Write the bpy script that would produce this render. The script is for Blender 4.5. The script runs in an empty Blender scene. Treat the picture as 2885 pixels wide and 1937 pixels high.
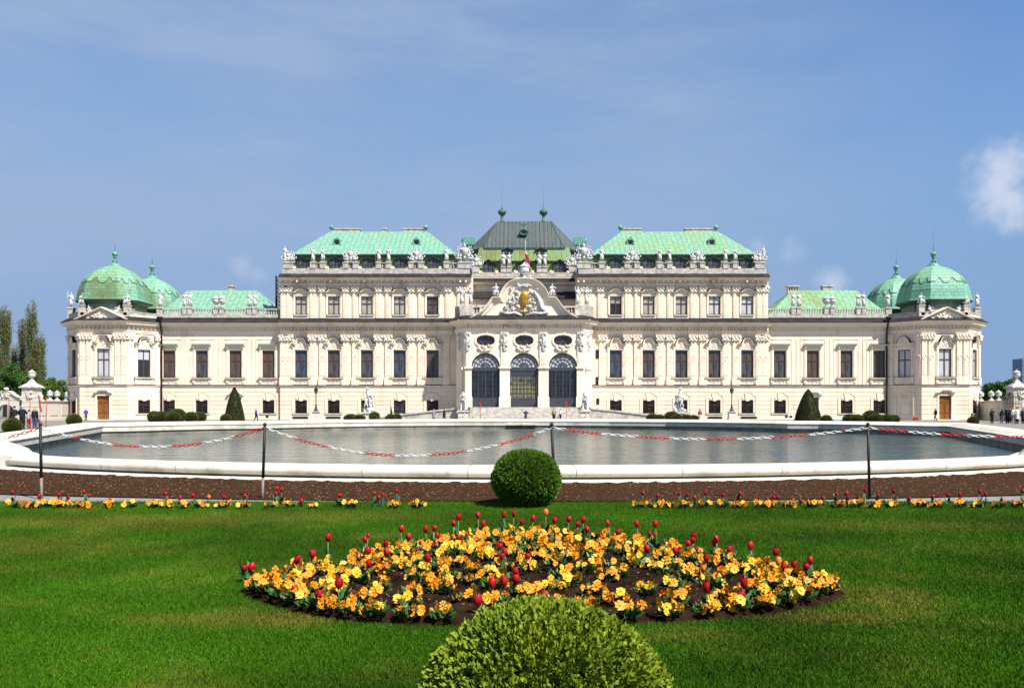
import bpy, math, random
import numpy as np
from mathutils import Vector, Matrix
random.seed(7); RNG = np.random.default_rng(7)
PI = math.pi
scene = bpy.context.scene
COL = scene.collection
F, HX, HY, EYE, CX = 2000.0, 1194.0, 932.0, 1.6, -0.08
def FX(px, d): return (px - HX) / F * d + CX
def FZ(y, d): return EYE + (HY - y) * d / F
def GD(y): return F * EYE / (y - HY)          # distance of a ground point

# ---------------------------------------------------------------- materials
def _nt(name):
    m = bpy.data.materials.new(name); m.use_nodes = True
    nt = m.node_tree; b = nt.nodes['Principled BSDF']
    return m, nt, b
def mat(name, c1, c2=None, scale=3.0, rough=.8, bump=0.0, bscale=40.0, metal=0.0, spec=.3, detail=5.0, lo=.35, hi=.65, stretch=None):
    m, nt, b = _nt(name)
    b.inputs['Roughness'].default_value = rough
    b.inputs['Metallic'].default_value = metal
    b.inputs['Specular IOR Level'].default_value = spec
    tc = nt.nodes.new('ShaderNodeTexCoord'); src = tc.outputs['Object']
    if stretch:
        mp = nt.nodes.new('ShaderNodeMapping'); mp.inputs['Scale'].default_value = stretch
        nt.links.new(src, mp.inputs['Vector']); src = mp.outputs['Vector']
    if c2 is None: b.inputs['Base Color'].default_value = (*c1, 1)
    else:
        n = nt.nodes.new('ShaderNodeTexNoise'); n.inputs['Scale'].default_value = scale; n.inputs['Detail'].default_value = detail
        r = nt.nodes.new('ShaderNodeValToRGB')
        r.color_ramp.elements[0].position = lo; r.color_ramp.elements[1].position = hi
        r.color_ramp.elements[0].color = (*c1, 1); r.color_ramp.elements[1].color = (*c2, 1)
        nt.links.new(src, n.inputs['Vector']); nt.links.new(n.outputs['Fac'], r.inputs['Fac'])
        nt.links.new(r.outputs['Color'], b.inputs['Base Color'])
    if bump:
        n2 = nt.nodes.new('ShaderNodeTexNoise'); n2.inputs['Scale'].default_value = bscale; n2.inputs['Detail'].default_value = 6
        bp = nt.nodes.new('ShaderNodeBump'); bp.inputs['Strength'].default_value = bump; bp.inputs['Distance'].default_value = .02
        nt.links.new(src, n2.inputs['Vector']); nt.links.new(n2.outputs['Fac'], bp.inputs['Height'])
        nt.links.new(bp.outputs['Normal'], b.inputs['Normal'])
    return m
def stucco(name, c, dirt=(.50, .44, .36), amount=.35):
    """plaster: base colour, broad tonal drift and faint vertical weather streaks"""
    m, nt, b = _nt(name); L = nt.links.new
    b.inputs['Roughness'].default_value = .85; b.inputs['Specular IOR Level'].default_value = .2
    tc = nt.nodes.new('ShaderNodeTexCoord')
    mp = nt.nodes.new('ShaderNodeMapping'); mp.inputs['Scale'].default_value = (1.6, 1.6, .14); L(tc.outputs['Object'], mp.inputs['Vector'])
    n1 = nt.nodes.new('ShaderNodeTexNoise'); n1.inputs['Scale'].default_value = 1.0; n1.inputs['Detail'].default_value = 8; n1.inputs['Roughness'].default_value = .65; L(mp.outputs['Vector'], n1.inputs['Vector'])
    n2 = nt.nodes.new('ShaderNodeTexNoise'); n2.inputs['Scale'].default_value = .35; n2.inputs['Detail'].default_value = 7; L(tc.outputs['Object'], n2.inputs['Vector'])
    mul = nt.nodes.new('ShaderNodeMath'); mul.operation = 'MULTIPLY'; L(n1.outputs['Fac'], mul.inputs[0]); L(n2.outputs['Fac'], mul.inputs[1])
    rp = nt.nodes.new('ShaderNodeMapRange'); rp.inputs['From Min'].default_value = .24; rp.inputs['From Max'].default_value = .5; rp.inputs['To Max'].default_value = amount; L(mul.outputs[0], rp.inputs['Value'])
    mx = nt.nodes.new('ShaderNodeMix'); mx.data_type = 'RGBA'
    mx.inputs['A'].default_value = (*c, 1); mx.inputs['B'].default_value = (*dirt, 1); L(rp.outputs['Result'], mx.inputs['Factor'])
    L(mx.outputs['Result'], b.inputs['Base Color'])
    n3 = nt.nodes.new('ShaderNodeTexNoise'); n3.inputs['Scale'].default_value = 14; n3.inputs['Detail'].default_value = 5; L(tc.outputs['Object'], n3.inputs['Vector'])
    bp = nt.nodes.new('ShaderNodeBump'); bp.inputs['Strength'].default_value = .25; bp.inputs['Distance'].default_value = .03
    L(n3.outputs['Fac'], bp.inputs['Height']); L(bp.outputs['Normal'], b.inputs['Normal'])
    return m
def copper(name, mint, moss, brown, bias=.5, sx=1.25, sz=.75, swap=True):
    """patinated sheet copper: staggered sheets with dark seams, blotches of green and brown"""
    m, nt, b = _nt(name); L = nt.links.new
    b.inputs['Roughness'].default_value = .6; b.inputs['Specular IOR Level'].default_value = .35
    tc = nt.nodes.new('ShaderNodeTexCoord'); sp = nt.nodes.new('ShaderNodeSeparateXYZ'); L(tc.outputs['Object'], sp.inputs[0])
    cb = nt.nodes.new('ShaderNodeCombineXYZ')
    if swap: L(sp.outputs['Z'], cb.inputs['X']); L(sp.outputs['X'], cb.inputs['Y'])
    else:
        ad = nt.nodes.new('ShaderNodeMath'); ad.operation = 'ADD'; L(sp.outputs['X'], ad.inputs[0]); L(sp.outputs['Y'], ad.inputs[1])
        L(ad.outputs[0], cb.inputs['X']); L(sp.outputs['Z'], cb.inputs['Y'])
    br = nt.nodes.new('ShaderNodeTexBrick'); L(cb.outputs[0], br.inputs['Vector'])
    br.inputs['Scale'].default_value = 1; br.inputs['Brick Width'].default_value = sx; br.inputs['Row Height'].default_value = sz
    br.inputs['Mortar Size'].default_value = .028; br.inputs['Mortar Smooth'].default_value = .4
    br.inputs['Color1'].default_value = (0, 0, 0, 1); br.inputs['Color2'].default_value = (1, 1, 1, 1); br.inputs['Mortar'].default_value = (.5, .5, .5, 1)
    n = nt.nodes.new('ShaderNodeTexNoise'); n.inputs['Scale'].default_value = .16; n.inputs['Detail'].default_value = 9; n.inputs['Roughness'].default_value = .62; L(tc.outputs['Object'], n.inputs['Vector'])
    bw = nt.nodes.new('ShaderNodeMath'); bw.operation = 'MULTIPLY_ADD'; L(br.outputs['Color'], bw.inputs[0]); bw.inputs[1].default_value = .09; L(n.outputs['Fac'], bw.inputs[2])
    r = nt.nodes.new('ShaderNodeValToRGB'); L(bw.outputs[0], r.inputs['Fac'])
    e = r.color_ramp.elements
    e[0].position = bias - .12; e[0].color = (*mint, 1); e[1].position = bias + .14; e[1].color = (*moss, 1)
    k = r.color_ramp.elements.new(min(.98, bias + .25)); k.color = (*brown, 1)
    n2 = nt.nodes.new('ShaderNodeTexNoise'); n2.inputs['Scale'].default_value = 2.2; n2.inputs['Detail'].default_value = 6; L(tc.outputs['Object'], n2.inputs['Vector'])
    hs = nt.nodes.new('ShaderNodeHueSaturation'); L(r.outputs['Color'], hs.inputs['Color'])
    mr = nt.nodes.new('ShaderNodeMapRange'); mr.inputs['From Min'].default_value = .3; mr.inputs['From Max'].default_value = .7; mr.inputs['To Min'].default_value = .82; mr.inputs['To Max'].default_value = 1.15; L(n2.outputs['Fac'], mr.inputs['Value']); L(mr.outputs['Result'], hs.inputs['Value'])
    mp = nt.nodes.new('ShaderNodeMapping'); mp.inputs['Scale'].default_value = (2.6, 2.6, .22); L(tc.outputs['Object'], mp.inputs['Vector'])
    n4 = nt.nodes.new('ShaderNodeTexNoise'); n4.inputs['Scale'].default_value = 1; n4.inputs['Detail'].default_value = 7; L(mp.outputs['Vector'], n4.inputs['Vector'])
    st = nt.nodes.new('ShaderNodeMapRange'); st.inputs['From Min'].default_value = .48; st.inputs['From Max'].default_value = .70; st.inputs['To Max'].default_value = .6; L(n4.outputs['Fac'], st.inputs['Value'])
    sm_ = nt.nodes.new('ShaderNodeMix'); sm_.data_type = 'RGBA'; L(st.outputs['Result'], sm_.inputs['Factor']); L(hs.outputs['Color'], sm_.inputs['A']); sm_.inputs['B'].default_value = (moss[0] * .75, moss[1] * .62, moss[2] * .6, 1)
    mx = nt.nodes.new('ShaderNodeMix'); mx.data_type = 'RGBA'; L(br.outputs['Fac'], mx.inputs['Factor']); L(sm_.outputs['Result'], mx.inputs['A']); mx.inputs['B'].default_value = (mint[0] * .35, mint[1] * .4, mint[2] * .4, 1)
    L(mx.outputs['Result'], b.inputs['Base Color'])
    bp = nt.nodes.new('ShaderNodeBump'); bp.inputs['Strength'].default_value = .5; bp.inputs['Distance'].default_value = .04; L(br.outputs['Fac'], bp.inputs['Height']); L(bp.outputs['Normal'], b.inputs['Normal'])
    return m

M = {}
M['wall'] = stucco('wall_plaster', (.77, .64, .505), (.44, .35, .27), .65)
M['trim'] = stucco('trim_plaster', (.80, .695, .56), (.36, .295, .22), .8)
M['pier'] = stucco('gate_plaster', (.55, .51, .44), (.34, .31, .26), .5)
M['stone'] = mat('statue_stone', (.58, .575, .565), (.34, .335, .33), 2.5, .8, .3, 12)
M['stone2'] = mat('weathered_stone', (.52, .48, .43), (.30, .28, .25), 2.0, .85, .3, 12)
def rimstone():
    m, nt, b = _nt('basin_stone'); L = nt.links.new; b.inputs['Roughness'].default_value = .8; b.inputs['Specular IOR Level'].default_value = .2
    tc = nt.nodes.new('ShaderNodeTexCoord'); cur = None
    for sc, det, a, c, col, fac in ((.9, 8, .50, .72, (.30, .25, .18), .75), (5.0, 6, .54, .74, (.22, .19, .14), .6), (.22, 5, .5, .7, (.38, .34, .27), .7)):
        n = nt.nodes.new('ShaderNodeTexNoise'); n.inputs['Scale'].default_value = sc; n.inputs['Detail'].default_value = det; n.inputs['Roughness'].default_value = .65; L(tc.outputs['Object'], n.inputs['Vector'])
        r = nt.nodes.new('ShaderNodeMapRange'); r.inputs['From Min'].default_value = a; r.inputs['From Max'].default_value = c; r.inputs['To Max'].default_value = fac; L(n.outputs['Fac'], r.inputs['Value'])
        x = nt.nodes.new('ShaderNodeMix'); x.data_type = 'RGBA'; L(r.outputs['Result'], x.inputs['Factor']); x.inputs['B'].default_value = (*col, 1)
        if cur: L(cur, x.inputs['A'])
        else: x.inputs['A'].default_value = (.53, .50, .43, 1)
        cur = x.outputs['Result']
    L(cur, b.inputs['Base Color'])
    n = nt.nodes.new('ShaderNodeTexNoise'); n.inputs['Scale'].default_value = 22; n.inputs['Detail'].default_value = 6; L(tc.outputs['Object'], n.inputs['Vector']); bp = nt.nodes.new('ShaderNodeBump'); bp.inputs['Strength'].default_value = .35; bp.inputs['Distance'].default_value = .015; L(n.outputs['Fac'], bp.inputs['Height']); L(bp.outputs['Normal'], b.inputs['Normal'])
    return m
M['rim'] = rimstone()
M['wet'] = mat('basin_stained_stone', (.24, .22, .175), (.12, .115, .10), 1.2, .7, .3, 10)
M['zinc'] = mat('zinc_sheet', (.020, .019, .020), (.036, .034, .034), .8, .9, .2, 6, spec=.05)
M['gold'] = mat('gilding', (.60, .32, .035), (.42, .20, .02), 3, .35, .3, 12, .6)
M['frame'] = mat('brown_window_paint', (.115, .045, .026), (.065, .03, .02), 3, .5)
M['oak'] = mat('oak_door', (.26, .095, .02), (.15, .055, .012), 4, .5, .2, 30, stretch=(6, 6, .6))
M['iron'] = mat('black_iron', (.012, .012, .013), None, rough=.5)
M['doormetal'] = mat('grey_door_metal', (.055, .058, .072), (.04, .043, .053), 3, .4)
M['lead'] = mat('white_fanlight_glass', (.46, .48, .50), (.33, .35, .38), 1.5, .2)
M['greenblack'] = mat('old_green_dormer_copper', (.045, .085, .07), (.025, .05, .045), 2.5, .6)
M['verd'] = mat('verdigris', (.13, .34, .27), (.08, .20, .16), 2.5, .55)
MINT, MOSS, BROWN = (.15, .325, .25), (.15, .27, .12), (.16, .145, .06)
M['cop_a'] = copper('copper_mint', MINT, (.17, .33, .205), (.16, .27, .14), .60)
M['cop_b'] = copper('copper_mossy', (.155, .35, .235), (.165, .28, .12), BROWN, .50)
M['cop_dome'] = copper('copper_dome', (.15, .35, .26), (.125, .22, .095), (.13, .125, .045), .47, 1.1, .46, False)
M['cop_low'] = copper('copper_mansard', (.10, .23, .14), (.17, .25, .09), (.15, .14, .05), .47, 3, .9)
M['cop_dark'] = copper('copper_dark', (.058, .088, .086), (.070, .083, .077), (.085, .064, .052), .58, 9, .8)

def glass(name, c, c2=None, rough=.12):
    m = mat(name, c, c2 or c, 1.1, rough, 0, spec=.5, lo=.4, hi=.6, stretch=(1.6, 1.6, .5)); return m
M['g_dark'] = glass('dark_window_glass', (.075, .078, .085), (.018, .02, .024))
M['g_brown'] = glass('brown_window_glass', (.085, .07, .05), (.05, .042, .034))
M['g_blue'] = glass('blue_window_glass', (.055, .075, .11), (.016, .02, .028))
M['g_white'] = glass('curtained_window_glass', (.46, .48, .50), (.36, .385, .41), .25)
M['g_cream'] = glass('blind_window_glass', (.35, .335, .295), (.27, .26, .235), .25)
M['g_black'] = glass('black_window_glass', (.012, .012, .014), None, .3)

# ---------------------------------------------------------------- mesh builder
class MB:
    def __init__(s): s.v = []; s.f = []; s.m = []; s.s = []; s.t = None
    def at(s, ox=0, oy=0, oz=0, a=0): s.t = (ox, oy, oz, math.cos(a), math.sin(a)); return s
    def add(s, vs, fs, mi=0, sm=False):
        o = len(s.v)
        if s.t:
            ox, oy, oz, c, n = s.t
            vs = [(ox + x * c - y * n, oy + x * n + y * c, oz + z) for x, y, z in vs]
        s.v += [tuple(p) for p in vs]
        for f in fs: s.f.append([i + o for i in f]); s.m.append(mi); s.s.append(sm)
        return s
    def box(s, x0, x1, y0, y1, z0, z1, mi=0):
        v = [(x0, y0, z0), (x1, y0, z0), (x1, y1, z0), (x0, y1, z0), (x0, y0, z1), (x1, y0, z1), (x1, y1, z1), (x0, y1, z1)]
        return s.add(v, [(0, 3, 2, 1), (4, 5, 6, 7), (0, 1, 5, 4), (1, 2, 6, 5), (2, 3, 7, 6), (3, 0, 4, 7)], mi)
    def taper(s, x0, x1, y0, y1, z0, z1, ix, iy, mi=0):       # frustum
        v = [(x0, y0, z0), (x1, y0, z0), (x1, y1, z0), (x0, y1, z0), (x0 + ix, y0 + iy, z1), (x1 - ix, y0 + iy, z1), (x1 - ix, y1 - iy, z1), (x0 + ix, y1 - iy, z1)]
        return s.add(v, [(0, 3, 2, 1), (4, 5, 6, 7), (0, 1, 5, 4), (1, 2, 6, 5), (2, 3, 7, 6), (3, 0, 4, 7)], mi)
    def prism(s, poly, y0, y1, mi=0, sm=False):               # (x,z) polygon, counter-clockwise from the front
        n = len(poly); v = [(x, y0, z) for x, z in poly] + [(x, y1, z) for x, z in poly]
        s.add(v, [list(range(n)), list(range(2 * n - 1, n - 1, -1))], mi)
        return s.add(v, [(i, i + n, (i + 1) % n + n, (i + 1) % n) for i in range(n)], mi, sm)
    def slab(s, poly, z0, z1, mi=0):                          # (x,y) polygon
        n = len(poly); v = [(x, y, z0) for x, y in poly] + [(x, y, z1) for x, y in poly]
        return s.add(v, [list(range(n - 1, -1, -1)), list(range(n, 2 * n))] + [(i, (i + 1) % n, (i + 1) % n + n, i + n) for i in range(n)], mi)
    def lathe(s, prof, c=(0, 0, 0), n=12, mi=0, sm=True, a0=0.0):
        v = []
        for r, z in prof:
            for k in range(n):
                a = a0 + 2 * PI * k / n; v.append((c[0] + r * math.cos(a), c[1] + r * math.sin(a), c[2] + z))
        fs = []
        for i in range(len(prof) - 1):
            for k in range(n):
                k2 = (k + 1) % n; fs.append((i * n + k, i * n + k2, (i + 1) * n + k2, (i + 1) * n + k))
        s.add(v, fs, mi, sm)
        e = len(prof) - 1
        return s.add(v[:n] + v[e * n:], [list(range(n - 1, -1, -1)), list(range(n, 2 * n))], mi)
    def tube(s, pts, rad, n=6, mi=0, sm=True):
        pts = [Vector(p) for p in pts]
        if not hasattr(rad, '__len__'): rad = [rad] * len(pts)
        v = []
        for i, p in enumerate(pts):
            d = (pts[min(i + 1, len(pts) - 1)] - pts[max(i - 1, 0)]).normalized()
            u = d.cross(Vector((0, 0, 1))) if abs(d.z) < .9 else d.cross(Vector((1, 0, 0)))
            u.normalize(); w = d.cross(u)
            for k in range(n):
                a = 2 * PI * k / n; v.append(tuple(p + (u * math.cos(a) + w * math.sin(a)) * rad[i]))
        fs = [(i * n + k, i * n + (k + 1) % n, (i + 1) * n + (k + 1) % n, (i + 1) * n + k) for i in range(len(pts) - 1) for k in range(n)]
        e = (len(pts) - 1) * n
        fs += [list(range(n - 1, -1, -1)), list(range(e, e + n))]
        return s.add(v, fs, mi, sm)
    def ball(s, c, r, n=6, k=4, mi=0):
        if not hasattr(r, '__len__'): r = (r, r, r)
        v = [(c[0], c[1], c[2] - r[2])]
        for i in range(1, k):
            b = -PI / 2 + PI * i / k
            for j in range(n):
                a = 2 * PI * j / n; v.append((c[0] + r[0] * math.cos(b) * math.cos(a), c[1] + r[1] * math.cos(b) * math.sin(a), c[2] + r[2] * math.sin(b)))
        v.append((c[0], c[1], c[2] + r[2])); t = len(v) - 1
        fs = [(0, 1 + (j + 1) % n, 1 + j) for j in range(n)]
        for i in range(k - 2):
            o = 1 + i * n; fs += [(o + j, o + (j + 1) % n, o + n + (j + 1) % n, o + n + j) for j in range(n)]
        o = 1 + (k - 2) * n; fs += [(o + j, o + (j + 1) % n, t) for j in range(n)]
        return s.add(v, fs, mi, True)
    def sweep(s, path, prof, mi=0):     # moulding along an (x,z) path on the face plane; prof = closed loop of (offset to the left of travel, y)
        n = len(path); k = len(prof); v = []
        for i in range(n):
            p = Vector(path[i]); d1 = (Vector(path[min(i + 1, n - 1)]) - p); d0 = (p - Vector(path[max(i - 1, 0)]))
            if d1.length < 1e-6: d1 = d0
            if d0.length < 1e-6: d0 = d1
            d0.normalize(); d1.normalize(); n0 = Vector((-d0.y, d0.x)); n1 = Vector((-d1.y, d1.x))
            m = n0 + n1; m = m / max(.35, m.dot(n0))
            for o, y in prof: v.append((p.x + m.x * o, y, p.y + m.y * o))
        fs = [(i * k + j, i * k + (j + 1) % k, (i + 1) * k + (j + 1) % k, (i + 1) * k + j) for i in range(n - 1) for j in range(k)]
        fs += [list(range(k - 1, -1, -1)), list(range((n - 1) * k, n * k))]
        return s.add(v, fs, mi)
    def run(s, path, prof, mi=0, caps=True):   # horizontal moulding along an (x,y) plan path, outward = right of travel; prof = (out,z) from bottom to top
        n = len(path); k = len(prof); v = []
        for i in range(n):
            p = Vector(path[i]); d1 = (Vector(path[min(i + 1, n - 1)]) - p); d0 = (p - Vector(path[max(i - 1, 0)]))
            if d1.length < 1e-6: d1 = d0
            if d0.length < 1e-6: d0 = d1
            d0.normalize(); d1.normalize(); n0 = Vector((d0.y, -d0.x)); n1 = Vector((d1.y, -d1.x))
            m = n0 + n1; m = m / max(.35, m.dot(n0))
            for o, z in prof: v.append((p.x + m.x * o, p.y + m.y * o, z))
        fs = [(i * k + j, (i + 1) * k + j, (i + 1) * k + j + 1, i * k + j + 1) for i in range(n - 1) for j in range(k - 1)]
        if caps: fs += [list(range(k)), list(range(n * k - 1, (n - 1) * k - 1, -1))]
        return s.add(v, fs, mi)
    def lumps(s, x0, x1, z0, z1, y, cnt, r, mi=0, seed=0, flat=.7):   # carved relief
        rr = random.Random(seed)
        for _ in range(cnt):
            q = r * rr.uniform(.55, 1.25); e = rr.uniform(.6, 1.5)
            s.ball((rr.uniform(x0, x1), y, rr.uniform(z0, z1)), (q * e, q * flat, q / e), 6, 4, mi)
        return s
    def wall(s, x0, x1, z0, z1, ops, y=0.0, depth=.35, mi=0):
        xs = sorted({x0, x1, *[min(max(o[0], x0), x1) for o in ops], *[min(max(o[1], x0), x1) for o in ops]})
        zs = sorted({z0, z1, *[min(max(o[2], z0), z1) for o in ops], *[min(max(o[3], z0), z1) for o in ops]})
        for i in range(len(xs) - 1):
            for j in range(len(zs) - 1):
                cx, cz = (xs[i] + xs[i + 1]) / 2, (zs[j] + zs[j + 1]) / 2
                if any(o[0] < cx < o[1] and o[2] < cz < o[3] for o in ops): continue
                s.add([(xs[i], y, zs[j]), (xs[i + 1], y, zs[j]), (xs[i + 1], y, zs[j + 1]), (xs[i], y, zs[j + 1])], [(0, 1, 2, 3)], mi)
        for a, b, c, d in ops:
            if b <= x0 or a >= x1 or d <= z0 or c >= z1: continue
            Y = y + depth
            s.add([(a, y, c), (a, Y, c), (a, Y, d), (a, y, d), (b, y, c), (b, Y, c), (b, Y, d), (b, y, d)],
                  [(0, 1, 2, 3), (4, 7, 6, 5), (3, 2, 6, 7), (0, 4, 5, 1)], mi)
        return s
    def hole(s, x0, x1, z0, z1, lo, hi, n=24, y=0.0, depth=.5, mi=0):   # wall strip around a curved opening lo(x)..hi(x)
        for i in range(n):
            a, b = x0 + (x1 - x0) * i / n, x0 + (x1 - x0) * (i + 1) / n
            for p, q, r_, t in ((z0, z0, lo(a), lo(b)), (hi(a), hi(b), z1, z1)):
                if max(r_ - p, t - q) > 1e-4: s.add([(a, y, p), (b, y, q), (b, y, t), (a, y, r_)], [(0, 1, 2, 3)], mi)
            Y = y + depth
            s.add([(a, y, hi(a)), (b, y, hi(b)), (b, Y, hi(b)), (a, Y, hi(a))], [(0, 1, 2, 3)], mi)
            if lo(a) > z0 + 1e-4 or lo(b) > z0 + 1e-4: s.add([(a, y, lo(a)), (b, y, lo(b)), (b, Y, lo(b)), (a, Y, lo(a))], [(3, 2, 1, 0)], mi)
        return s
    def mesh(s, name, mats):
        me = bpy.data.meshes.new(name); me.from_pydata(s.v, [], s.f)
        for m in (mats if isinstance(mats, (list, tuple)) else [mats]): me.materials.append(m)
        me.polygons.foreach_set('material_index', s.m); me.polygons.foreach_set('use_smooth', s.s)
        me.update(); return me

def _nm(name): return name
def link(name, me, parent=None, loc=(0, 0, 0), rz=0.0, off=True):
    o = bpy.data.objects.new(name, me); COL.objects.link(o)
    l = Vector(loc)
    if parent is not None:
        o.parent = parent
        if off and parent.type == 'EMPTY' and parent.get('world'): l = l - Vector(parent.location)
    o.location = l; o.rotation_euler = (0, 0, rz); return o
def tag(o, label=None, cat=None, group=None, kind=None):
    if label: o['label'] = label
    if cat: o['category'] = cat
    if group: o['group'] = group
    if kind: o['kind'] = kind
    return o
def thing(name, label, cat, loc=(0, 0, 0), rz=0.0, group=None, world=False):
    """an Empty at the base of a thing; with world=True its parts are given in world coordinates"""
    o = bpy.data.objects.new(name, None); COL.objects.link(o); o.location = loc; o.rotation_euler = (0, 0, rz); o.empty_display_size = .2
    if world: o['world'] = 1
    return tag(o, label, cat, group)
def part(name, mb, m, parent, loc=(0, 0, 0), rz=0.0, off=True): return link(name, mb.mesh(name, m), parent, loc, rz, off)
def copy_tree(o, loc, rz=0.0, label=None, group=None, scale=None, parent=None):
    c = o.copy(); COL.objects.link(c); c.location = loc; c.rotation_euler = (0, 0, rz)
    if scale: c.scale = (scale,) * 3 if not hasattr(scale, '__len__') else scale
    if label: c['label'] = label
    if group: c['group'] = group
    for ch in o.children:
        d = ch.copy(); COL.objects.link(d); d.parent = c
        for g in ch.children:
            e = g.copy(); COL.objects.link(e); e.parent = d
    return c
def np_mesh(name, V, Q, m, smooth=False, mis=None):
    V = np.asarray(V, np.float32); Q = np.asarray(Q, np.int32); n, k = Q.shape
    me = bpy.data.meshes.new(name); me.vertices.add(len(V)); me.vertices.foreach_set('co', V.ravel())
    me.loops.add(n * k); me.loops.foreach_set('vertex_index', Q.ravel())
    me.polygons.add(n); me.polygons.foreach_set('loop_start', np.arange(0, n * k, k, dtype=np.int32))
    for x in (m if isinstance(m, (list, tuple)) else [m]): me.materials.append(x)
    if mis is not None: me.polygons.foreach_set('material_index', np.asarray(mis, np.int32))
    me.polygons.foreach_set('use_smooth', np.full(n, smooth)); me.update(calc_edges=True); me.validate(); return me
def leaf_arrays(P, D, size, width=.5, rng=RNG, cup=.18):
    """diamond leaves at points P growing along unit directions D"""
    n = len(P); size = np.broadcast_to(size, n)[:, None]
    R = rng.normal(size=(n, 3)); S = np.cross(D, R); S /= np.linalg.norm(S, axis=1, keepdims=True) + 1e-9
    N = np.cross(D, S)
    b = P; t = P + D * size; mid = P + D * size * .55 + N * size * cup
    l = mid - S * size * width * .5; r = mid + S * size * width * .5
    V = np.stack([b, r, t, l], 1).reshape(-1, 3); Q = np.arange(4 * n).reshape(n, 4)
    return V, Q
def skin_mesh(nodes, edges, root, name='body', sub=1, mats=None, bonemat=None):
    """one continuous skin grown over a skeleton; bonemat[(a,b)] gives the cloth of each bone"""
    keys = list(nodes); ix = {k: i for i, k in enumerate(keys)}
    me = bpy.data.meshes.new(name + '_skeleton'); me.from_pydata([nodes[k][:3] for k in keys], [(ix[a], ix[b]) for a, b in edges], [])
    ob = bpy.data.objects.new('tmp', me); COL.objects.link(ob)
    ob.modifiers.new('skin', 'SKIN'); sv = me.skin_vertices[0].data
    for k in keys:
        r = nodes[k][3]; sv[ix[k]].radius = (r, nodes[k][4] if len(nodes[k]) > 4 else r); sv[ix[k]].use_root = (k == root)
    if sub:
        ss = ob.modifiers.new('sub', 'SUBSURF'); ss.levels = sub
    dg = bpy.context.evaluated_depsgraph_get(); out = bpy.data.meshes.new_from_object(ob.evaluated_get(dg)); out.name = name
    bpy.data.objects.remove(ob); bpy.data.meshes.remove(me)
    out.materials.clear()
    for m in (mats or [M['stone']]): out.materials.append(m)
    seg = [(Vector(nodes[a][:3]), Vector(nodes[b][:3]), (bonemat or {}).get((a, b), 0)) for a, b in edges]
    for p in out.polygons:
        p.use_smooth = True
        if bonemat:
            c = p.center; best = 9e9
            for a, b, mi in seg:
                d = b - a; t = max(0, min(1, (c - a).dot(d) / max(1e-9, d.dot(d)))); q = (c - a - d * t).length
                if q < best: best = q; p.material_index = mi
    return out
def append_mb(me, mb, mats_index_shift=0):
    """join a builder's faces into an existing mesh"""
    vs = [tuple(v.co) for v in me.vertices]; fs = [list(p.vertices) for p in me.polygons]; ms = [p.material_index for p in me.polygons]; sm = [p.use_smooth for p in me.polygons]
    o = len(vs); vs += mb.v; fs += [[i + o for i in f] for f in mb.f]; ms += [m + mats_index_shift for m in mb.m]; sm += mb.s
    mats = list(me.materials); n = bpy.data.meshes.new(me.name); n.from_pydata(vs, [], fs)
    for m in mats: n.materials.append(m)
    n.polygons.foreach_set('material_index', ms); n.polygons.foreach_set('use_smooth', sm); n.update(); return n
M['cop_c'] = copper('copper_part_mossy', MINT, (.18, .31, .14), BROWN, .54)
M['cop_dome2'] = copper('copper_dome_green', (.14, .365, .285), (.13, .30, .18), (.155, .24, .11), .54, 1.1, .46, False)
M['cop_dometop'] = copper('copper_dome_top', (.165, .385, .285), (.165, .30, .155), (.165, .25, .10), .52, 1.2, .5, False)
M['verd_dark'] = mat('dark_verdigris', (.065, .15, .12), (.035, .08, .065), 2.5, .55)
M['cop_tier'] = copper('copper_tier', (.165, .32, .20), (.18, .27, .085), (.17, .145, .05), .46, 4, .72)
M['drum'] = mat('drum_copper', (.10, .15, .125), (.16, .19, .14), 1.2, .6, .2, 8)
M['flagred'] = mat('red_flag_cloth', (.35, .03, .04), (.22, .02, .03), 6, .9)
M['g_black2'] = glass('dark_door_glass', (.02, .024, .032), (.008, .009, .011))
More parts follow.
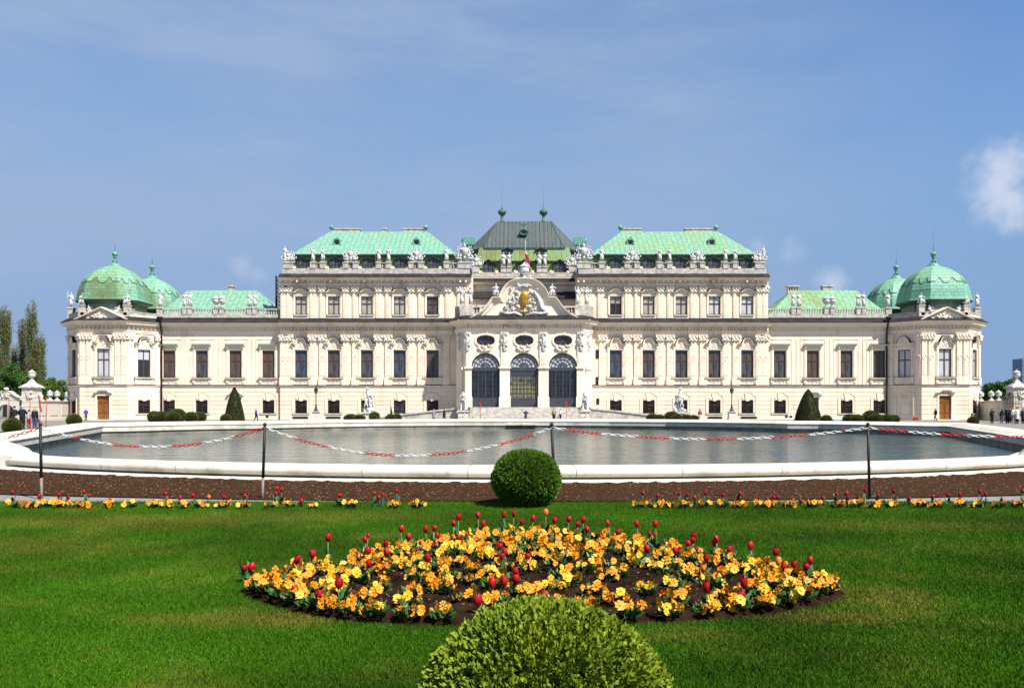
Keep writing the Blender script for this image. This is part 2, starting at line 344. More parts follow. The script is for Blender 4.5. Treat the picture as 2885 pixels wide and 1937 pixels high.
def _flags():
    m, nt, b = _nt('glass_with_yellow_display_behind'); L = nt.links.new; b.inputs['Roughness'].default_value = .15
    tc = nt.nodes.new('ShaderNodeTexCoord'); sp = nt.nodes.new('ShaderNodeSeparateXYZ'); L(tc.outputs['Object'], sp.inputs[0])
    cb = nt.nodes.new('ShaderNodeCombineXYZ'); L(sp.outputs['Z'], cb.inputs['X']); L(sp.outputs['X'], cb.inputs['Y'])
    br = nt.nodes.new('ShaderNodeTexBrick'); L(cb.outputs[0], br.inputs['Vector']); br.inputs['Scale'].default_value = 1; br.inputs['Brick Width'].default_value = 1.1; br.inputs['Row Height'].default_value = .33; br.inputs['Mortar Size'].default_value = .05
    br.inputs['Color1'].default_value = (.23, .215, .06, 1); br.inputs['Color2'].default_value = (.16, .16, .14, 1); br.inputs['Mortar'].default_value = (.06, .06, .05, 1); br.inputs['Bias'].default_value = -.25
    n = nt.nodes.new('ShaderNodeTexNoise'); n.inputs['Scale'].default_value = 1.4; n.inputs['Detail'].default_value = 5; L(tc.outputs['Object'], n.inputs['Vector'])
    mr = nt.nodes.new('ShaderNodeMapRange'); mr.inputs['From Min'].default_value = 5.6; mr.inputs['From Max'].default_value = 6.4; mr.inputs['To Min'].default_value = 0; mr.inputs['To Max'].default_value = 1; L(sp.outputs['Z'], mr.inputs['Value'])
    n2 = nt.nodes.new('ShaderNodeMapRange'); n2.inputs['From Min'].default_value = .52; n2.inputs['From Max'].default_value = .62; L(n.outputs['Fac'], n2.inputs['Value'])
    mxf = nt.nodes.new('ShaderNodeMath'); mxf.operation = 'MAXIMUM'; L(mr.outputs['Result'], mxf.inputs[0]); L(n2.outputs['Result'], mxf.inputs[1])
    mx = nt.nodes.new('ShaderNodeMix'); mx.data_type = 'RGBA'; L(mxf.outputs[0], mx.inputs['Factor']); L(br.outputs['Color'], mx.inputs['A']); mx.inputs['B'].default_value = (.045, .05, .065, 1); L(mx.outputs['Result'], b.inputs['Base Color'])
    return m
M['g_flags'] = _flags()

def _half():
    m, nt, b = _nt('half_drawn_blind_glass'); L = nt.links.new; b.inputs['Roughness'].default_value = .2
    tc = nt.nodes.new('ShaderNodeTexCoord'); sp = nt.nodes.new('ShaderNodeSeparateXYZ'); L(tc.outputs['Object'], sp.inputs[0])
    g = nt.nodes.new('ShaderNodeMath'); g.operation = 'GREATER_THAN'; L(sp.outputs['Z'], g.inputs[0]); g.inputs[1].default_value = 2.45
    mx = nt.nodes.new('ShaderNodeMix'); mx.data_type = 'RGBA'; L(g.outputs[0], mx.inputs['Factor']); mx.inputs['A'].default_value = (.022, .022, .026, 1); mx.inputs['B'].default_value = (.40, .42, .45, 1); L(mx.outputs['Result'], b.inputs['Base Color']); return m
M['g_half'] = _half()
VEIL, VEILCOL, VEILLOW, PUFFCOL, SKYTINT = .92, (2.45, 3.25, 4.75), (1.68, 2.70, 4.40), (5.2, 5.5, 6.4), (.67, .93, 1.18)
SKYSTR, SUNSTR, EXPO = .075, 5.0, .92
# ---------------------------------------------------------------- figures
EDGES = [('pelvis', 'waist'), ('waist', 'chest'), ('chest', 'neck'), ('neck', 'head0'), ('head0', 'head1'),
         ('chest', 'shL'), ('shL', 'elL'), ('elL', 'haL'), ('chest', 'shR'), ('shR', 'elR'), ('elR', 'haR'),
         ('pelvis', 'hipL'), ('hipL', 'knL'), ('knL', 'anL'), ('anL', 'toL'), ('pelvis', 'hipR'), ('hipR', 'knR'), ('knR', 'anR'), ('anR', 'toR')]
def fig_nodes(H=1.75, bulk=1.0, **o):
    n = dict(pelvis=(0, 0, .53, .078), waist=(0, 0, .62, .074), chest=(0, 0, .735, .088), neck=(0, .004, .845, .034), head0=(0, -.008, .893, .048), head1=(0, -.01, .945, .052),
             shL=(.098, .005, .79, .042), elL=(.128, .015, .63, .033), haL=(.125, -.03, .49, .022), shR=(-.098, .005, .79, .042), elR=(-.128, .015, .63, .033), haR=(-.125, -.03, .49, .022),
             hipL=(.05, 0, .50, .064), knL=(.055, -.015, .28, .045), anL=(.055, .012, .055, .03), toL=(.062, -.065, .022, .022),
             hipR=(-.05, 0, .50, .064), knR=(-.055, -.015, .28, .045), anR=(-.055, .012, .055, .03), toR=(-.062, -.065, .022, .022))
    for k, v in o.items(): n[k] = (*v, n[k][3]) if len(v) == 3 else v
    return {k: (v[0] * H, v[1] * H, v[2] * H, v[3] * H * (bulk if k not in ('neck', 'head0', 'head1') else 1)) for k, v in n.items()}
POSES = dict(
    raised=dict(elR=(-.17, -.03, .88), haR=(-.13, -.05, 1.04), elL=(.17, -.02, .66), haL=(.10, -.08, .60), knR=(-.05, -.06, .29), anR=(-.08, .02, .06), head1=(.015, -.015, .945)),
    hip=dict(elR=(-.19, .03, .66), haR=(-.09, -.03, .56), haL=(.17, -.09, .52), knL=(.07, -.06, .29), head1=(-.02, -.01, .945), pelvis=(-.02, 0, .53)),
    spear=dict(elR=(-.19, -.06, .70), haR=(-.19, -.12, .82), haL=(.13, -.05, .50), knL=(.06, -.06, .29), head1=(-.015, -.01, .945)),
    turn=dict(elL=(.19, -.03, .74), haL=(.26, -.08, .80), elR=(-.10, -.10, .66), haR=(.0, -.13, .70), knR=(-.06, -.06, .29), head1=(.02, -.005, .945)),
    lean=dict(pelvis=(.03, 0, .53), waist=(.02, 0, .62), elL=(.13, -.08, .68), haL=(.05, -.13, .76), elR=(-.16, .04, .65), haR=(-.20, -.02, .53), head1=(.03, -.02, .94)))
def statue_mesh(pose, H=2.25, robe=True, seed=1):
    n = fig_nodes(H, 1.18, **POSES[pose]); me = skin_mesh(n, EDGES, 'pelvis', 'figure', 1, [M['stone']])
    r = random.Random(seed); b = MB()
    if robe:   # drapery hanging from the hips and one shoulder
        for k in range(11):
            a = r.uniform(-2.9, .6); q = H * r.uniform(.055, .09); x0, y0 = math.cos(a) * q, math.sin(a) * q
            b.tube([(x0, y0, H * r.uniform(.50, .60)), (x0 * 1.25, y0 * 1.2, H * .3), (x0 * r.uniform(1.2, 1.8), y0 * 1.5, H * r.uniform(.03, .12))], [H * .03, H * .036, H * .02], 6)
        b.tube([(-.10 * H, -.02 * H, .80 * H), (0, -.10 * H, .68 * H), (.09 * H, -.06 * H, .55 * H), (.12 * H, 0, .40 * H)], [.03 * H, .034 * H, .04 * H, .02 * H], 6)
    b.ball((n['head1'][0], .012 * H, .955 * H), (.058 * H, .062 * H, .05 * H), 8, 5)     # hair
    if pose == 'spear': b.tube([(-.19 * H, -.12 * H, .02), (-.19 * H, -.12 * H, 1.12 * H)], .013 * H, 5)
    if pose in ('hip', 'turn'): b.tube([(.09 * H, .06 * H, 0), (.08 * H, .06 * H, .3 * H), (.10 * H, .05 * H, .45 * H)], [.05 * H, .04 * H, .02 * H], 6)   # tree-stump support
    return append_mb(me, b)
def seated_mesh(H=2.1, flip=1):
    n = fig_nodes(H, 1.2, elL=(.2, -.05, .72), haL=(.25, -.16, .66), elR=(-.15, -.08, .68), haR=(-.06, -.18, .66), knL=(.09, -.2, .50), anL=(.10, -.19, .27), toL=(.11, -.26, .25), knR=(-.02, -.22, .44), anR=(-.10, -.2, .25), toR=(-.12, -.27, .23), head1=(.03, -.02, .94))
    n = {k: (v[0] * flip, v[1], v[2] - .22 * H, v[3]) for k, v in n.items()}
    me = skin_mesh(n, EDGES, 'pelvis', 'figure', 1, [M['stone']]); b = MB()
    for i in range(9):
        r = random.Random(i); x = r.uniform(-.12, .14) * H * flip
        b.tube([(x, -.12 * H, .32 * H), (x * 1.2, -.22 * H, .22 * H), (x * 1.5, -.2 * H, .03)], [.035 * H, .045 * H, .03 * H], 6)
    b.ball((.02 * H * flip, .012 * H, .735 * H), (.058 * H, .06 * H, .055 * H), 8, 5)
    b.lumps(-.17 * H, .17 * H, .03 * H, .26 * H, 0, 12, .08 * H, 0, 5, 1.2)
    return append_mb(me, b)
def trophy_mesh(H=2.3, W=2.2, seed=0):
    """heap of arms: cuirass and helmet over shields, flags, drums and cannon"""
    r = random.Random(seed); b = MB()
    b.lathe([(.10 * H, .30 * H), (.16 * H, .36 * H), (.17 * H, .50 * H), (.19 * H, .60 * H), (.13 * H, .70 * H), (.06 * H, .74 * H)], (0, 0, 0), 10)
    b.ball((0, -.01, .81 * H), (.075 * H, .085 * H, .08 * H), 8, 5); b.tube([(0, .1, .84 * H), (0, 0, .93 * H), (0, -.12, .9 * H)], [.03 * H, .035 * H, .02 * H], 6)
    for sx in (-1, 1):
        b.ball((sx * .17 * H, 0, .62 * H), (.07 * H, .08 * H, .075 * H), 6, 4)
        for k in range(5):
            a = .35 + .26 * k + r.uniform(-.08, .08); L = W * r.uniform(.42, .56)
            p0 = (sx * .08 * W, .1, .22 * H); p1 = (sx * (.08 * W + L * math.sin(a) * .95), .05 - .06 * k, .22 * H + L * math.cos(a) * 1.25)
            b.tube([p0, p1], [.03, .035], 5)
            b.ball((p1[0], p1[1], p1[2]), (.11, .07, .16), 6, 4)
            q = .62; c = tuple(p0[i] * (1 - q) + p1[i] * q for i in range(3)); b.ball((c[0], c[1], c[2]), (.16, .07, .20), 6, 4)
        b.lathe([(.0, -.12), (.13 * H, -.10), (.15 * H, 0), (.13 * H, .1), (0, .12)], (sx * .30 * W, -.1, .15 * H), 10)
        b.ball((sx * .22 * W, -.22, .30 * H), (.20, .07, .28), 8, 5)
        b.tube([(sx * .15 * W, -.2, .12 * H), (sx * .5 * W, -.3, .2 * H)], [.12, .09], 7)
    b.ball((0, -.22, .24 * H), (.24, .10, .32), 8, 5)
    b.lumps(-.42 * W, .42 * W, .03 * H, .2 * H, 0, 26, .15, 0, seed, 1.3)
    return b.mesh('trophy', M['stone'])
def urn_builder(H=1.6, lid=True):
    b = MB(); p = [(.20, 0), (.22, .04), (.10, .10), (.08, .2), (.11, .24), (.20, .30), (.275, .42), (.30, .55), (.27, .63), (.24, .66), (.31, .70), (.32, .74), (.25, .76)]
    p += [(.20, .82), (.10, .88), (.05, .91), (.065, .95), (.03, 1.0)] if lid else [(.2, .76), (.17, .7)]
    b.lathe([(r * H, z * H) for r, z in p], (0, 0, 0), 14)
    for sx in (-1, 1): b.tube([(sx * .30 * H, 0, .72 * H), (sx * .38 * H, 0, .62 * H), (sx * .28 * H, 0, .46 * H)], .028 * H, 5)
    for k in range(10):
        a = 2 * PI * k / 10; b.ball((.27 * H * math.cos(a), .27 * H * math.sin(a), .42 * H), .045 * H, 5, 4)
    return b
def sphinx_mesh(flip=1):
    """seated sphinx: lion body, woman's torso and head with a headcloth"""
    H = 2.3
    n = dict(rump=(.0, .75, .45, .36), belly=(0, .35, .62, .31), chest=(0, -.12, 1.02, .33), bust=(0, -.22, 1.32, .24), neck=(0, -.2, 1.58, .12), head0=(0, -.24, 1.78, .19), head1=(0, -.24, 1.98, .17),
             shL=(.26, -.2, 1.18, .16), elL=(.30, -.3, .72, .13), paL=(.28, -.42, .2, .12), foL=(.28, -.68, .10, .12), shR=(-.26, -.2, 1.18, .16), elR=(-.30, -.3, .72, .13), paR=(-.28, -.42, .2, .12), foR=(-.28, -.68, .10, .12),
             hiL=(.34, .62, .40, .26), kL=(.42, .25, .30, .17), fL=(.42, .0, .10, .12), hiR=(-.34, .62, .40, .26), kR=(-.42, .25, .30, .17), fR=(-.42, .0, .10, .12))
    e = [('rump', 'belly'), ('belly', 'chest'), ('chest', 'bust'), ('bust', 'neck'), ('neck', 'head0'), ('head0', 'head1'), ('chest', 'shL'), ('shL', 'elL'), ('elL', 'paL'), ('paL', 'foL'), ('chest', 'shR'), ('shR', 'elR'), ('elR', 'paR'), ('paR', 'foR'),
         ('rump', 'hiL'), ('hiL', 'kL'), ('kL', 'fL'), ('rump', 'hiR'), ('hiR', 'kR'), ('kR', 'fR')]
    me = skin_mesh({k: (v[0] * flip, *v[1:]) for k, v in n.items()}, e, 'chest', 'figure', 1, [M['stone']]); b = MB()
    b.ball((0, -.12, 2.02), (.30, .26, .27), 10, 6); b.ball((0, -.16, 2.26), (.16, .16, .12), 8, 5); b.ball((0, -.30, 1.86), (.2, .17, .25), 10, 7)
    for sx in (-1, 1):
        b.tube([(sx * .24, -.16, 2.0), (sx * .33, -.18, 1.7), (sx * .26, -.3, 1.40)], [.11, .13, .08], 6); b.ball((sx * .12, -.42, 1.30), (.12, .11, .12), 7, 5)
        b.ball((sx * .08, -.455, 1.92), .03, 5, 4)
    b.ball((0, -.475, 1.86), (.03, .05, .06), 5, 4); b.ball((0, -.455, 1.75), (.06, .03, .02), 5, 4)
    return append_mb(me, b)
def horse_tamer_mesh(flip=1):
    """rearing horse held by a striding man, on a rock"""
    n = dict(hips=(.25, .25, 1.35, .36), mid=(.1, .2, 1.75, .33), chest=(-.05, .15, 2.25, .36), neck0=(-.18, .1, 2.7, .26), neck1=(-.22, .05, 3.1, .2), poll=(-.12, 0, 3.42, .16), muz=(.25, -.1, 3.12, .10),
             fsL=(.1, -.1, 2.15, .17), fkL=(.62, -.2, 2.35, .11), ffL=(.7, -.25, 1.95, .08), fsR=(.05, .35, 2.1, .17), fkR=(.55, .4, 2.05, .11), ffR=(.5, .42, 1.65, .08),
             hL=(.3, .0, 1.1, .22), kL=(.05, -.05, .85, .15), hkL=(.35, .0, .5, .10), fL=(.25, -.02, .1, .09), hR=(.3, .5, 1.1, .22), kR=(.1, .5, .8, .15), hkR=(.42, .5, .5, .10), fR=(.32, .5, .1, .09), tail0=(.55, .3, 1.25, .12), tail1=(.7, .35, .6, .10))
    e = [('hips', 'mid'), ('mid', 'chest'), ('chest', 'neck0'), ('neck0', 'neck1'), ('neck1', 'poll'), ('poll', 'muz'), ('chest', 'fsL'), ('fsL', 'fkL'), ('fkL', 'ffL'), ('chest', 'fsR'), ('fsR', 'fkR'), ('fkR', 'ffR'),
         ('hips', 'hL'), ('hL', 'kL'), ('kL', 'hkL'), ('hkL', 'fL'), ('hips', 'hR'), ('hR', 'kR'), ('kR', 'hkR'), ('hkR', 'fR'), ('hips', 'tail0'), ('tail0', 'tail1')]
    horse = skin_mesh({k: (v[0] * flip, *v[1:]) for k, v in n.items()}, e, 'mid', 'horse', 1, [M['stone']])
    for v in horse.vertices: v.co.z += .35
    H = 2.0
    m = fig_nodes(H, 1.15, elR=(-.18, -.06, .86), haR=(-.1, -.08, 1.0), elL=(.2, -.06, .76), haL=(.24, -.14, .9), knR=(-.12, -.07, .29), anR=(-.16, .04, .06), knL=(.1, -.03, .28), anL=(.15, .06, .05))
    man = skin_mesh({k: (v[0] * flip - .25 * flip, v[1] - .5, v[2] + .35, v[3]) for k, v in m.items()}, EDGES, 'pelvis', 'tamer', 1, [M['stone']])
    b = MB(); b.lumps(-.75, .75, .05, .4, 0, 22, .34, 0, 3, 1.1); b.tube([(.3 * flip, .2, .2), (.28 * flip, .22, 1.4)], [.34, .2], 7)
    b.ball((-.26 * flip, -.5, .35 + .955 * H), (.12, .13, .11), 8, 5)
    for k in range(6): b.ball((-.3 * flip, .1, 2.95 + .16 * k), (.12, .08, .16), 6, 4)
    for src in (horse, man):
        o = len(b.v); b.v += [tuple(v.co) for v in src.vertices]
        for p in src.polygons: b.f.append([i + o for i in p.vertices]); b.m.append(0); b.s.append(True)
    return b.mesh('figure', M['stone'])

# cloth and skin for the visitors
def cloth(n, c): 
    k = 'c_' + n
    if k not in M: M[k] = mat('cloth_' + n, c, tuple(x * .6 for x in c), 9, .9, .2, 30)
    return M[k]
CL = dict(black=(.014, .014, .017), navy=(.018, .025, .06), jeans=(.05, .085, .17), blue=(.02, .06, .42), khaki=(.15, .115, .065), olive=(.30, .29, .10), white=(.78, .78, .78), red=(.42, .035, .05), grey=(.25, .26, .27), cream=(.66, .62, .52), lightblue=(.30, .42, .58), darkred=(.16, .02, .035), pale=(.5, .5, .55))
M['skin'] = mat('skin', (.52, .31, .22), (.44, .25, .17), 20, .6)
HAIR = dict(dark=(.018, .013, .01), grey=(.42, .40, .37), blond=(.42, .28, .12), brown=(.09, .05, .025), white=(.62, .6, .57))
def person(label, loc, rz, H, top, legs, hair='dark', longhair=False, coat=False, bag=None, pose=None, sleeve=None, group=None, bulk=1.0):
    """a visitor: one continuous skinned body, with hair, coat skirt and bag where the photo shows them"""
    o = dict(toL=(.065, -.07, .022), toR=(-.065, -.07, .022)); o.update(pose or {})
    n = fig_nodes(H, 1.12 * bulk, **o)
    ms = [cloth(top, CL[top]), cloth(legs, CL[legs]), M['skin'], M['c_shoe'] if 'c_shoe' in M else cloth('shoe', (.02, .018, .016))]
    bm = {}
    for e in EDGES: bm[e] = 0
    for e in EDGES[11:]: bm[e] = 1
    for e in (('anL', 'toL'), ('anR', 'toR')): bm[e] = 3
    for e in (('neck', 'head0'), ('head0', 'head1')): bm[e] = 2
    me = skin_mesh(n, EDGES, 'pelvis', 'body', 1, ms, bm)
    b = MB(); hd = Vector(n['head0'][:3]); h1 = Vector(n['head1'][:3])
    b.ball((hd.x, hd.y - .052 * H, hd.z + .012 * H), (.009 * H, .014 * H, .016 * H), 5, 4, 2)          # nose
    for sx in (-1, 1):
        b.ball((hd.x + sx * .019 * H, hd.y - .046 * H, hd.z + .03 * H), .007 * H, 5, 4, 3)              # eyes
        b.ball((hd.x + sx * .050 * H, hd.y + .004 * H, hd.z + .018 * H), (.008 * H, .012 * H, .02 * H), 5, 4, 2)   # ears
    b.ball((hd.x, hd.y - .046 * H, hd.z - .014 * H), (.016 * H, .006 * H, .004 * H), 5, 4, 2)          # mouth
    for s in ('L', 'R'):                                                                               # hands: palm, four unequal curled fingers, side thumb
        w = Vector(n['ha' + s][:3]); el = Vector(n['el' + s][:3]); d = (w - el).normalized(); u = Vector((0, 1, 0)); q = d.cross(u).normalized(); u = q.cross(d)
        pc = w + d * .022 * H; b.ball(tuple(pc), (.013 * H, .02 * H, .024 * H), 6, 4, 2)
        for i, L in enumerate((.034, .040, .037, .028)):
            p0 = pc + d * .016 * H + u * (i - 1.5) * .0095 * H; p1 = p0 + d * L * .55 * H; p2 = p1 + (d * .8 - q * .5) * L * .45 * H
            b.tube([tuple(p0), tuple(p1), tuple(p2)], [.0052 * H, .0048 * H, .0038 * H], 5, 2)
        p0 = pc - u * .016 * H; p1 = p0 + (d * .6 - u * .7) * .024 * H; b.tube([tuple(p0), tuple(p1), tuple(p1 + d * .012 * H)], [.006 * H, .0055 * H, .004 * H], 5, 2)
    me = append_mb(me, b)
    t = thing('person', label, 'person', loc, rz, group)
    link('body', me, t)
    hb = MB(); hc = HAIR[hair]; hk = 'hair_' + hair
    if hk not in M: M[hk] = mat('hair_' + hair, hc, tuple(x * .6 for x in hc), 20, .7)
    hb.ball((h1.x, h1.y + .012 * H, h1.z + .006 * H), (.056 * H, .058 * H, .05 * H), 8, 6)
    if longhair: hb.tube([(h1.x, h1.y + .03 * H, h1.z), (hd.x, hd.y + .05 * H, hd.z - .02 * H), (hd.x, hd.y + .07 * H, hd.z - .13 * H)], [.05 * H, .052 * H, .03 * H], 8)
    part('hair', hb, M[hk], t)
    p = n['pelvis']; wz = n['waist']
    if coat:
        cb = MB(); cb.lathe([(.125 * H, -.24 * H), (.118 * H, -.1 * H), (.098 * H, .02 * H), (.088 * H, .12 * H)], (p[0], p[1], p[2] + .02), 12)
        part('coat_skirt', cb, ms[0], t)
    if bag:
        gb = MB(); w = n['ha' + bag[1]]
        gb.taper(w[0] - .09, w[0] + .09, w[1] - .05, w[1] + .05, w[2] - .32, w[2] - .05, .02, .01)
        gb.tube([(w[0] - .05, w[1], w[2] - .06), (w[0], w[1], w[2] + .03), (w[0] + .05, w[1], w[2] - .06)], .012, 5)
        bg = part('bag', gb, cloth(bag[0], CL[bag[0]]), None, loc); bg.rotation_euler = (0, 0, rz)
        tag(bg, bag[2], 'bag')
    return t
WALK = dict(knL=(.05, -.09, .29), anL=(.055, -.10, .06), toL=(.06, -.17, .03), knR=(-.05, .02, .28), anR=(-.055, .14, .08), toR=(-.06, .09, .02), elL=(.13, .06, .63), haL=(.125, .07, .5), elR=(-.13, -.02, .63), haR=(-.12, -.12, .51))
# ---------------------------------------------------------------- palace
DW, DB, DE, DP = 129.0, 128.6, 123.6, 125.6
palace = thing('palace', 'long cream baroque palace with green copper roofs and corner domes beyond the basin', 'palace', (0, DW, 0), world=True)
P = palace
ZS, ZSILL, ZHEAD = 4.95, 6.18, 10.18
def P_(name, mb, m): return part(name, mb, m, P)
# ---- windows -----------------------------------------------------------
KIND = {}
def frame_builder(w, h, tr, bars=True):
    b = MB(); hw = w / 2; t = .11
    for x in (-hw, hw - t): b.box(x, x + t, .14, .24, 0, h)
    b.box(-hw + t, hw - t, .14, .24, h - t, h); b.box(-hw + t, hw - t, .14, .24, 0, t)
    b.box(-.065, .065, .12, .23, t, h - t)
    b.box(-hw + t, -.066, .13, .24, tr - .075, tr + .075); b.box(.066, hw - t, .13, .24, tr - .075, tr + .075)
    return b
def jamb(b, w, h, t=.26, p=.13):
    hw = w / 2
    b.sweep([(-hw, 0), (-hw, h), (hw, h), (hw, 0)], [(0, .05), (0, -p * .6), (.1, -p * .6), (.12, -p), (t, -p), (t, .02)])
HOODPROF = [(0, .02), (0, -.22), (.09, -.26), (.11, -.44), (.2, -.48), (.24, -.48), (.26, .02)]
def arcpts(r, z0, n=9, cx=0, rz=None): return [(cx - r * math.cos(PI * k / n), z0 + (rz or r) * math.sin(PI * k / n)) for k in range(n + 1)]
def flashing(key, path):          # dark sheet metal on top of hoods and sills
    b, c = MB(), MB()
    if key != 'ground':
        b.sweep(path, [(.262, .0), (.245, -.5), (.262, -.53), (.31, -.50), (.33, .0)])
        w = 1.5 if key.startswith('main') else 1.02; c.box(-w, w, -.37 if key.startswith('main') else -.18, .0, .003, .05)
    else: c.box(-1.26, 1.26, -.22, .0, .003, .035)
    return b.mesh('hood_flashing', M['zinc']) if b.v else None, c.mesh('sill_flashing', M['zinc'])
def window_kind(key):
    if key in KIND: return KIND[key]
    sur, hood, sill, gr = MB(), MB(), MB(), None; path = [(-1.4, 4.62), (1.4, 4.62)]
    w, h = 1.8, 4.0
    if key.startswith('main'):
        jamb(sur, w, h)
        sur.box(-1.36, -1.17, -.06, .02, 0, 4.35); sur.box(1.17, 1.36, -.06, .02, 0, 4.35)
        if key == 'main_wing':
            hood.sweep([(-1.4, 4.62), (1.4, 4.62)], HOODPROF); hood.prism([(-1.15, 4.9), (1.15, 4.9), (.95, 5.45), (-.95, 5.45)], -.07, .02)
            sur.box(-1.1, 1.1, -.08, .02, 4.28, 4.6); sur.lumps(-.8, .8, 4.33, 4.55, -.08, 14, .11, 0, 1)
            for sx in (-1, 1): sur.ball((sx * 1.15, -.2, 4.42), (.13, .14, .16), 7, 5)
        else:
            if key == 'main_peak': path = [(-1.42, 4.66), (-.9, 4.66), (-.72, 4.78), (-.55, 5.1), (-.45, 5.38), (-.3, 5.6), (.3, 5.6), (.45, 5.38), (.55, 5.1), (.72, 4.78), (.9, 4.66), (1.42, 4.66)]
            else: path = [(-1.42, 4.66), (-.9, 4.66), (-.74, 4.76)] + arcpts(.62, 4.92, 9, rz=.72) + [(.74, 4.76), (.9, 4.66), (1.42, 4.66)]
            hood.sweep(path, HOODPROF)
            sur.prism([(-1.15, 4.27)] + [(1.15, 4.27)] + path[::-1][1:-1] , -.07, .02)
            sur.lumps(-.95, .95, 4.35, 4.65, -.08, 18, .13, 0, 3); sur.lumps(-.42, .42, 4.65, 5.4, -.08, 16, .15, 0, 4)
            for sx in (-1, 1):
                sur.ball((sx * 1.18, -.2, 4.42), (.13, .16, .17), 7, 5); sur.box(sx * 1.18 - .1, sx * 1.18 + .1, -.16, .02, 3.9, 4.3)
        sill.box(-1.48, 1.48, -.34, .02, -.13, -.0); sill.box(-1.38, 1.38, -.22, .02, -.22, -.13)
        sill.box(-1.3, 1.3, -.08, .02, -1.0, -.22); sill.lumps(-.9, .9, -.75, -.4, -.08, 14, .11, 0, 6)
        for sx in (-1, 1): sill.box(sx * 1.15 - .18, sx * 1.15 + .18, -.16, .02, -.75, -.22)
        fr = frame_builder(w, h, 2.5)
    elif key.startswith('up'):
        w, h = 1.72, 2.65; jamb(sur, w, h, .24)
        if key == 'up_arch': path = [(-1.3, 3.12), (-.85, 3.12), (-.7, 3.2)] + [(-.62 + .155 * k, 3.3 + .3 * math.sin(PI * k / 8)) for k in range(9)] + [(.7, 3.2), (.85, 3.12), (1.3, 3.12)]
        else: path = [(-1.3, 3.12), (-.85, 3.12), (-.5, 3.5), (.5, 3.5), (.85, 3.12), (1.3, 3.12)]
        hood.sweep(path, HOODPROF); sur.prism([(-.95, 2.9), (.95, 2.9)] + path[::-1][1:-1], -.06, .02)
        sur.lumps(-.7, .7, 2.98, 3.25, -.07, 16, .12, 0, 9)
        for sx in (-1, 1): sur.ball((sx * 1.06, -.16, 2.9), (.12, .14, .16), 7, 5); sur.box(sx * 1.06 - .09, sx * 1.06 + .09, -.1, .02, .2, 2.75)
        sill.box(-1.0, 1.0, -.16, .02, -.14, 0)
        fr = frame_builder(w, h, 1.62)
    elif key.startswith('ground'):
        w, h = 1.74, 1.9
        path = [(-1.2, -.05), (-1.2, 1.9), (-1.16, 2.3), (-1.0, 2.55), (-.78, 2.6), (-.62, 2.8), (-.42, 2.98), (.42, 2.98), (.62, 2.8), (.78, 2.6), (1.0, 2.55), (1.16, 2.3), (1.2, 1.9), (1.2, -.05)]
        hood.sweep(path, [(0, .1), (0, -.12), (.08, -.16), (.1, .1)]); sur.prism([(-1.15, 1.96), (1.15, 1.96)] + path[::-1][2:-2], -.10, .02)
        sur.prism([(-.24, 1.8), (.24, 1.8), (.42, 2.95), (-.42, 2.95)], -.2, .02); sur.lumps(-.9, .9, 2.05, 2.5, -.1, 9, .12, 0, 12)
        sur.box(-1.17, -.87, -.10, .02, 0, 1.96); sur.box(.87, 1.17, -.10, .02, 0, 1.96)
        sill.box(-1.25, 1.25, -.2, .02, -.12, 0)
        fr = frame_builder(w, h, 1.2); gr = MB()
        for k in range(9): gr.tube([(-.8 + .2 * k, -.03, 0), (-.8 + .2 * k, -.03, 1.88)], .02, 4)
        for z in (.25, .75, 1.25, 1.7): gr.box(-.87, .87, -.055, -.025, z, z + .035)
    pn = MB(); pn.add([(-w / 2, .2, 0), (w / 2, .2, 0), (w / 2, .2, h), (-w / 2, .2, h)], [(0, 1, 2, 3)]); pn.add([(-w / 2, .30, 0), (w / 2, .30, 0), (w / 2, .30, h), (-w / 2, .30, h)], [(3, 2, 1, 0)])
    d = dict(sur=sur.mesh('window_surround', M['wall'] if key == 'ground' else M['trim']), hood=hood.mesh('hood', M['wall'] if key == 'ground' else M['trim']), sill=sill.mesh('sill', M['trim']), flash=flashing(key, path), frame=fr.mesh('frame', M['frame']), pn=pn, panes={}, gr=gr.mesh('grille', M['iron']) if gr else None)
    KIND[key] = d; return d
def window(key, X, Y, z, a=0.0, g='g_dark', label=None):
    k = window_kind(key); o = link('window', k['sur'], P, (X, Y, z), a)
    link('hood', k['hood'], o); link('sill', k['sill'], o); [link('hood_flashing' if q == 0 else 'sill_flashing', f_, o) for q, f_ in enumerate(k['flash']) if f_]; link('frame', k['frame'], o)
    if g not in k['panes']: k['panes'][g] = k['pn'].mesh('pane', M[g])
    link('pane', k['panes'][g], o)
    if k['gr']: link('grille', k['gr'], o)
    if label: o['label'] = label
    return o
# ---- shared ornament ---------------------------------------------------
def rustic(b, x0, x1, z0, z1, ops, y=0.0):
    b.wall(x0, x1, z0, z1, ops, y); h = (z1 - z0 - .9) / 6
    zz = [z0, z0 + .9] + [z0 + .9 + h * k for k in range(1, 7)]
    for i in range(len(zz) - 1):
        a, c = zz[i] + .03, zz[i + 1] - .03
        spans = [(x0, x1)]
        for o in ops:
            if o[2] - .02 < c and o[3] + .02 > a:
                ns = []
                for p, q in spans:
                    if o[1] <= p or o[0] >= q: ns.append((p, q)); continue
                    if o[0] > p: ns.append((p, o[0]))
                    if o[1] < q: ns.append((o[1], q))
                spans = ns
        for p, q in spans: b.box(p, q, y - .07, y + .004, a, c)
ENT = [(.0, 12.40), (.10, 12.44), (.12, 12.66), (.19, 12.69), (.2, 12.92), (.3, 13.02), (.07, 13.05), (.07, 13.48), (.24, 13.54), (.3, 13.66), (.74, 13.72), (.78, 13.92), (.98, 14.12), (1.0, 14.18), (0, 14.18)]
ZINC = [(0, 14.185), (1.04, 14.185), (1.04, 14.26), (.16, 14.86), (0, 14.86)]
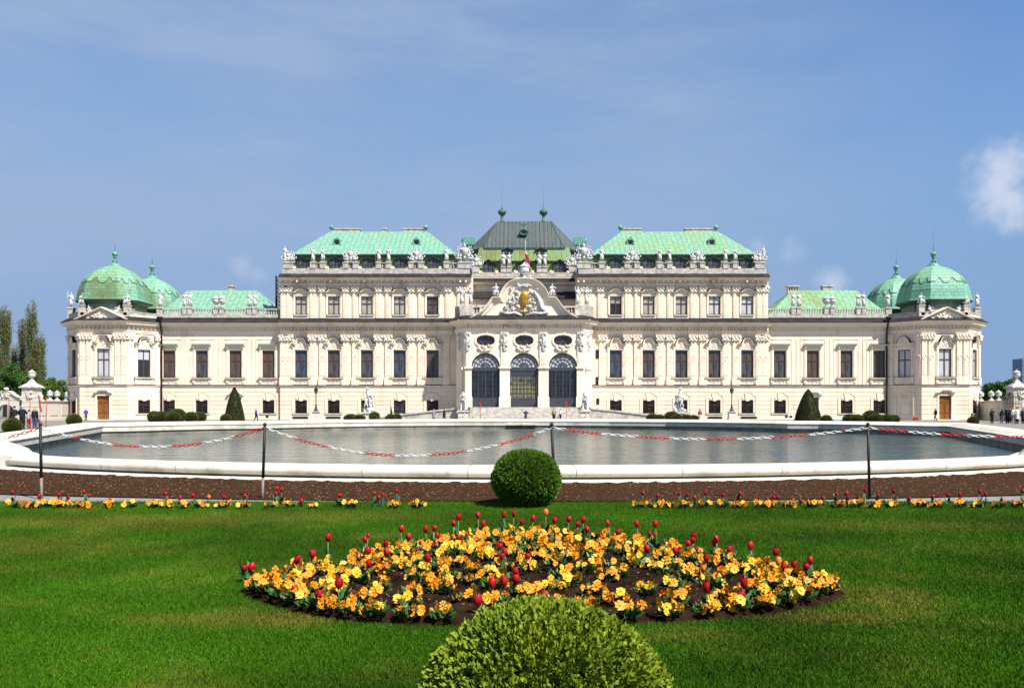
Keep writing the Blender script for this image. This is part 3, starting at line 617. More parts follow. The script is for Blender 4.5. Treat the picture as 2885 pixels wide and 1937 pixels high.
STR = [(0, 4.7), (.1, 4.72), (.12, 4.85), (.2, 4.9), (.24, 5.03), (0, 5.08)]
SFL = [(0, 5.085), (.26, 5.035), (.28, 5.05), (.27, 5.09), (0, 5.15)]
UENT = [(0, 19.6), (.1, 19.64), (.12, 19.85), (.2, 19.95), (.08, 19.98), (.08, 20.2), (.2, 20.28), (.75, 20.34), (.8, 20.52), (1.0, 20.66), (1.02, 20.72), (0, 20.72)]
UZINC = [(0, 20.725), (1.06, 20.725), (1.06, 20.8), (.16, 21.38), (0, 21.38)]
def pil(key, z0, z1, w=.95, p=.16):
    b = MB()
    if key == 'main':
        b.box(-w / 2 - .08, w / 2 + .08, -p - .08, .02, z0, z0 + 1.1); b.box(-w / 2, w / 2, -p, .02, z0 + 1.1, z1)
        b.box(-w / 2 + .15, w / 2 - .15, -p - .035, -p + .01, z0 + 1.4, z1 - 3.1)
        b.tube([(.3 * math.cos(t), -p - .02, z1 - 2.5 + .36 * math.sin(t)) for t in [2 * PI * k / 10 for k in range(11)]], .035, 4); b.ball((0, -p, z1 - 2.5), (.11, .06, .13), 6, 4)
        b.box(-w / 2, w / 2, -p - .03, .02, z1 - 3.1, z1 - 3.04)
    else:
        b.box(-w / 2, w / 2, -p, .02, z0, z1); b.box(-w / 2 + .13, w / 2 - .13, -p - .03, -p + .01, z0 + .3, z1)
        b.lumps(-.16, .16, z0 + .9, z1 - .3, -p, 22, .09, 0, 21)
    cap = MB(); c = z1
    cap.taper(-w / 2 - .12, w / 2 + .12, -p - .14, .02, c + .12, c + .82, .0, 0.0); cap.box(-w / 2 - .22, w / 2 + .22, -p - .24, .02, c + .82, c + .95); cap.box(-w / 2 - .06, w / 2 + .06, -p - .06, .02, c, c + .12)
    for sx in (-1, 1):
        cap.lathe([(.0, -.08), (.2, -.06), (.2, .06), (0, .08)], (0, 0, 0), 8) if False else cap.ball((sx * (w / 2 + .05), -p - .2, c + .62), (.18, .12, .18), 8, 5)
        cap.ball((sx * .25, -p - .18, c + .25), (.14, .1, .22), 6, 4)
    cap.ball((0, -p - .2, c + .55), (.15, .1, .22), 6, 4)
    return b.mesh('pilaster', M['wall']), cap.mesh('capital', M['trim'])
PMAIN = pil('main', 5.08, 11.45); PUP = pil('up', 14.9, 18.6, .8, .13); PPAV = pil('main', 5.08, 11.45, .74, .16)
def pilaster(k, X, Y, a=0.0): o = link('pilaster', k[0], P, (X, Y, 0), a); link('capital', k[1], o); return o
def balusters(b, x0, x1, y, z0, z1, pitch=.38, r=.11):
    n = max(1, int(round((x1 - x0) / pitch))); h = z1 - z0
    for k in range(n):
        x = x0 + (x1 - x0) * (k + .5) / n
        b.lathe([(r * .8, 0), (r * .55, h * .12), (r * 1.15, h * .38), (r * .5, h * .75), (r * .8, h)], (x, y, z0), 6)
# dormer (front at y=0)
def dormer_meshes():
    b = MB(); b.box(-.82, -.62, 0, 1.8, 0, 1.35); b.box(.62, .82, 0, 1.8, 0, 1.35)
    pts = [(-1.15, 1.22), (-.95, 1.25), (-.75, 1.42), (-.4, 1.5), (0, 1.78), (.4, 1.5), (.75, 1.42), (.95, 1.25), (1.15, 1.22)]
    b.prism([(-.8, 1.3), (.8, 1.3), (.72, 1.42), (.4, 1.5), (0, 1.75), (-.4, 1.5), (-.72, 1.42)], .03, 1.9)
    b.sweep(pts, [(-.02, 2.0), (-.02, -.12), (.06, -.2), (.12, -.2), (.14, 2.0)])
    fr = MB()
    for x in (-.62, -.03, .56): fr.box(x, x + .06, .06, .12, 0, 1.3)
    for z in (0, .6, 1.24): fr.box(-.62, .62, .07, .11, z, z + .06)
    pn = MB(); pn.box(-.62, .62, .1, .16, 0, 1.3)
    vos = []
    for sx in (-1, 1):
        vo = MB(); vo.lathe([(0, -.16), (.17, -.14), (.2, 0), (.17, .14), (0, .16)], (sx * 1.02, -.45, .12), 8); vo.prism([(sx * 1.0 - .2, -.1), (sx * 1.0 + .2, -.1), (sx * 1.25 + .1, .35), (sx * 1.25 - .1, .35)], -.6, -.3); vos.append(vo.mesh('volute', M['trim']))
    return b.mesh('dormer', M['greenblack']), fr.mesh('frame', M['iron']), pn.mesh('pane', M['g_dark']), vos
DORM = dormer_meshes()
def dormer(X, Y, z, a=0.0, sc=1.0, vol=True):
    o = link('dormer', DORM[0], P, (X, Y, z), a); o.scale = (sc,) * 3
    link('frame', DORM[1], o); link('pane', DORM[2], o)
    if vol:
        for v_ in DORM[3]: link('volute', v_, o)
    return o
def hip(x0, x1, y0, y1, z0, rx0, rx1, ry, z1, ry2=None):
    b = MB(); ry2 = ry2 or ry + .05
    v = [(x0, y0, z0), (x1, y0, z0), (x1, y1, z0), (x0, y1, z0), (rx0, ry, z1), (rx1, ry, z1), (rx1, ry2, z1), (rx0, ry2, z1)]
    return b.add(v, [(0, 1, 5, 4), (1, 2, 6, 5), (2, 3, 7, 6), (3, 0, 4, 7), (4, 5, 6, 7), (3, 2, 1, 0)])
def lathe_finial(c, H, m='verd'):
    b = MB(); b.lathe([(r * H, z * H) for r, z in [(.20, 0), (.20, .06), (.11, .1), (.09, .3), (.07, .38), (.16, .44), (.25, .56), (.26, .66), (.2, .74), (.10, .8), (.05, .9), (.0, 1.0)]], c, 10)
    return b
M['g_halfup'] = M['g_half'].copy(); M['g_halfup'].node_tree.nodes['Math'].inputs[1].default_value = 1.6; M['g_halfup'].node_tree.nodes['Mix'].inputs['B'].default_value = (.30, .29, .26, 1)
G_main = {-1: ['g_dark', 'g_blue', 'g_dark', 'g_dark', 'g_blue'], 1: ['g_blue', 'g_dark', 'g_dark', 'g_dark', 'g_dark']}
STATUE_SPOTS = []          # (kind, X, Y, z, text)
for s in (-1, 1):
    side = 'left' if s < 0 else 'right'
    # ------------------------------------------------ wing
    xa, xb = 35.6, 53.6; xs = [37.6, 42.45, 47.4, 52.2]
    b = MB(); b.at(0, DW, 0)
    L_, R_ = (min(s * xa, s * xb), max(s * xa, s * xb))
    gops = [(s * x - .87, s * x + .87, .955, 2.86) for x in xs]
    k_door = 42.45
    gops = [o if abs(abs((o[0] + o[1]) / 2) - k_door) > .1 else ((o[0] + o[1]) / 2 - .85, (o[0] + o[1]) / 2 + .85, .1, 3.3) for o in gops]
    rustic(b, L_, R_, 0, 4.7, gops); b.wall(L_, R_, 4.7, 15.0, [(s * x - .9, s * x + .9, ZSILL, ZHEAD) for x in xs])
    b.box(L_, R_, .36, 15, 0, 15.0)
    P_('wall', b, M['wall'])
    b = MB(); b.at(0, DW, 0); b.run([(L_, 0), (R_, 0)], ENT); b.run([(L_, 0), (R_, 0)], STR)
    for x in xs:          # sunk panels framed by flat strips
        for q in (-1, 1): b.box(s * x + q * 1.78 - .06, s * x + q * 1.78 + .06, -.05, .02, 5.1, 11.9)
        b.box(s * x - 1.72, s * x + 1.72, -.05, .02, 11.78, 11.9)
        b.box(s * x - 2.42, s * x - 2.3, -.06, .02, 5.1, 11.9)
    P_('cornice', b, M['trim'])
    b = MB(); b.at(0, DW, 0); b.run([(L_, 0), (R_, 0)], ZINC); P_('cornice_roof', b, M['zinc']); b = MB(); b.at(0, DW, 0); b.run([(L_, 0), (R_, 0)], SFL); P_('string_flashing', b, M['zinc'])
    gm = ['g_brown', 'g_brown', 'g_dark', 'g_brown'] if s < 0 else ['g_dark', 'g_brown', 'g_dark', 'g_brown']
    for i, x in enumerate(xs):
        window('main_wing', s * x, DW, ZSILL, 0, gm[i])
        if abs(x - k_door) > .1: window('ground', s * x, DW, .955, 0, 'g_black')
    b = MB(); b.at(s * k_door, DW, 0); b.box(-.85, .85, .15, .25, .1, 3.3)
    for q in (-1, 1):
        for z0, z1 in ((.25, 1.0), (1.15, 2.3)): b.box(q * .42 - .3, q * .42 + .3, .11, .16, z0, z1)
    b.box(-.85, .85, .1, .2, 2.42, 2.55); d_ = P_('door', b, M['oak'])
    b = MB(); b.at(s * k_door, DW, 0); b.sweep([(-.85, .1), (-.85, 3.3), (.85, 3.3), (.85, .1)], [(0, .02), (0, -.12), (.25, -.12), (.25, .02)]); b.sweep([(-1.2, 3.5), (-.9, 3.5), (-.5, 3.9), (.5, 3.9), (.9, 3.5), (1.2, 3.5)], HOODPROF); P_('door_surround', b, M['trim'])
    # balustrade with pedestals
    b = MB(); y0 = DW + .25
    b.box(L_, R_, y0 - .25, y0 + .25, 14.7, 15.5)
    peds = [39.63, 40.45, 44.5, 45.4, 49.2, 50.0]
    segs = [L_] + sorted(s * p for p in peds) + [R_]
    for p in peds: b.box(s * p - .33, s * p + .33, y0 - .3, y0 + .3, 15.5, 16.38); b.box(s * p - .38, s * p + .38, y0 - .36, y0 + .36, 16.38, 16.5)
    for i in range(len(segs) - 1):
        p, q = segs[i] + (.33 if i else 0), segs[i + 1] - (.33 if i < len(segs) - 2 else 0)
        if q - p > .1: balusters(b, p, q, y0, 15.5, 16.18); b.box(p, q, y0 - .18, y0 + .18, 16.18, 16.36)
    P_('balustrade', b, M['stone2'])
    names = {39.63: 'inner', 40.45: 'outer', 44.5: 'inner', 45.4: 'outer', 49.2: 'inner', 50.0: 'outer'}
    for i, p in enumerate(peds):
        far = 'nearer the tall block' if p < 41 else ('mid wing' if p < 46 else 'nearer the dome')
        if 44 < p < 46: STATUE_SPOTS.append(('urn', s * p, y0, 16.5, f'white stone urn, {names[p]} of the pair on the {side} wing balustrade'))
        else: STATUE_SPOTS.append((['raised', 'hip', '', '', 'turn', 'lean'][i] , s * p, y0, 16.5, f'white statue, {names[p]} of the pair {far} on the {side} wing balustrade'))
    # wing roof
    e0, e1 = (36.2, 54.8); r0, r1 = (41.4, 52.2) if s < 0 else (41.5, 51.5)
    xx = sorted((s * e0, s * e1)); rr = sorted((s * r0, s * r1))
    P_('roof', hip(xx[0], xx[1], 130.6, 143.5, 15.3, rr[0], rr[1], 136, 19.95), M['cop_a'] if s < 0 else M['cop_b'])
    b = MB()
    for px, w, dark in ([(526.5, .7, 0)] if s < 0 else [(1808, 1.7, 1), (1887, 1.6, 0)]):
        x = FX(px, 136.5); b.box(x - w / 2, x + w / 2, 136.2, 137.2, 19.5, 20.5); b.box(x - w / 2 - .12, x + w / 2 + .12, 136.1, 137.3, 20.55, 20.75)
        if dark:
            for k in range(4): b.box(x - w / 2 + .12 + .4 * k, x - w / 2 + .34 + .4 * k, 136.17, 136.3, 20.05, 20.4, 1)
    P_('chimney', b, [M['stone2'], M['iron']])
    # ------------------------------------------------ five-bay block
    xi, xo = 7.7, 35.75; bx = [13.43, 18.25, 23.05, 27.9, 32.7]; mids = [15.85, 20.65, 25.47, 30.3]
    L_, R_ = (min(s * xi, s * xo), max(s * xi, s * xo))
    b = MB(); b.at(0, DB, 0)
    rustic(b, L_, R_, 0, 4.7, [(s * x - .87, s * x + .87, .955, 2.86) for x in bx])
    b.wall(L_, R_, 4.7, 15.0, [(s * x - .9, s * x + .9, ZSILL, ZHEAD) for x in bx]); b.wall(L_, R_, 15.0, 21.3, [(s * x - .86, s * x + .86, 15.4, 18.05) for x in bx])
    b.box(L_, R_, .36, 16, 0, 21.3)
    P_('wall', b, M['wall'])
    jog = []
    ms = sorted([s * m for m in mids] + [s * 34.95, s * 11.45])
    def jogs(w, p, xl, xr):
        pts = [(xl, 0)]
        for m in ms:
            ww = w if abs(abs(m) - 34.95) > .1 and abs(abs(m) - 11.45) > .1 else w * .62
            a, c = max(m - ww, xl), min(m + ww, xr)
            if a > pts[-1][0] + .01: pts += [(a, 0), (a, -p)]
            else: pts[-1] = (xl, -p)
            pts += [(c, -p)]
            if c < xr - .01: pts += [(c, 0)]
        if pts[-1][0] < xr - .01: pts.append((xr, 0))
        return pts
    lo_l, lo_r = (L_, -9.7) if s < 0 else (9.7, R_)
    b = MB(); b.at(0, DB, 0); b.run(jogs(1.32, .2, lo_l, lo_r), ENT); b.run([(lo_l, 0), (lo_r, 0)], STR)
    k = 0; x = lo_l + .3
    while x < lo_r - .2:
        yy = -.07 - (.2 if any(abs(x - m) < 1.2 for m in ms) else 0)
        b.box(x - .1, x + .1, yy - .26, yy + .05, 13.08, 13.5); b.ball((x, yy - .24, 13.16), (.1, .1, .13), 6, 4)
        if k % 2: b.lumps(x + .1, x + .4, 13.15, 13.42, yy - .02, 3, .11, 0, k)
        x += .36 if k % 2 == 0 else .62; k += 1
    for x in bx:
        for q in (-1, 1): b.box(s * x + q * 1.55 - .03, s * x + q * 1.55 + .03, -.05, .02, 5.1, 12.3)
    P_('cornice', b, M['trim'])
    b = MB(); b.at(0, DB, 0); b.run(jogs(1.32, .2, lo_l, lo_r), ZINC); P_('cornice_roof', b, M['zinc']); b = MB(); b.at(0, DB, 0); b.run([(lo_l, 0), (lo_r, 0)], SFL); P_('string_flashing', b, M['zinc'])
    b = MB(); b.at(0, DB, 0); b.run(jogs(1.3, .15, L_, R_), UENT); x = L_ + .2
    while x < R_: b.box(x - .12, x + .12, -.85, -.05, 20.06, 20.33); x += .82
    P_('cornice', b, M['trim'])
    b = MB(); b.at(0, DB, 0); b.run(jogs(1.3, .15, L_, R_), UZINC); P_('cornice_roof', b, M['zinc'])
    gu = ['g_dark', 'g_cream', 'g_cream', 'g_cream', 'g_cream'] if s < 0 else ['g_halfup', 'g_cream', 'g_cream', 'g_white', 'g_white']
    for i, x in enumerate(bx):
        window('main_peak' if i % 2 == 0 else 'main_arch', s * x, DB, ZSILL, 0, G_main[s][i])
        window('up_arch' if i % 2 == 0 else 'up_peak', s * x, DB, 15.4, 0, gu[i]); window('ground', s * x, DB, .955, 0, 'g_black' if i != 1 or s > 0 else 'g_blue')
    for m in mids:
        for q in (-.72, .72): pilaster(PMAIN, s * m + q, DB); pilaster(PUP, s * m + q, DB)
    for m in (34.55, 35.4): pilaster(PMAIN, s * m - s * .1, DB); pilaster(PUP, s * m - s * .1, DB)
    pilaster(PMAIN, s * 11.45, DB); pilaster(PUP, s * 11.15, DB); pilaster(PUP, s * 8.3, DB); pilaster(PUP, s * 9.4, DB)
    # attic parapet
    b = MB(); y0 = DB + .3; b.box(L_ + .25, R_ - .25, y0 - .25, y0 + .25, 21.2, 22.2)
    def ped(x, w, z1=23.1): b.box(x - w / 2, x + w / 2, y0 - .32, y0 + .4, 22.2, z1 - .12); b.box(x - w / 2 - .07, x + w / 2 + .07, y0 - .4, y0 + .47, z1 - .12, z1)
    for m in mids:
        for q in (-.72, .72): ped(s * m + q, .78)
        balusters(b, s * m - .33, s * m + .33, y0, 22.2, 22.95); b.box(s * m - .3, s * m + .3, y0 - .15, y0 + .15, 22.95, 23.05)
    ped(s * 34.6, 1.4); ped(s * 11.4, .8); ped(s * 8.75, 2.0); balusters(b, min(s * 11, s * 9.75), max(s * 11, s * 9.75), y0, 22.2, 22.9); b.box(min(s * 11, s * 9.75), max(s * 11, s * 9.75), y0 - .18, y0 + .18, 22.9, 23.05)
    P_('parapet', b, M['stone2'])
    blk = f'{side} tall block'
    STATUE_SPOTS.append(('trophy_end', s * 34.6, y0, 23.1, f'white stone armour group with figure at the outer end of the {blk} parapet'))
    STATUE_SPOTS.append(('trophy0', s * 25.47, y0, 23.1, f'white stone heap of arms between second and third outer dormers on the {blk}'))
    STATUE_SPOTS.append(('trophy1', s * 15.85, y0, 23.1, f'white stone heap of arms between the two inner dormers on the {blk}'))
    STATUE_SPOTS.append(('trophy2', s * 8.75, y0, 23.1, f'large white stone trophy at the inner corner of the {blk} parapet'))
    STATUE_SPOTS.append(('hip', s * 11.4, y0, 23.1, f'single white statue beside the inner balusters of the {blk} parapet'))
    for m, nm in ((30.3, 'outer pair of statues'), (20.65, 'inner pair of statues')):
        for q, t, ps in ((-.72, 'left', 'raised' if m > 25 else 'spear'), (.72, 'right', 'turn' if m > 25 else 'lean')):
            STATUE_SPOTS.append((ps, s * m + q, y0, 23.1, f'white statue, {t} figure of the {nm} on the {blk} parapet'))
    # mansard, roof, dormers
    b = MB(); b.taper(L_ + .7, R_ - .7, DB + 1.0, 144, 21.8, 24.3, .2, .2); P_('mansard', b, M['cop_low'])
    ex = sorted((s * 9.9, s * 34.3)); rx = sorted((s * 15.05, s * 30.2))
    b = MB(); b.box(ex[0], ex[1], DB + .75, 144.4, 24.22, 24.4); P_('eave', b, M['greenblack'])
    P_('roof', hip(ex[0], ex[1], DB + .72, 144.4, 24.41, rx[0], rx[1], 136.5, 29.15, 137.5), M['cop_a'] if s < 0 else M['cop_c'] if 'cop_c' in M else M['cop_a'])
    for x in bx: dormer(s * x, DB + .85, 22.2)
    for px in ((769, 950) if s < 0 else (1437, 1622)):
        b = MB(); x = FX(px, 132.5); z = FZ(553, 132.5)
        b.tube([(x + .5 * math.cos(t), 132.3, z + .5 * math.sin(t)) for t in [2 * PI * k / 14 for k in range(15)]], .13, 6, 1)
        b.add([(x + .45 * math.cos(t), 132.25, z + .45 * math.sin(t)) for t in [2 * PI * k / 14 for k in range(14)]], [list(range(13, -1, -1))], 0)
        b.lathe([(.55, -.0), (.5, 1.6)], (0, 0, 0), 3) if False else b.box(x - .5, x + .5, 132.4, 134.2, z - .45, z + .42, 1)
        b.prism([(x - .55, z + .35), (x + .55, z + .35), (x, z + .85)], 132.2, 134.4, 1); b.ball((x - .55, 132.25, z - .35), .18, 6, 4, 1); b.ball((x + .55, 132.25, z - .35), .18, 6, 4, 1)
        P_('lucarne', b, [M['g_black'], M['verd']])
    for px in ((756.5, 971) if s < 0 else (1415, 1632.5)):
        P_('finial', lathe_finial((FX(px, 136.8), 136.8, 28.9), 1.55), M['verd'])
    chs = [(791, 62), (877, 10), (943, 46)] if s < 0 else [(1440, 46), (1595, 66)]
    for px, w in chs:
        b = MB(); x = FX(px, 138); w = w * .069; b.box(x - w / 2, x + w / 2, 137.6, 138.6, 28.6, 29.75); b.box(x - w / 2 - .12, x + w / 2 + .12, 137.5, 138.7, 29.75, 29.92)
        P_('chimney', b, M['stone2'])
    # ------------------------------------------------ corner pavilion
    cx = s * 60.25; hw = 3.35; dg = 3.42; fd = dg * math.sqrt(2)
    plan = [(-hw - dg, DP + dg + 7), (-hw - dg, DP + dg), (-hw, DP), (hw, DP), (hw + dg, DP + dg), (hw + dg, DP + dg + 7), (hw, DP + 2 * dg + 7), (-hw, DP + 2 * dg + 7)]
    b = MB()
    faces = [((0, DP), 0, hw), (((hw + dg / 2), DP + dg / 2), PI / 4, fd / 2), ((-(hw + dg / 2), DP + dg / 2), -PI / 4, fd / 2)]
    for (fx, fy), a, w in faces:
        b.at(cx + fx, fy, 0, a); gop = [(-.88, .88, .1, 3.5)] if a == 0 else [(-.87, .87, .955, 2.86)]
        if s > 0 and a < 0: gop = []
        rustic(b, -w, w, 0, 4.7, gop); b.wall(-w, w, 4.7, 15.0, [(-.9, .9, ZSILL, ZHEAD)])
    b.t = None
    q = .37; core = [(-hw - dg, DP + dg + 7), (-hw - dg, DP + dg + .15), (-hw + .15, DP + q), (hw - .15, DP + q), (hw + dg, DP + dg + .15), (hw + dg, DP + dg + 7), (hw, DP + 2 * dg + 7), (-hw, DP + 2 * dg + 7)]
    b.slab([(cx + x, y) for x, y in core], 0, 15.0)
    P_('wall', b, M['wall'])
    path = [(cx + x, y) for x, y in plan[0:6]]
    b = MB(); b.run(path, ENT); b.run(path, STR)
    for (fx, fy), a, w in faces:
        b.at(cx + fx, fy, 0, a); x = -w + .2
        while x < w: b.box(x - .08, x + .08, -.32, -.05, 13.08, 13.5); b.ball((x + .3, -.1, 13.28), (.12, .1, .15), 6, 4); x += .62
    b.t = None
    P_('cornice', b, M['trim'])
    b = MB(); b.run(path, ZINC); P_('cornice_roof', b, M['zinc']); b = MB(); b.run(path, SFL); P_('string_flashing', b, M['zinc'])
    gp = {0: 'g_white', 1: 'g_half' if s < 0 else 'g_white', 2: 'g_brown' if s < 0 else 'g_white'}
    for i, ((fx, fy), a, w) in enumerate(faces):
        window('main_peak' if i == 0 else 'main_arch', cx + fx, fy, ZSILL, a, gp[i])
        if i and not (s > 0 and a < 0): window('ground', cx + fx, fy, .955, a, 'g_black')
        c, n = math.cos(a), math.sin(a)
        for u in ((-hw + .38, -hw + 1.32, hw - 1.32, hw - .38) if i == 0 else (-fd / 2 + .42, fd / 2 - .42)): pilaster(PPAV, cx + fx + u * c, fy + u * n, a)
    if s > 0:
        b = MB(); b.at(cx - (hw + dg / 2), DP + dg / 2, 0, -PI / 4); b.sweep([(-1.15, .6), (-1.15, 3.6), (-.7, 3.9), (-.4, 4.2), (.4, 4.2), (.7, 3.9), (1.15, 3.6), (1.15, .6)], [(0, .02), (0, -.16), (.2, -.16), (.2, .02)]); b.box(-.9, .9, -.1, .02, .9, 3.1); b.box(-1.2, 1.2, -.16, .02, .35, .6); b.lumps(-.5, .5, 3.2, 3.9, -.1, 12, .16, 0, 3)
        P_('blind_niche', b, M['trim'])
    # oak door
    b = MB(); b.at(cx, DP, 0); b.box(-.88, .88, .16, .26, .1, 3.5)
    for q in (-1, 1):
        for z0, z1 in ((.25, .95), (1.05, 2.35), (2.65, 3.3)): b.box(q * .44 - .32, q * .44 + .32, .11, .17, z0, z1)
    b.box(-.88, .88, .09, .2, 2.42, 2.56); b.box(-.04, .04, .08, .2, .1, 2.42); d_ = P_('door', b, M['oak'])
    hb = MB(); hb.at(cx, DP, 0); hb.ball((.12, .06, 1.25), .05, 6, 4); dh = link('handle', hb.mesh('handle', M['iron']), d_)
    b = MB(); b.at(cx, DP, 0); b.sweep([(-.88, .1), (-.88, 3.5), (.88, 3.5), (.88, .1)], [(0, .02), (0, -.14), (.26, -.14), (.26, .02)]); b.sweep([(-1.3, 3.75), (-.9, 3.8), (-.5, 4.12), (.5, 4.12), (.9, 3.8), (1.3, 3.75)], HOODPROF); b.lumps(-.8, .8, 3.8, 4.1, -.1, 12, .12, 0, 8); b.box(-1.5, 1.5, -1.2, 0, 0, .1)
    P_('door_surround', b, M['trim'])
    # pediment
    b = MB(); b.at(cx, DP, 0); b.prism([(-hw - .2, 14.2), (hw + .2, 14.2), (0, 15.85)], -.5, .6); b.sweep([(-hw - .4, 14.18), (0, 15.9), (hw + .4, 14.18)], [(0, .6), (0, -.85), (.14, -.95), (.2, -.95), (.24, .6)])
    rr_ = random.Random(4)
    for _ in range(70):
        u = rr_.uniform(-1, 1); t = rr_.random(); x = u * (hw - .7) * (1 - t * .75); z = 14.4 + t * 1.15 * (1 - abs(x) / hw); q = rr_.uniform(.09, .2); b.ball((x, -.52, z), (q * 1.2, q * .8, q), 6, 4)
    P_('pediment', b, M['trim'])
    # parapet of the pavilion
    b = MB(); inner = [(cx + x * .97, y + .25) for x, y in plan[0:6]]
    b.run(inner, [(0, 14.7), (.2, 14.7), (.2, 15.4), (.26, 15.43), (.26, 15.55), (0, 15.57)])
    for x, y in ((-hw, DP), (hw, DP), (-hw - dg, DP + dg), (hw + dg, DP + dg)):
        b.box(cx + x * .97 - .42, cx + x * .97 + .42, y + .05, y + .8, 14.7, 16.35); b.box(cx + x * .97 - .5, cx + x * .97 + .5, y - .03, y + .88, 16.35, 16.5)
    P_('parapet', b, M['stone2'])
    pv = f'{side} corner pavilion'
    for (x, y), ps, t in (((-hw, DP), 'seat', 'left of the pediment'), ((hw, DP), 'seatf', 'right of the pediment'), ((-hw - dg, DP + dg), 'spear', 'far left corner'), ((hw + dg, DP + dg), 'hip', 'far right corner')):
        STATUE_SPOTS.append((ps, cx + x * .97, y + .42, 16.5, f'white statue on the parapet at the {t} of the {pv}'))
    STATUE_SPOTS.append(('lie', cx - 1.75, DP + .1, 15.1, f'white reclining figure on the left slope of the {pv} pediment'))
    STATUE_SPOTS.append(('lief', cx + 1.75, DP + .1, 15.1, f'white reclining figure on the right slope of the {pv} pediment'))
    # drum, dome, finial (front and rear pavilions)
    for fr_, (dx, dy, sc) in (('front', (s * 60.75, 130.2, 1.0)), ('rear', (s * 60.35, 142.3, .97))):
        b = MB(); a0 = PI / 8; k8 = 1 / math.cos(PI / 8)
        OC = [(1, .557), (.557, 1), (-.557, 1), (-1, .557), (-1, -.557), (-.557, -1), (.557, -1), (1, -.557)]
        def octl(b, pr, mi=0):
            vv = [(dx + x * r * sc, dy + y * r * sc, z) for r, z in pr for x, y in OC]; n_ = len(pr)
            b.add(vv, [(i * 8 + j, i * 8 + (j + 1) % 8, (i + 1) * 8 + (j + 1) % 8, (i + 1) * 8 + j) for i in range(n_ - 1) for j in range(8)] + [list(range(7, -1, -1)), list(range(n_ * 8 - 8, n_ * 8))], mi)
        octl(b, [(4.1, 14.8), (3.8, 16.85)]); octl(b, [(3.95, 16.75), (4.1, 16.95), (4.55, 17.15), (4.6, 17.34)], 1)
        if fr_ == 'rear': b.lathe([(6.2 * k8, 0), (6.2 * k8, 15.0)], (dx, dy, 0), 8, 2, False, a0)
        P_('drum', b, [M['drum'], M['greenblack'], M['wall']])
        prof = [(4.66, 17.35), (4.53, 17.5), (4.42, 18.1), (4.30, 18.8), (4.1, 19.5), (3.8, 20.2), (3.35, 20.9), (2.75, 21.55), (2.05, 22.1), (1.3, 22.5), (.8, 22.7)]
        if fr_ == 'rear': prof = [(r, z) for r, z in prof]
        b = MB(); octl(b, prof)
        dome = P_('dome', b, M['cop_dome'] if s < 0 else M['cop_dome2'] if 'cop_dome2' in M else M['cop_dome'])
        # scalloped upper sheet lying over the dome
        def R(z):
            for (ra, za), (rb, zb) in zip(prof, prof[1:]):
                if za <= z <= zb: return ra + (rb - ra) * (z - za) / (zb - za)
            return prof[-1][0]
        b = MB(); NS, NV = 26, 9
        for f8 in range(8):
            A0, A1 = OC[f8], OC[(f8 + 1) % 8]
            vs = []
            for i in range(NS + 1):
                u = i / NS; w3 = (u * 2) % 1; zl = 20.75 - .55 * abs(math.sin(PI * (u * 2))) ** .7 * (1 if True else 0) + (.32 if .0 <= abs(((u * 2) % 1) - .5) < .13 else 0) * 0
                zl = 19.75 + .8 * (math.exp(-((u - .27) / .085) ** 2) + math.exp(-((u - .73) / .085) ** 2)) + .5 * abs(u - .5)
                for j in range(NV + 1):
                    z = zl + (22.7 - zl) * j / NV; r = (R(z) + .07) * sc
                    vs.append((dx + r * (A0[0] * (1 - u) + A1[0] * u), dy + r * (A0[1] * (1 - u) + A1[1] * u), z))
            for i in range(NS): b.tube([vs[i * (NV + 1)], vs[(i + 1) * (NV + 1)]], .032, 4, 1, False)
            b.add(vs, [(i * (NV + 1) + j, (i + 1) * (NV + 1) + j, (i + 1) * (NV + 1) + j + 1, i * (NV + 1) + j + 1) for i in range(NS) for j in range(NV)])
        so = b.mesh('scalloped_apron', [M['cop_dometop'], M['verd_dark']]); link('scalloped_apron', so, dome)
        b = MB(); b.lathe([(.92, 22.72), (.86, 23.05), (.62, 23.2), (.58, 23.38), (.30, 23.42), (.20, 23.7), (.17, 24.15), (.30, 24.28), (.32, 24.36), (.2, 24.4)], (dx, dy, -.18), 10)
        for k in range(8): t = 2 * PI * k / 8; b.tube([(dx + .42 * math.cos(t), dy + .42 * math.sin(t), 23.2), (dx + .24 * math.cos(t), dy + .24 * math.sin(t), 23.55)], .05, 4, 1)
        b.ball((dx, dy, 24.55), (.43, .43, .36), 12, 8, 2); b.lathe([(.06, 25.0), (.035, 25.4), (.012, 26.2), (.008, 28.6 if s > 0 else 26.0)], (dx, dy, 0), 5, 1)
        fo = b.mesh('finial', [M['verd'], M['greenblack'], M['verd']]); link('finial', fo, dome)
        if fr_ == 'front':
            for a in (0, PI / 4, -PI / 4):
                if a == 0: continue
                dormer(dx + math.sin(a) * 4.3, dy - math.cos(a) * 4.3, 15.2, a, 1.0, True)
    # downpipe in the corner between wing and pavilion
    b = MB(); X = s * 53.1
    b.tube([(X, DW - 1.25, 14.9), (X, DW - 1.1, 14.3), (X + s * .1, DW - .32, 12.9), (X + s * .1, DW - .3, 4.9), (X + s * .1, DW - .38, 4.6), (X + s * .1, DW - .3, 4.2), (X + s * .1, DW - .3, 0)], .13, 8)
    b.lathe([(.16, -.5), (.42, -.1), (.46, .1), (.3, .15)], (X, DW - 1.25, 14.9), 10); P_('downpipe', b, M['iron'])
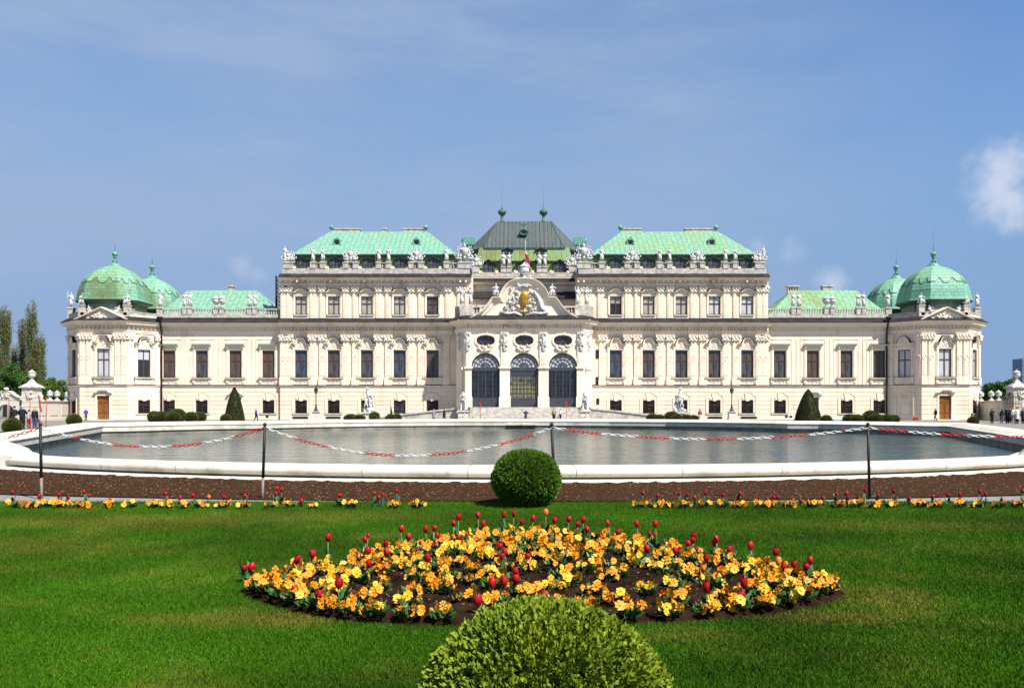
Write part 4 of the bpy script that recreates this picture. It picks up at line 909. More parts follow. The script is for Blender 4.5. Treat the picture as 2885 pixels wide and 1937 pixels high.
# ------------------------------------------------ small openings and plates in the front
b = MB()
for px, y0, y1, w in ((1362, 797, 817, 7), (1362, 859, 877, 7), (1363, 908, 922, 7)):
    x = FX(px, DB); b.box(x - w * .0325, x + w * .0325, DB - .09, DB + .02, FZ(y1, DB), FZ(y0, DB))
for px, w in ((685, 32), (760, 30), (1630, 30), (1707, 34)):
    x = FX(px, DB); h_ = w * .0322; b.box(x - h_, x + h_, DB - .09, DB - .05, .16, .50)
    for q in (-1, 1): b.lathe([(0, 0)], (0, 0, 0), 3) if False else b.tube([(x + q * h_, DB - .091, .33), (x + q * h_, DB - .05, .33)], .17, 8)
for px in (1182, 608 - 0, 1795, 1805):
    x = FX(px, DB); b.box(x - .2, x + .2, DW - .12, DW + .0, .35, .62)
P_('vent_opening', b, M['g_black'])
# ------------------------------------------------ entrance pavilion
ZF = 1.85; XP = 8.3; CH = [(-9.7, 128.4), (-9.7, 125.5), (-XP, DE), (XP, DE), (9.7, 125.5), (9.7, 128.4)]
AC = [-5.45, 0.0, 5.45]; RA, ZSP = 2.04, 7.42
b = MB(); b.at(0, DE, 0)
edges = [-XP, AC[0] - RA, AC[0] + RA, -RA, RA, AC[2] - RA, AC[2] + RA, XP]
for i in range(0, 8, 2): b.wall(edges[i], edges[i + 1], ZF, 10.35, [])
for c in AC:
    b.hole(c - RA, c + RA, ZF, 10.35, lambda x: ZF, lambda x, c=c: ZSP + math.sqrt(max(0, RA * RA - (x - c) ** 2)), 28, 0, .55)
    for q in (-1, 1): b.add([(c + q * RA, 0, ZF), (c + q * RA, .55, ZF), (c + q * RA, .55, ZSP), (c + q * RA, 0, ZSP)], [(0, 1, 2, 3) if q < 0 else (3, 2, 1, 0)])
e2 = [-XP, AC[0] - 1.3, AC[0] + 1.3, -1.3, 1.3, AC[2] - 1.3, AC[2] + 1.3, XP]
for i in range(0, 8, 2): b.wall(e2[i], e2[i + 1], 10.35, 14.1, [])
def ov(x, c): return .72 * max(0, 1 - abs((x - c) / 1.3) ** 2.6) ** .5
for c in AC: b.hole(c - 1.3, c + 1.3, 10.35, 14.1, lambda x, c=c: 11.22 - ov(x, c), lambda x, c=c: 11.22 + ov(x, c), 26, 0, .4)
b.t = None
for q in (-1, 1):
    pts = [(q * XP, DE), (q * 9.7, 125.5), (q * 9.7, 128.7)]
    for p0, p1 in zip(pts, pts[1:]): b.add([(p0[0], p0[1], 0), (p1[0], p1[1], 0), (p1[0], p1[1], 14.1), (p0[0], p0[1], 14.1)], [(0, 1, 2, 3)])
b.slab([(-XP, DE + .02), (XP, DE + .02), (9.68, 125.5), (9.68, 128.5), (-9.68, 128.5), (-9.68, 125.5)], 0, ZF)
b.slab([(-XP + .3, DE + .9), (XP - .3, DE + .9), (9.4, 125.9), (9.4, 128.5), (-9.4, 128.5), (-9.4, 125.9)], ZF, 14.1)
P_('entrance_wall', b, M['trim'])
b = MB(); b.run(CH, [(o, z - .10) for o, z in ENT])
for i, x in enumerate([-7.9, -6.4, -4.6, -2.9, -2.4, -.95, .95, 2.4, 2.9, 4.6, 6.4, 7.9]):
    for q in (-.2, .2): b.box(x + q - .1, x + q + .1, DE - .36, DE, 12.95, 13.42); b.ball((x + q, DE - .34, 13.05), (.1, .12, .15), 6, 4)
P_('cornice', b, M['trim'])
b = MB(); b.run(CH, [(o, z - .10) for o, z in ZINC]); b.slab([(-XP, DE + .1), (XP, DE + .1), (9.6, 125.6), (9.6, 128.5), (-9.6, 128.5), (-9.6, 125.6)], 14.1, 14.55); P_('cornice_roof', b, M['zinc'])
PX = [(-7.85, .9), (-2.725, 1.42), (2.725, 1.42), (7.85, .9)]
for x, w in PX:
    b = MB(); b.at(x, DE, 0); w2 = w / 2
    b.box(-w2, w2, -.28, .02, 3.3, 7.15); b.box(-w2 - .1, w2 + .1, -.42, .02, ZF, 3.2); b.taper(-w2 - .1, w2 + .1, -.42, .05, 3.2, 3.32, .08, .1)
    b.box(-w2 - .08, w2 + .08, -.38, .02, 7.15, 7.3); b.box(-w2 - .16, w2 + .16, -.48, .02, 7.3, 7.5)
    u2 = w2 * .78; b.box(-u2, u2, -.22, .02, 7.5, 12.35); b.box(-u2 * .55, u2 * .55, -.27, -.2, 7.9, 9.6)
    P_('pier', b, M['trim'])
b = MB()
for q in (-1, 1):
    a = math.atan2(1.9, 1.4) * q; b.at(q * 9.0, 124.55, 0, a); b.box(-.62, .62, -.2, .05, ZF, 7.15); b.box(-.75, .75, -.35, .05, 7.15, 7.5); b.box(-.7, .7, -.3, .05, ZF, 3.2); b.box(-.5, .5, -.16, .05, 7.5, 12.35)
P_('pier', b, M['trim'])
b = MB(); b.at(0, DE, 0)
for c in AC:
    b.sweep([(c - RA, ZSP - .0)] + [(c - RA * math.cos(PI * k / 20), ZSP + RA * math.sin(PI * k / 20)) for k in range(1, 20)] + [(c + RA, ZSP)], [(.0, .02), (.0, -.1), (.12, -.13), (.3, -.13), (.34, .02)])
    n = 28; b.sweep([(c + (1.3) * math.copysign(abs(math.cos(t)) ** .8, math.cos(t)), 11.22 + .72 * math.copysign(abs(math.sin(t)) ** .8, math.sin(t))) for t in [-2 * PI * k / n + .02 for k in range(n + 1)]], [(.0, .02), (.0, -.12), (.1, -.16), (.26, -.1), (.3, .02)])
P_('arch_moulding', b, M['trim'])
for c in AC:
    b = MB(); b.at(c, DE, 0)
    b.ball((0, -.2, 9.95), (.34, .2, .42), 8, 6); b.ball((0, -.3, 10.15), (.2, .16, .22), 8, 5)
    for q in (-1, 1):
        b.tube([(q * .25, -.2, 9.7), (q * .7, -.22, 9.95), (q * 1.0, -.18, 10.35), (q * .8, -.15, 10.55)], [.12, .15, .13, .07], 6)
        b.tube([(q * .2, -.22, 10.2), (q * .55, -.24, 10.5), (q * .35, -.2, 10.68)], [.12, .13, .06], 6)
    b.lumps(-.5, .5, 9.5, 10.2, -.16, 16, .14, 0, 11); b.box(-.45, .45, -.16, .02, 12.0, 12.25); b.lumps(-.5, .5, 12.0, 12.3, -.14, 6, .12, 0, 2)
    P_('cartouche', b, M['trim'])
# bracket figures on the piers
def bracket():
    n = fig_nodes(1.9, 1.3, elL=(.2, -.08, .86), haL=(.10, -.12, .97), elR=(-.2, -.08, .84), haR=(-.06, -.14, .90), hipL=(.03, -.03, .46), hipR=(-.03, -.03, .46), knL=(.04, -.08, .3), knR=(-.03, -.09, .3), anL=(.05, .0, .16), anR=(-.04, -.02, .14), toL=(.06, -.06, .1), toR=(-.05, -.07, .08))
    me = skin_mesh(n, EDGES, 'pelvis', 'bracket_figure', 1, [M['stone']]); q = MB(); q.lumps(-.32, .32, .1, .9, 0, 16, .17, 0, 5, 1.0); q.lumps(-.18, .18, -.7, .1, 0, 9, .16, 0, 6, .9); q.lumps(-.3, .3, 1.6, 2.1, 0, 8, .15, 0, 7, .9)
    q.ball((0, -.02, 1.83), (.13, .13, .12), 8, 5)
    return append_mb(me, q)
BR = bracket()
for x, y, a in [(-8.0, DE - .3, 0), (-2.75, DE - .3, 0), (2.72, DE - .3, 0), (8.0, DE - .3, 0), (-9.15, 124.5, -.93), (9.15, 124.5, .93)]: link('bracket_figure', BR, P, (x, y, 10.35), a)
# doors with fanlights
for i, c in enumerate(AC):
    fr = MB(); fr.at(c, DE + .14, 0); w = RA
    fr.box(-w, w, 0, .14, ZF, ZF + 1.3); fr.box(-w, w, 0, .16, ZSP - .45, ZSP + .06)
    zs = [ZF + 1.3 + (ZSP - .45 - ZF - 1.3) * k / 6 for k in range(7)]
    for z in zs[1:-1]: fr.box(-w, w, .03, .1, z - .025, z + .025)
    for k in range(9):
        x = -w + 2 * w * k / 8; t = .07 if k % 2 == 0 else .022; fr.box(max(-w, x - t), min(w, x + t), .015 if k % 2 == 0 else .035, .105, ZF + 1.3, ZSP - .45)
    for k in range(3): fr.box(-w + .25 + k * 1.32, -w + 1.2 + k * 1.32, -.025, .01, ZF + .2, ZF + 1.1)
    for r_ in (.28, .62, 1.12, 1.56): fr.sweep([(-r_ * math.cos(PI * k / 18), ZSP + .06 + r_ * math.sin(PI * k / 18)) for k in range(19)], [(-.035, .12), (-.035, .0), (.035, .0), (.035, .12)])
    fr.sweep([(-w * math.cos(PI * k / 24), ZSP + .0 + w * math.sin(PI * k / 24)) for k in range(25)], [(-.2, .13), (-.2, -.01), (.0, -.01), (.0, .13)])
    for k in range(1, 7):
        t = PI * k / 7; p0 = (.28 * math.cos(t), ZSP + .06 + .28 * math.sin(t)); p1 = ((w - .1) * math.cos(t), ZSP + .06 + (w - .1) * math.sin(t)); fr.sweep([p0, p1], [(-.03, .11), (-.03, .01), (.03, .01), (.03, .11)])
    o = P_('entrance_door', fr, M['doormetal'])
    pn = MB(); pn.at(c, DE + .14, 0); pn.box(-w, w, .08, .12, ZF + 1.2, ZSP); link('pane', pn.mesh('pane', M['g_flags'] if i == 1 else M['g_black2']), o)
    fl = MB(); fl.at(c, DE + .14, 0); fl.prism([(-w, ZSP + .05), (w, ZSP + .05)] + [(w * math.cos(PI * k / 20), ZSP + .05 + w * math.sin(PI * k / 20)) for k in range(1, 20)], .09, .13); link('fanlight', fl.mesh('fanlight', M['lead']), o)
    ow = MB(); ow.at(c, DE + .18, 0)
    for x in (-.04, ): ow.box(x, x + .08, -.01, .08, 10.55, 11.9)
    for z in (10.95, 11.4): ow.box(-1.25, 1.25, .01, .07, z, z + .04)
    n = 24; ow.sweep([(1.3 * math.copysign(abs(math.cos(t)) ** .8, math.cos(t)), 11.22 + .72 * math.copysign(abs(math.sin(t)) ** .8, math.sin(t))) for t in [-2 * PI * k / n + .02 for k in range(n + 1)]], [(-.1, .1), (-.1, -.02), (.02, -.02), (.02, .1)])
    o = P_('oval_window', ow, M['frame']); pn = MB(); pn.at(c, DE + .2, 0); pn.box(-1.31, 1.31, .06, .1, 10.45, 12.0); link('pane', pn.mesh('pane', M['g_blue']), o)
# gable with coat of arms
gl = [(1045, 729), (1060, 727.5), (1071.6, 724), (1081, 720), (1089, 715.6), (1097, 709.5), (1103.6, 702.5), (1110, 695), (1115, 688), (1119, 682), (1122.5, 677.7), (1131, 677.2), (1138, 677), (1140, 670), (1144, 662), (1148.7, 654.4), (1154, 648.5), (1159, 644), (1166, 640), (1173, 637), (1184, 634.7), (1195, 634)]
gpts = [(FX(x, DE), FZ(y, DE)) for x, y in gl]; gpts = [(min(x, -.0), z) for x, z in gpts]; full = gpts[:-1] + [(0, gpts[-1][1])] + [(-x, z) for x, z in gpts[:-1]][::-1]
b = MB(); b.at(0, DE, 0)
b.prism([p for p in full[::-1]][::-1][::-1] + [], .0, .9)
b.sweep(full, [(-.75, .04), (-.75, -.12), (-.6, -.2), (-.45, -.2), (-.3, -.42), (-.08, -.62), (.0, -.62), (.05, 1.0)])
b.sweep([(FX(x, DE), FZ(y, DE)) for x, y in ((1100, 722), (1125, 700), (1140, 690), (1152, 690), (1155, 672), (1165, 658), (1180, 650), (1195, 647), (1210, 650), (1225, 658), (1235, 672), (1238, 690), (1250, 690), (1265, 700), (1290, 722))], [(-.04, .01), (-.04, -.06), (.04, -.06), (.04, .01)])
P_('gable', b, M['trim'])
b = MB(); b.at(0, DE, 0)
def g(px, y): return ((px - 1195) / 16.18, FZ(y, DE))
def bl(px, y, rx, rz, d=.22, n=8): x, z = g(px, y); b.ball((x, -.15, z), (rx / 16.18 * .74, d * .9, rz / 16.18 * .74), n, 6)
bl(1195, 652, 17, 6, .3); b.lumps(-.9, .9, FZ(655, DE), FZ(649, DE), -.3, 16, .2, 0, 3)
for q in (-1, 1):
    for dx, y, rx, rz in ((17, 667, 8, 7), (27, 675, 6, 8), (34, 690, 8, 7), (42, 700, 7, 6), (50, 712, 8, 7), (38, 714, 7, 6), (25, 706, 5, 6), (13, 700, 7, 7), (24, 692, 4, 5), (9, 719, 6, 4), (22, 716, 5, 4), (30, 660, 3, 5)): bl(1195 + q * dx, y, rx, rz, .3)
    b.tube([(q * 3.0, -.2, FZ(712, DE)), (q * 2.4, -.35, FZ(702, DE)), (q * 2.0, -.3, FZ(680, DE)), (q * 1.4, -.25, FZ(664, DE))], [.18, .26, .22, .14], 7)
    b.tube([(q * .3, -.3, FZ(720, DE)), (q * 1.4, -.3, FZ(713, DE)), (q * 2.3, -.3, FZ(716, DE)), (q * 3.2, -.25, FZ(712, DE))], [.14, .18, .16, .2], 7)
b.lumps(-1.9, 1.9, FZ(716, DE), FZ(672, DE), -.14, 110, .15, 0, 13, 1.0); b.lumps(-3.0, 3.0, FZ(720, DE), FZ(704, DE), -.12, 70, .14, 0, 14, 1.0)
coa = P_('coat_of_arms', b, M['stone'])
b = MB(); b.at(0, DE, 0); x, z = g(1195, 681)
b.ball((x, -.35, z + .2), (.62, .34, .88), 14, 9); b.ball((x, -.35, z - .4), (.46, .3, .85), 12, 8); b.ball((x, -.3, z - 1.9), (.28, .25, .4), 8, 6)
for q in (-1, 1): b.tube([(x + q * .25, -.25, z - 2.0), (x + q * .85, -.24, z - 1.55), (x + q * 1.15, -.2, z - .6)], [.09, .09, .06], 7)
sh = link('gilded_shield', b.mesh('gilded_shield', M['gold']), coa)
# roof terrace balustrade, attic wall and figures over the entrance
b = MB()
for q in (-1, 1):
    for p0, p1 in (((q * 5.2, DE + 1.6), (q * 9.2, DE + 1.6)),):
        xl, xr = sorted((p0[0], p1[0])); y = p0[1]
        b.box(xl, xr, y - .25, y + .25, 14.7, 15.25); balusters(b, xl + .1, xr - .1, y, 15.25, 16.05, .42, .13); b.box(xl, xr, y - .22, y + .22, 16.05, 16.25)
    b.box(q * 8.2 - .95, q * 8.2 + .95, DE + 1.2, DE + 2.0, 14.7, 16.3); b.box(q * 9.6 - .35, q * 9.6 + .35, DE + 2.4, DE + 3.0, 14.7, 16.3)
P_('balustrade', b, M['stone2'])
b = MB(); b.at(0, 130.2, 0)
for q in (-1, 1): pass
def aw(c): return (lambda x: 15.2, lambda x: 16.4 + math.sqrt(max(0, .55 ** 2 - (x - c) ** 2)))
for xl, xr in ((-8.2, -7.65), (-6.55, 6.55), (7.65, 8.2)): b.wall(xl, xr, 14.6, 18.1, [])
for c in (-7.1, 7.1): lo, hi = aw(c); b.hole(c - .55, c + .55, 14.6, 18.1, lo, hi, 12, 0, .3)
P_('attic_wall', b, M['wall'])
b = MB()
for c in (-7.1, 7.1): b.box(c - .56, c + .56, 130.4, 130.46, 15.1, 17.0); 
o = P_('arched_window', b, M['g_brown'])
b = MB()
for c in (-7.1, 7.1): b.box(c - .03, c + .03, 130.33, 130.4, 15.2, 16.95); b.box(c - .55, c + .55, 130.34, 130.4, 16.3, 16.36)
link('frame', b.mesh('frame', M['frame']), o)
b = MB(); b.add([(-8.2, 129.7, 18.1), (8.2, 129.7, 18.1), (8.2, 133, 19.4), (-8.2, 133, 19.4)], [(0, 1, 2, 3)]); b.box(-8.2, 8.2, 129.7, 133, 17.95, 18.1); P_('attic_roof', b, M['zinc'])
for q in (-1, 1):
    nm = 'left' if q < 0 else 'right'
    for dx, ps, t in ((-.62, 'raised', 'outer' if q < 0 else 'inner'), (.62, 'lean', 'inner' if q < 0 else 'outer')):
        STATUE_SPOTS.append((ps + '+', q * 8.25 + dx, DE + 1.6, 16.3, f'white statue, {t} of the two at the {nm} end of the entrance balustrade'))
    STATUE_SPOTS.append(('seat' if q > 0 else 'seatf', q * 3.95, DE + .35, 17.55, f'white seated figure on the {nm} shoulder of the entrance gable'))
# ------------------------------------------------ central hall roof
DH = 133.2; HXW = 7.9
b = MB(); b.box(-HXW, HXW, DH, 146, 14.5, 21.6); P_('wall', b, M['wall'])
b = MB(); b.at(0, DH, 0); b.run([(-HXW, 0), (HXW, 0)], [(o * .9, z + .05) for o, z in UENT]); x = -7.7
while x < 7.8: b.box(x - .12, x + .12, -.75, -.05, 20.6, 20.88); x += .82
P_('cornice', b, M['trim'])
b = MB(); b.at(0, DH, 0); b.run([(-HXW, 0), (HXW, 0)], [(o * .9, z + .05) for o, z in UZINC]); P_('cornice_roof', b, M['zinc'])
b = MB(); y0 = DH + .35; b.box(-HXW, HXW, y0 - .25, y0 + .25, 21.7, 22.35)
for px in (1148, 1161, 1230, 1242.5): x = FX(px, DH); b.box(x - .4, x + .4, y0 - .32, y0 + .32, 22.35, 23.05); b.box(x - .46, x + .46, y0 - .4, y0 + .4, 23.05, 23.16)
for q in (-1, 1): b.box(q * 7.3 - .5, q * 7.3 + .5, y0 - .32, y0 + .32, 22.35, 23.05); balusters(b, q * 2.7 - .25, q * 2.7 + .25, y0, 22.35, 23.0, .3)
P_('parapet', b, M['stone2'])
for px, ps, t in ((1148, 'spear', 'outer of the left pair'), (1161, 'turn', 'inner of the left pair'), (1230, 'hip', 'inner of the right pair'), (1242.5, 'lean', 'outer of the right pair')):
    STATUE_SPOTS.append((ps, FX(px, DH), y0, 23.16, f'white statue, {t} in front of the central dark roof'))
for q in (-1, 1): STATUE_SPOTS.append(('trophy3', q * 7.3, y0, 23.05, f'white stone trophy below the {"left" if q < 0 else "right"} corner of the central dark roof'))
b = MB(); b.taper(-7.7, 7.7, DH + 1.0, 147, 22.0, 24.15, .15, .12); P_('mansard', b, M['cop_low'])
b = MB(); b.box(-7.6, 7.6, DH + .95, 147, 24.0, 24.2); P_('eave', b, M['greenblack'])
b = MB(); b.taper(-7.45, 7.45, DH + .85, 147, 24.22, 26.3, .6, .42); P_('mansard', b, M['cop_tier'])
def octo(x0, x1, y0, y1, c): return [(x0 + c, y0), (x1 - c, y0), (x1, y0 + c), (x1, y1 - c), (x1 - c, y1), (x0 + c, y1), (x0, y1 - c), (x0, y0 + c)]
e = octo(-8.6, 8.6, DH + 1.12, 147, 2.45); t = [(-4.2, 139.5), (4.2, 139.5), (4.25, 139.6), (4.25, 141), (4.2, 141.1), (-4.2, 141.1), (-4.25, 141), (-4.25, 139.6)]
b = MB(); b.slab(e, 26.05, 26.3); P_('eave', b, M['greenblack'])
b = MB(); v = [(x, y, 26.31) for x, y in e] + [(x, y, 31.4) for x, y in t]; b.add(v, [(i, (i + 1) % 8, (i + 1) % 8 + 8, i + 8) for i in range(8)] + [list(range(8, 16))])
for k in range(-9, 10):      # standing seams up the front slope
    xb_, = (k * .62,); 
    y_a, z_a, y_b, z_b = DH + 1.11, 26.33, 139.45, 31.4
    tt = 1.0 if abs(xb_) <= 4.2 else max(0, 1 - (abs(xb_) - 4.2) / 2.0)
    if tt > .05: b.tube([(xb_, y_a, z_a), (xb_, y_a + (y_b - y_a) * tt, z_a + (z_b - z_a) * tt)], .045, 4)
for i in (0, 1, 2, 7): b.tube([v[i], v[i + 8]], .09, 5)
P_('roof', b, M['cop_dark'])
for q in (-5.45, 5.45): dormer(q, DH + .75, 22.25, 0, 1.15)
dormer(0, DH + .75, 22.25, 0, 1.15)
for q in (-2.55, 2.6): dormer(q, DH + .95, 24.75, 0, .82, False)
for px in (1145, 1239.5):
    b = lathe_finial((FX(px, 139.8), 139.8, 31.3), 2.6); x = FX(px, 139.8); b.lathe([(.04, 0), (.015, 1.2), (.006, 4.4)], (x, 139.8, 33.7), 4); P_('finial', b, M['verd_dark'])
b = MB(); x, z = FX(1194, 136.5), FZ(531, 136.5)
b.tube([(x + .55 * math.cos(t_), 136.0, z + .45 * math.sin(t_)) for t_ in [2 * PI * k / 14 for k in range(15)]], .15, 6, 1); b.add([(x + .5 * math.cos(t_), 135.95, z + .42 * math.sin(t_)) for t_ in [2 * PI * k / 14 for k in range(14)]], [list(range(13, -1, -1))]); b.box(x - .5, x + .5, 136.05, 138.5, z - .4, z + .4, 1); b.box(x - .35, x + .35, 138.6, 139.4, FZ(518, 139), FZ(512, 139), 1)
P_('lucarne', b, [M['g_black'], M['verd_dark']])
for q in (-1, 1): b = MB(); b.box(q * 8.9 - .9, q * 8.9 + .9, 140, 142, 27.8, 28.95); b.ball((q * 9.7, 140.4, 28.5), .4, 6, 4); P_('lucarne', b, M['verd'])
STATUE_SPOTS.append(('urnbig', 0, DE + .45, FZ(635, DE), 'big white stone urn with cherubs on top of the entrance gable'))
# flag
fl = thing('flag', 'limp red and white flag on a leaning white pole above the central urn', 'flag', (.18, DH - .6, 22.3))
b = MB(); b.tube([(0, 0, 0), (-.03, -.1, 4.75)], [.05, .03], 6); b.ball((-.03, -.1, 4.8), .08, 6, 4); part('pole', b, M['stone'], fl)
b = MB(); n = 10
rows = []
for i in range(n + 1):
    t_ = i / n; wv = .10 + .04 * math.sin(5 * t_); z = 2.9 - 2.3 * t_; x0 = -.02 + .02 * t_
    rows.append([(x0 + j * wv * (.5 + 1.9 * t_), -.1 + .1 * math.sin(j * 2.1 + t_ * 3), z - j * .22 * t_) for j in range(5)])
vs = [p for r_ in rows for p in r_]
for i in range(n):
    mi = 1 if i == 0 or i == 6 else 0
    b.add([*rows[i], *rows[i + 1]], [(j, j + 1, j + 6, j + 5) for j in range(4)], mi, True)
co = part('cloth', b, [M['flagred'], M['stone']], fl); co.modifiers.new('thick', 'SOLIDIFY').thickness = .02
# ------------------------------------------------ staircase and ramps
b = MB(); NST = 11
for k in range(NST):
    h = ZF * (NST - k) / NST; b.box(-7.55, 7.55, DE - .25 - .36 * (k + 1), DE - .25 - .36 * k if k else DE, 0, h - .0)
P_('staircase', b, M['stone2'])
for q in (-1, 1):
    b = MB(); pts = [(9.0, 1.55), (12, 1.25), (15, .9), (18.5, .5), (20.5, .2)]
    yb = 119.2
    for (xa_, za_), (xc_, zc_) in zip(pts, pts[1:]):
        for (o0, o1, e) in ((0, .4, 0), (-.12, .52, .22)):
            lo0, lo1 = (0, 0) if e == 0 else (za_, zc_)
            v = [(q * xa_, yb + o0, lo0), (q * xc_, yb + o0, lo1), (q * xc_, yb + o0, zc_ + e), (q * xa_, yb + o0, za_ + e), (q * xa_, yb + o1, lo0), (q * xc_, yb + o1, lo1), (q * xc_, yb + o1, zc_ + e), (q * xa_, yb + o1, za_ + e)]
            f = [(0, 1, 2, 3), (5, 4, 7, 6), (3, 2, 6, 7), (0, 4, 5, 1), (0, 3, 7, 4), (1, 5, 6, 2)]
            b.add(v, f if q > 0 else [x[::-1] for x in f], 0)
        v = [(q * xa_, yb + .53, 0), (q * xc_, yb + .53, 0), (q * xc_, yb + .53, zc_ * .6), (q * xa_, yb + .53, za_ * .6), (q * xa_, DE, 0), (q * xc_, DE, 0), (q * xc_, DE, zc_ * .6), (q * xa_, DE, za_ * .6)]
        b.add(v, f if q > 0 else [x[::-1] for x in f], 0)
    P_('ramp_wall', b, M['stone2'])
if False: pass
# ------------------------------------------------ roof sculpture
SM = {}
def smesh(k):
    k = k.rstrip('+')
    if k in SM: return SM[k]
    if k in POSES: m = statue_mesh(k, 2.15, True, len(SM))
    elif k == 'seat': m = seated_mesh(2.1, 1)
    elif k == 'seatf': m = seated_mesh(2.1, -1)
    elif k == 'lie': m = seated_mesh(2.0, 1)
    elif k == 'lief': m = seated_mesh(2.0, -1)
    elif k == 'urn': m = urn_builder(1.75).mesh('urn', M['stone'])
    elif k == 'urnbig': m = urn_builder(2.3).mesh('urn', M['stone'])
    elif k == 'trophy_end':
        m = trophy_mesh(1.7, 1.9, 9); q = statue_mesh('hip', 2.0, True, 4); bb = MB(); o = 0
        for v in q.vertices: v.co.x -= .55; v.co.z += .25
        bb.v = [tuple(v.co) for v in q.vertices]; bb.f = [list(p.vertices) for p in q.polygons]; bb.m = [0] * len(bb.f); bb.s = [True] * len(bb.f); m = append_mb(m, bb)
    else: m = trophy_mesh({'trophy2': 2.9, 'trophy3': 2.0}.get(k, 2.15), {'trophy2': 2.7, 'trophy3': 1.9}.get(k, 2.1), {'trophy0': 1, 'trophy1': 5, 'trophy2': 8, 'trophy3': 11}[k])
    SM[k] = m; return m
PL = {}
for k, X, Y, z, text in STATUE_SPOTS:
    urn = k.startswith('urn'); tro = k.startswith('trophy')
    nm = 'urn' if urn else ('trophy_sculpture' if tro else 'statue')
    t = thing(nm, text, 'urn' if urn else ('sculpture' if tro else 'statue'), (X, Y, z), 0, 'urns along the palace roof' if urn else ('armour trophies along the palace roof' if tro else 'statues along the palace roof'))
    w = .9 if tro else .3
    if w not in PL: pb = MB(); pb.box(-w, w, -.28, .28, 0, .1); PL[w] = pb.mesh('plinth', M['stone'])
    link('plinth', PL[w], t); o = link('figure' if not urn else 'vessel', smesh(k), t, (0, 0, .09))
    if k == 'trophy_end' and X > 0: t.scale = (-1, 1, 1)
    if k in ('lie', 'lief'): t.rotation_euler = (0, .38 if k == 'lief' else -.38, 0); t.scale = (.85, .85, .85)
    if k.endswith('+'): t.scale = (1.1, 1.1, 1.2)
    if k == 'urnbig':
        for q in (-1, 1): link('cherub', smesh('seat' if q < 0 else 'seatf'), t, (q * .85, 0, -.25)).scale = (.6, .6, .6)
        SM['urnbig'] = SM['urnbig']
# ---------------------------------------------------------------- setting: ground, basin, water
M['gravel'] = mat('gravel_ground', (.20, .185, .155), (.145, .135, .115), 6, .95, .4, 60)
M['asphalt'] = mat('grey_path', (.21, .20, .195), (.15, .145, .14), 8, .95, .4, 60)
M['turf'] = mat('turf_base', (.016, .055, .002), (.035, .075, .004), 9, .95, .6, 60, spec=.03)
M['soil'] = mat('dark_soil', (.026, .0135, .0075), (.007, .004, .0022), 7, .98, .9, 26, detail=9, spec=.04)
M['mulch'] = mat('bark_mulch', (.062, .029, .013), (.018, .0085, .004), 16, .98, .9, 45, detail=9, lo=.3, hi=.7, spec=.04)
M['chips'] = mat('pale_wood_chips', (.30, .22, .14), (.11, .06, .03), 30, .9)
def grass_mat(name, g1, g2, y1, y2, amt):
    m, nt, b = _nt(name); L = nt.links.new; b.inputs['Roughness'].default_value = .6; b.inputs['Specular IOR Level'].default_value = .12
    tc = nt.nodes.new('ShaderNodeTexCoord')
    def noise(s, d): n = nt.nodes.new('ShaderNodeTexNoise'); n.inputs['Scale'].default_value = s; n.inputs['Detail'].default_value = d; L(tc.outputs['Object'], n.inputs['Vector']); return n.outputs['Fac']
    def mix(f, a, c):
        x = nt.nodes.new('ShaderNodeMix'); x.data_type = 'RGBA'; L(f, x.inputs['Factor'])
        for k, v in (('A', a), ('B', c)):
            if isinstance(v, tuple): x.inputs[k].default_value = (*v, 1)
            else: L(v, x.inputs[k])
        return x.outputs['Result']
    def rng(v, a, c, lo=0, hi=1): r = nt.nodes.new('ShaderNodeMapRange'); r.inputs['From Min'].default_value = a; r.inputs['From Max'].default_value = c; r.inputs['To Min'].default_value = lo; r.inputs['To Max'].default_value = hi; L(v, r.inputs['Value']); return r.outputs['Result']
    g = mix(rng(noise(60, 2), .35, .65), g1, g2); y = mix(rng(noise(90, 2), .35, .65), y1, y2)
    f = rng(noise(.75, 6), .52, .68, 0, amt * .7)
    wob = noise(2.2, 5)
    for cx_, cy_, rx_, ry_, a_ in WORN:
        sb = nt.nodes.new('ShaderNodeVectorMath'); sb.operation = 'SUBTRACT'; L(tc.outputs['Object'], sb.inputs[0]); sb.inputs[1].default_value = (cx_, cy_, 0)
        ml = nt.nodes.new('ShaderNodeVectorMath'); ml.operation = 'MULTIPLY'; L(sb.outputs[0], ml.inputs[0]); ml.inputs[1].default_value = (1 / rx_, 1 / ry_, 0)
        ln = nt.nodes.new('ShaderNodeVectorMath'); ln.operation = 'LENGTH'; L(ml.outputs[0], ln.inputs[0])
        ad = nt.nodes.new('ShaderNodeMath'); ad.operation = 'MULTIPLY_ADD'; L(wob, ad.inputs[0]); ad.inputs[1].default_value = -1.6; L(ln.outputs['Value'], ad.inputs[2])
        mxx = nt.nodes.new('ShaderNodeMath'); mxx.operation = 'MAXIMUM'; L(f, mxx.inputs[0]); L(rng(ad.outputs[0], .35, -.45, 0, a_), mxx.inputs[1]); f = mxx.outputs[0]
    hv = nt.nodes.new('ShaderNodeHueSaturation'); L(mix(f, g, y), hv.inputs['Color']); L(rng(noise(.45, 4), .36, .64, .58, 1.28), hv.inputs['Value']); L(hv.outputs['Color'], b.inputs['Base Color']); return m
WORN = [(FX(x, GD(y)), GD(y), rx, ry, a) for x, y, rx, ry, a in ((660, 1418, .55, .28, 1.0), (590, 1415, .9, .35, .7), (2010, 1370, .55, .8, .8), (1900, 1412, .9, .3, .75), (300, 1190, 3.2, .9, .8), (700, 1178, 2.4, .7, .65), (2100, 1200, 3.0, .8, .5), (60, 1250, 1.6, 1.0, .5), (1560, 1455, .5, .25, .5))]
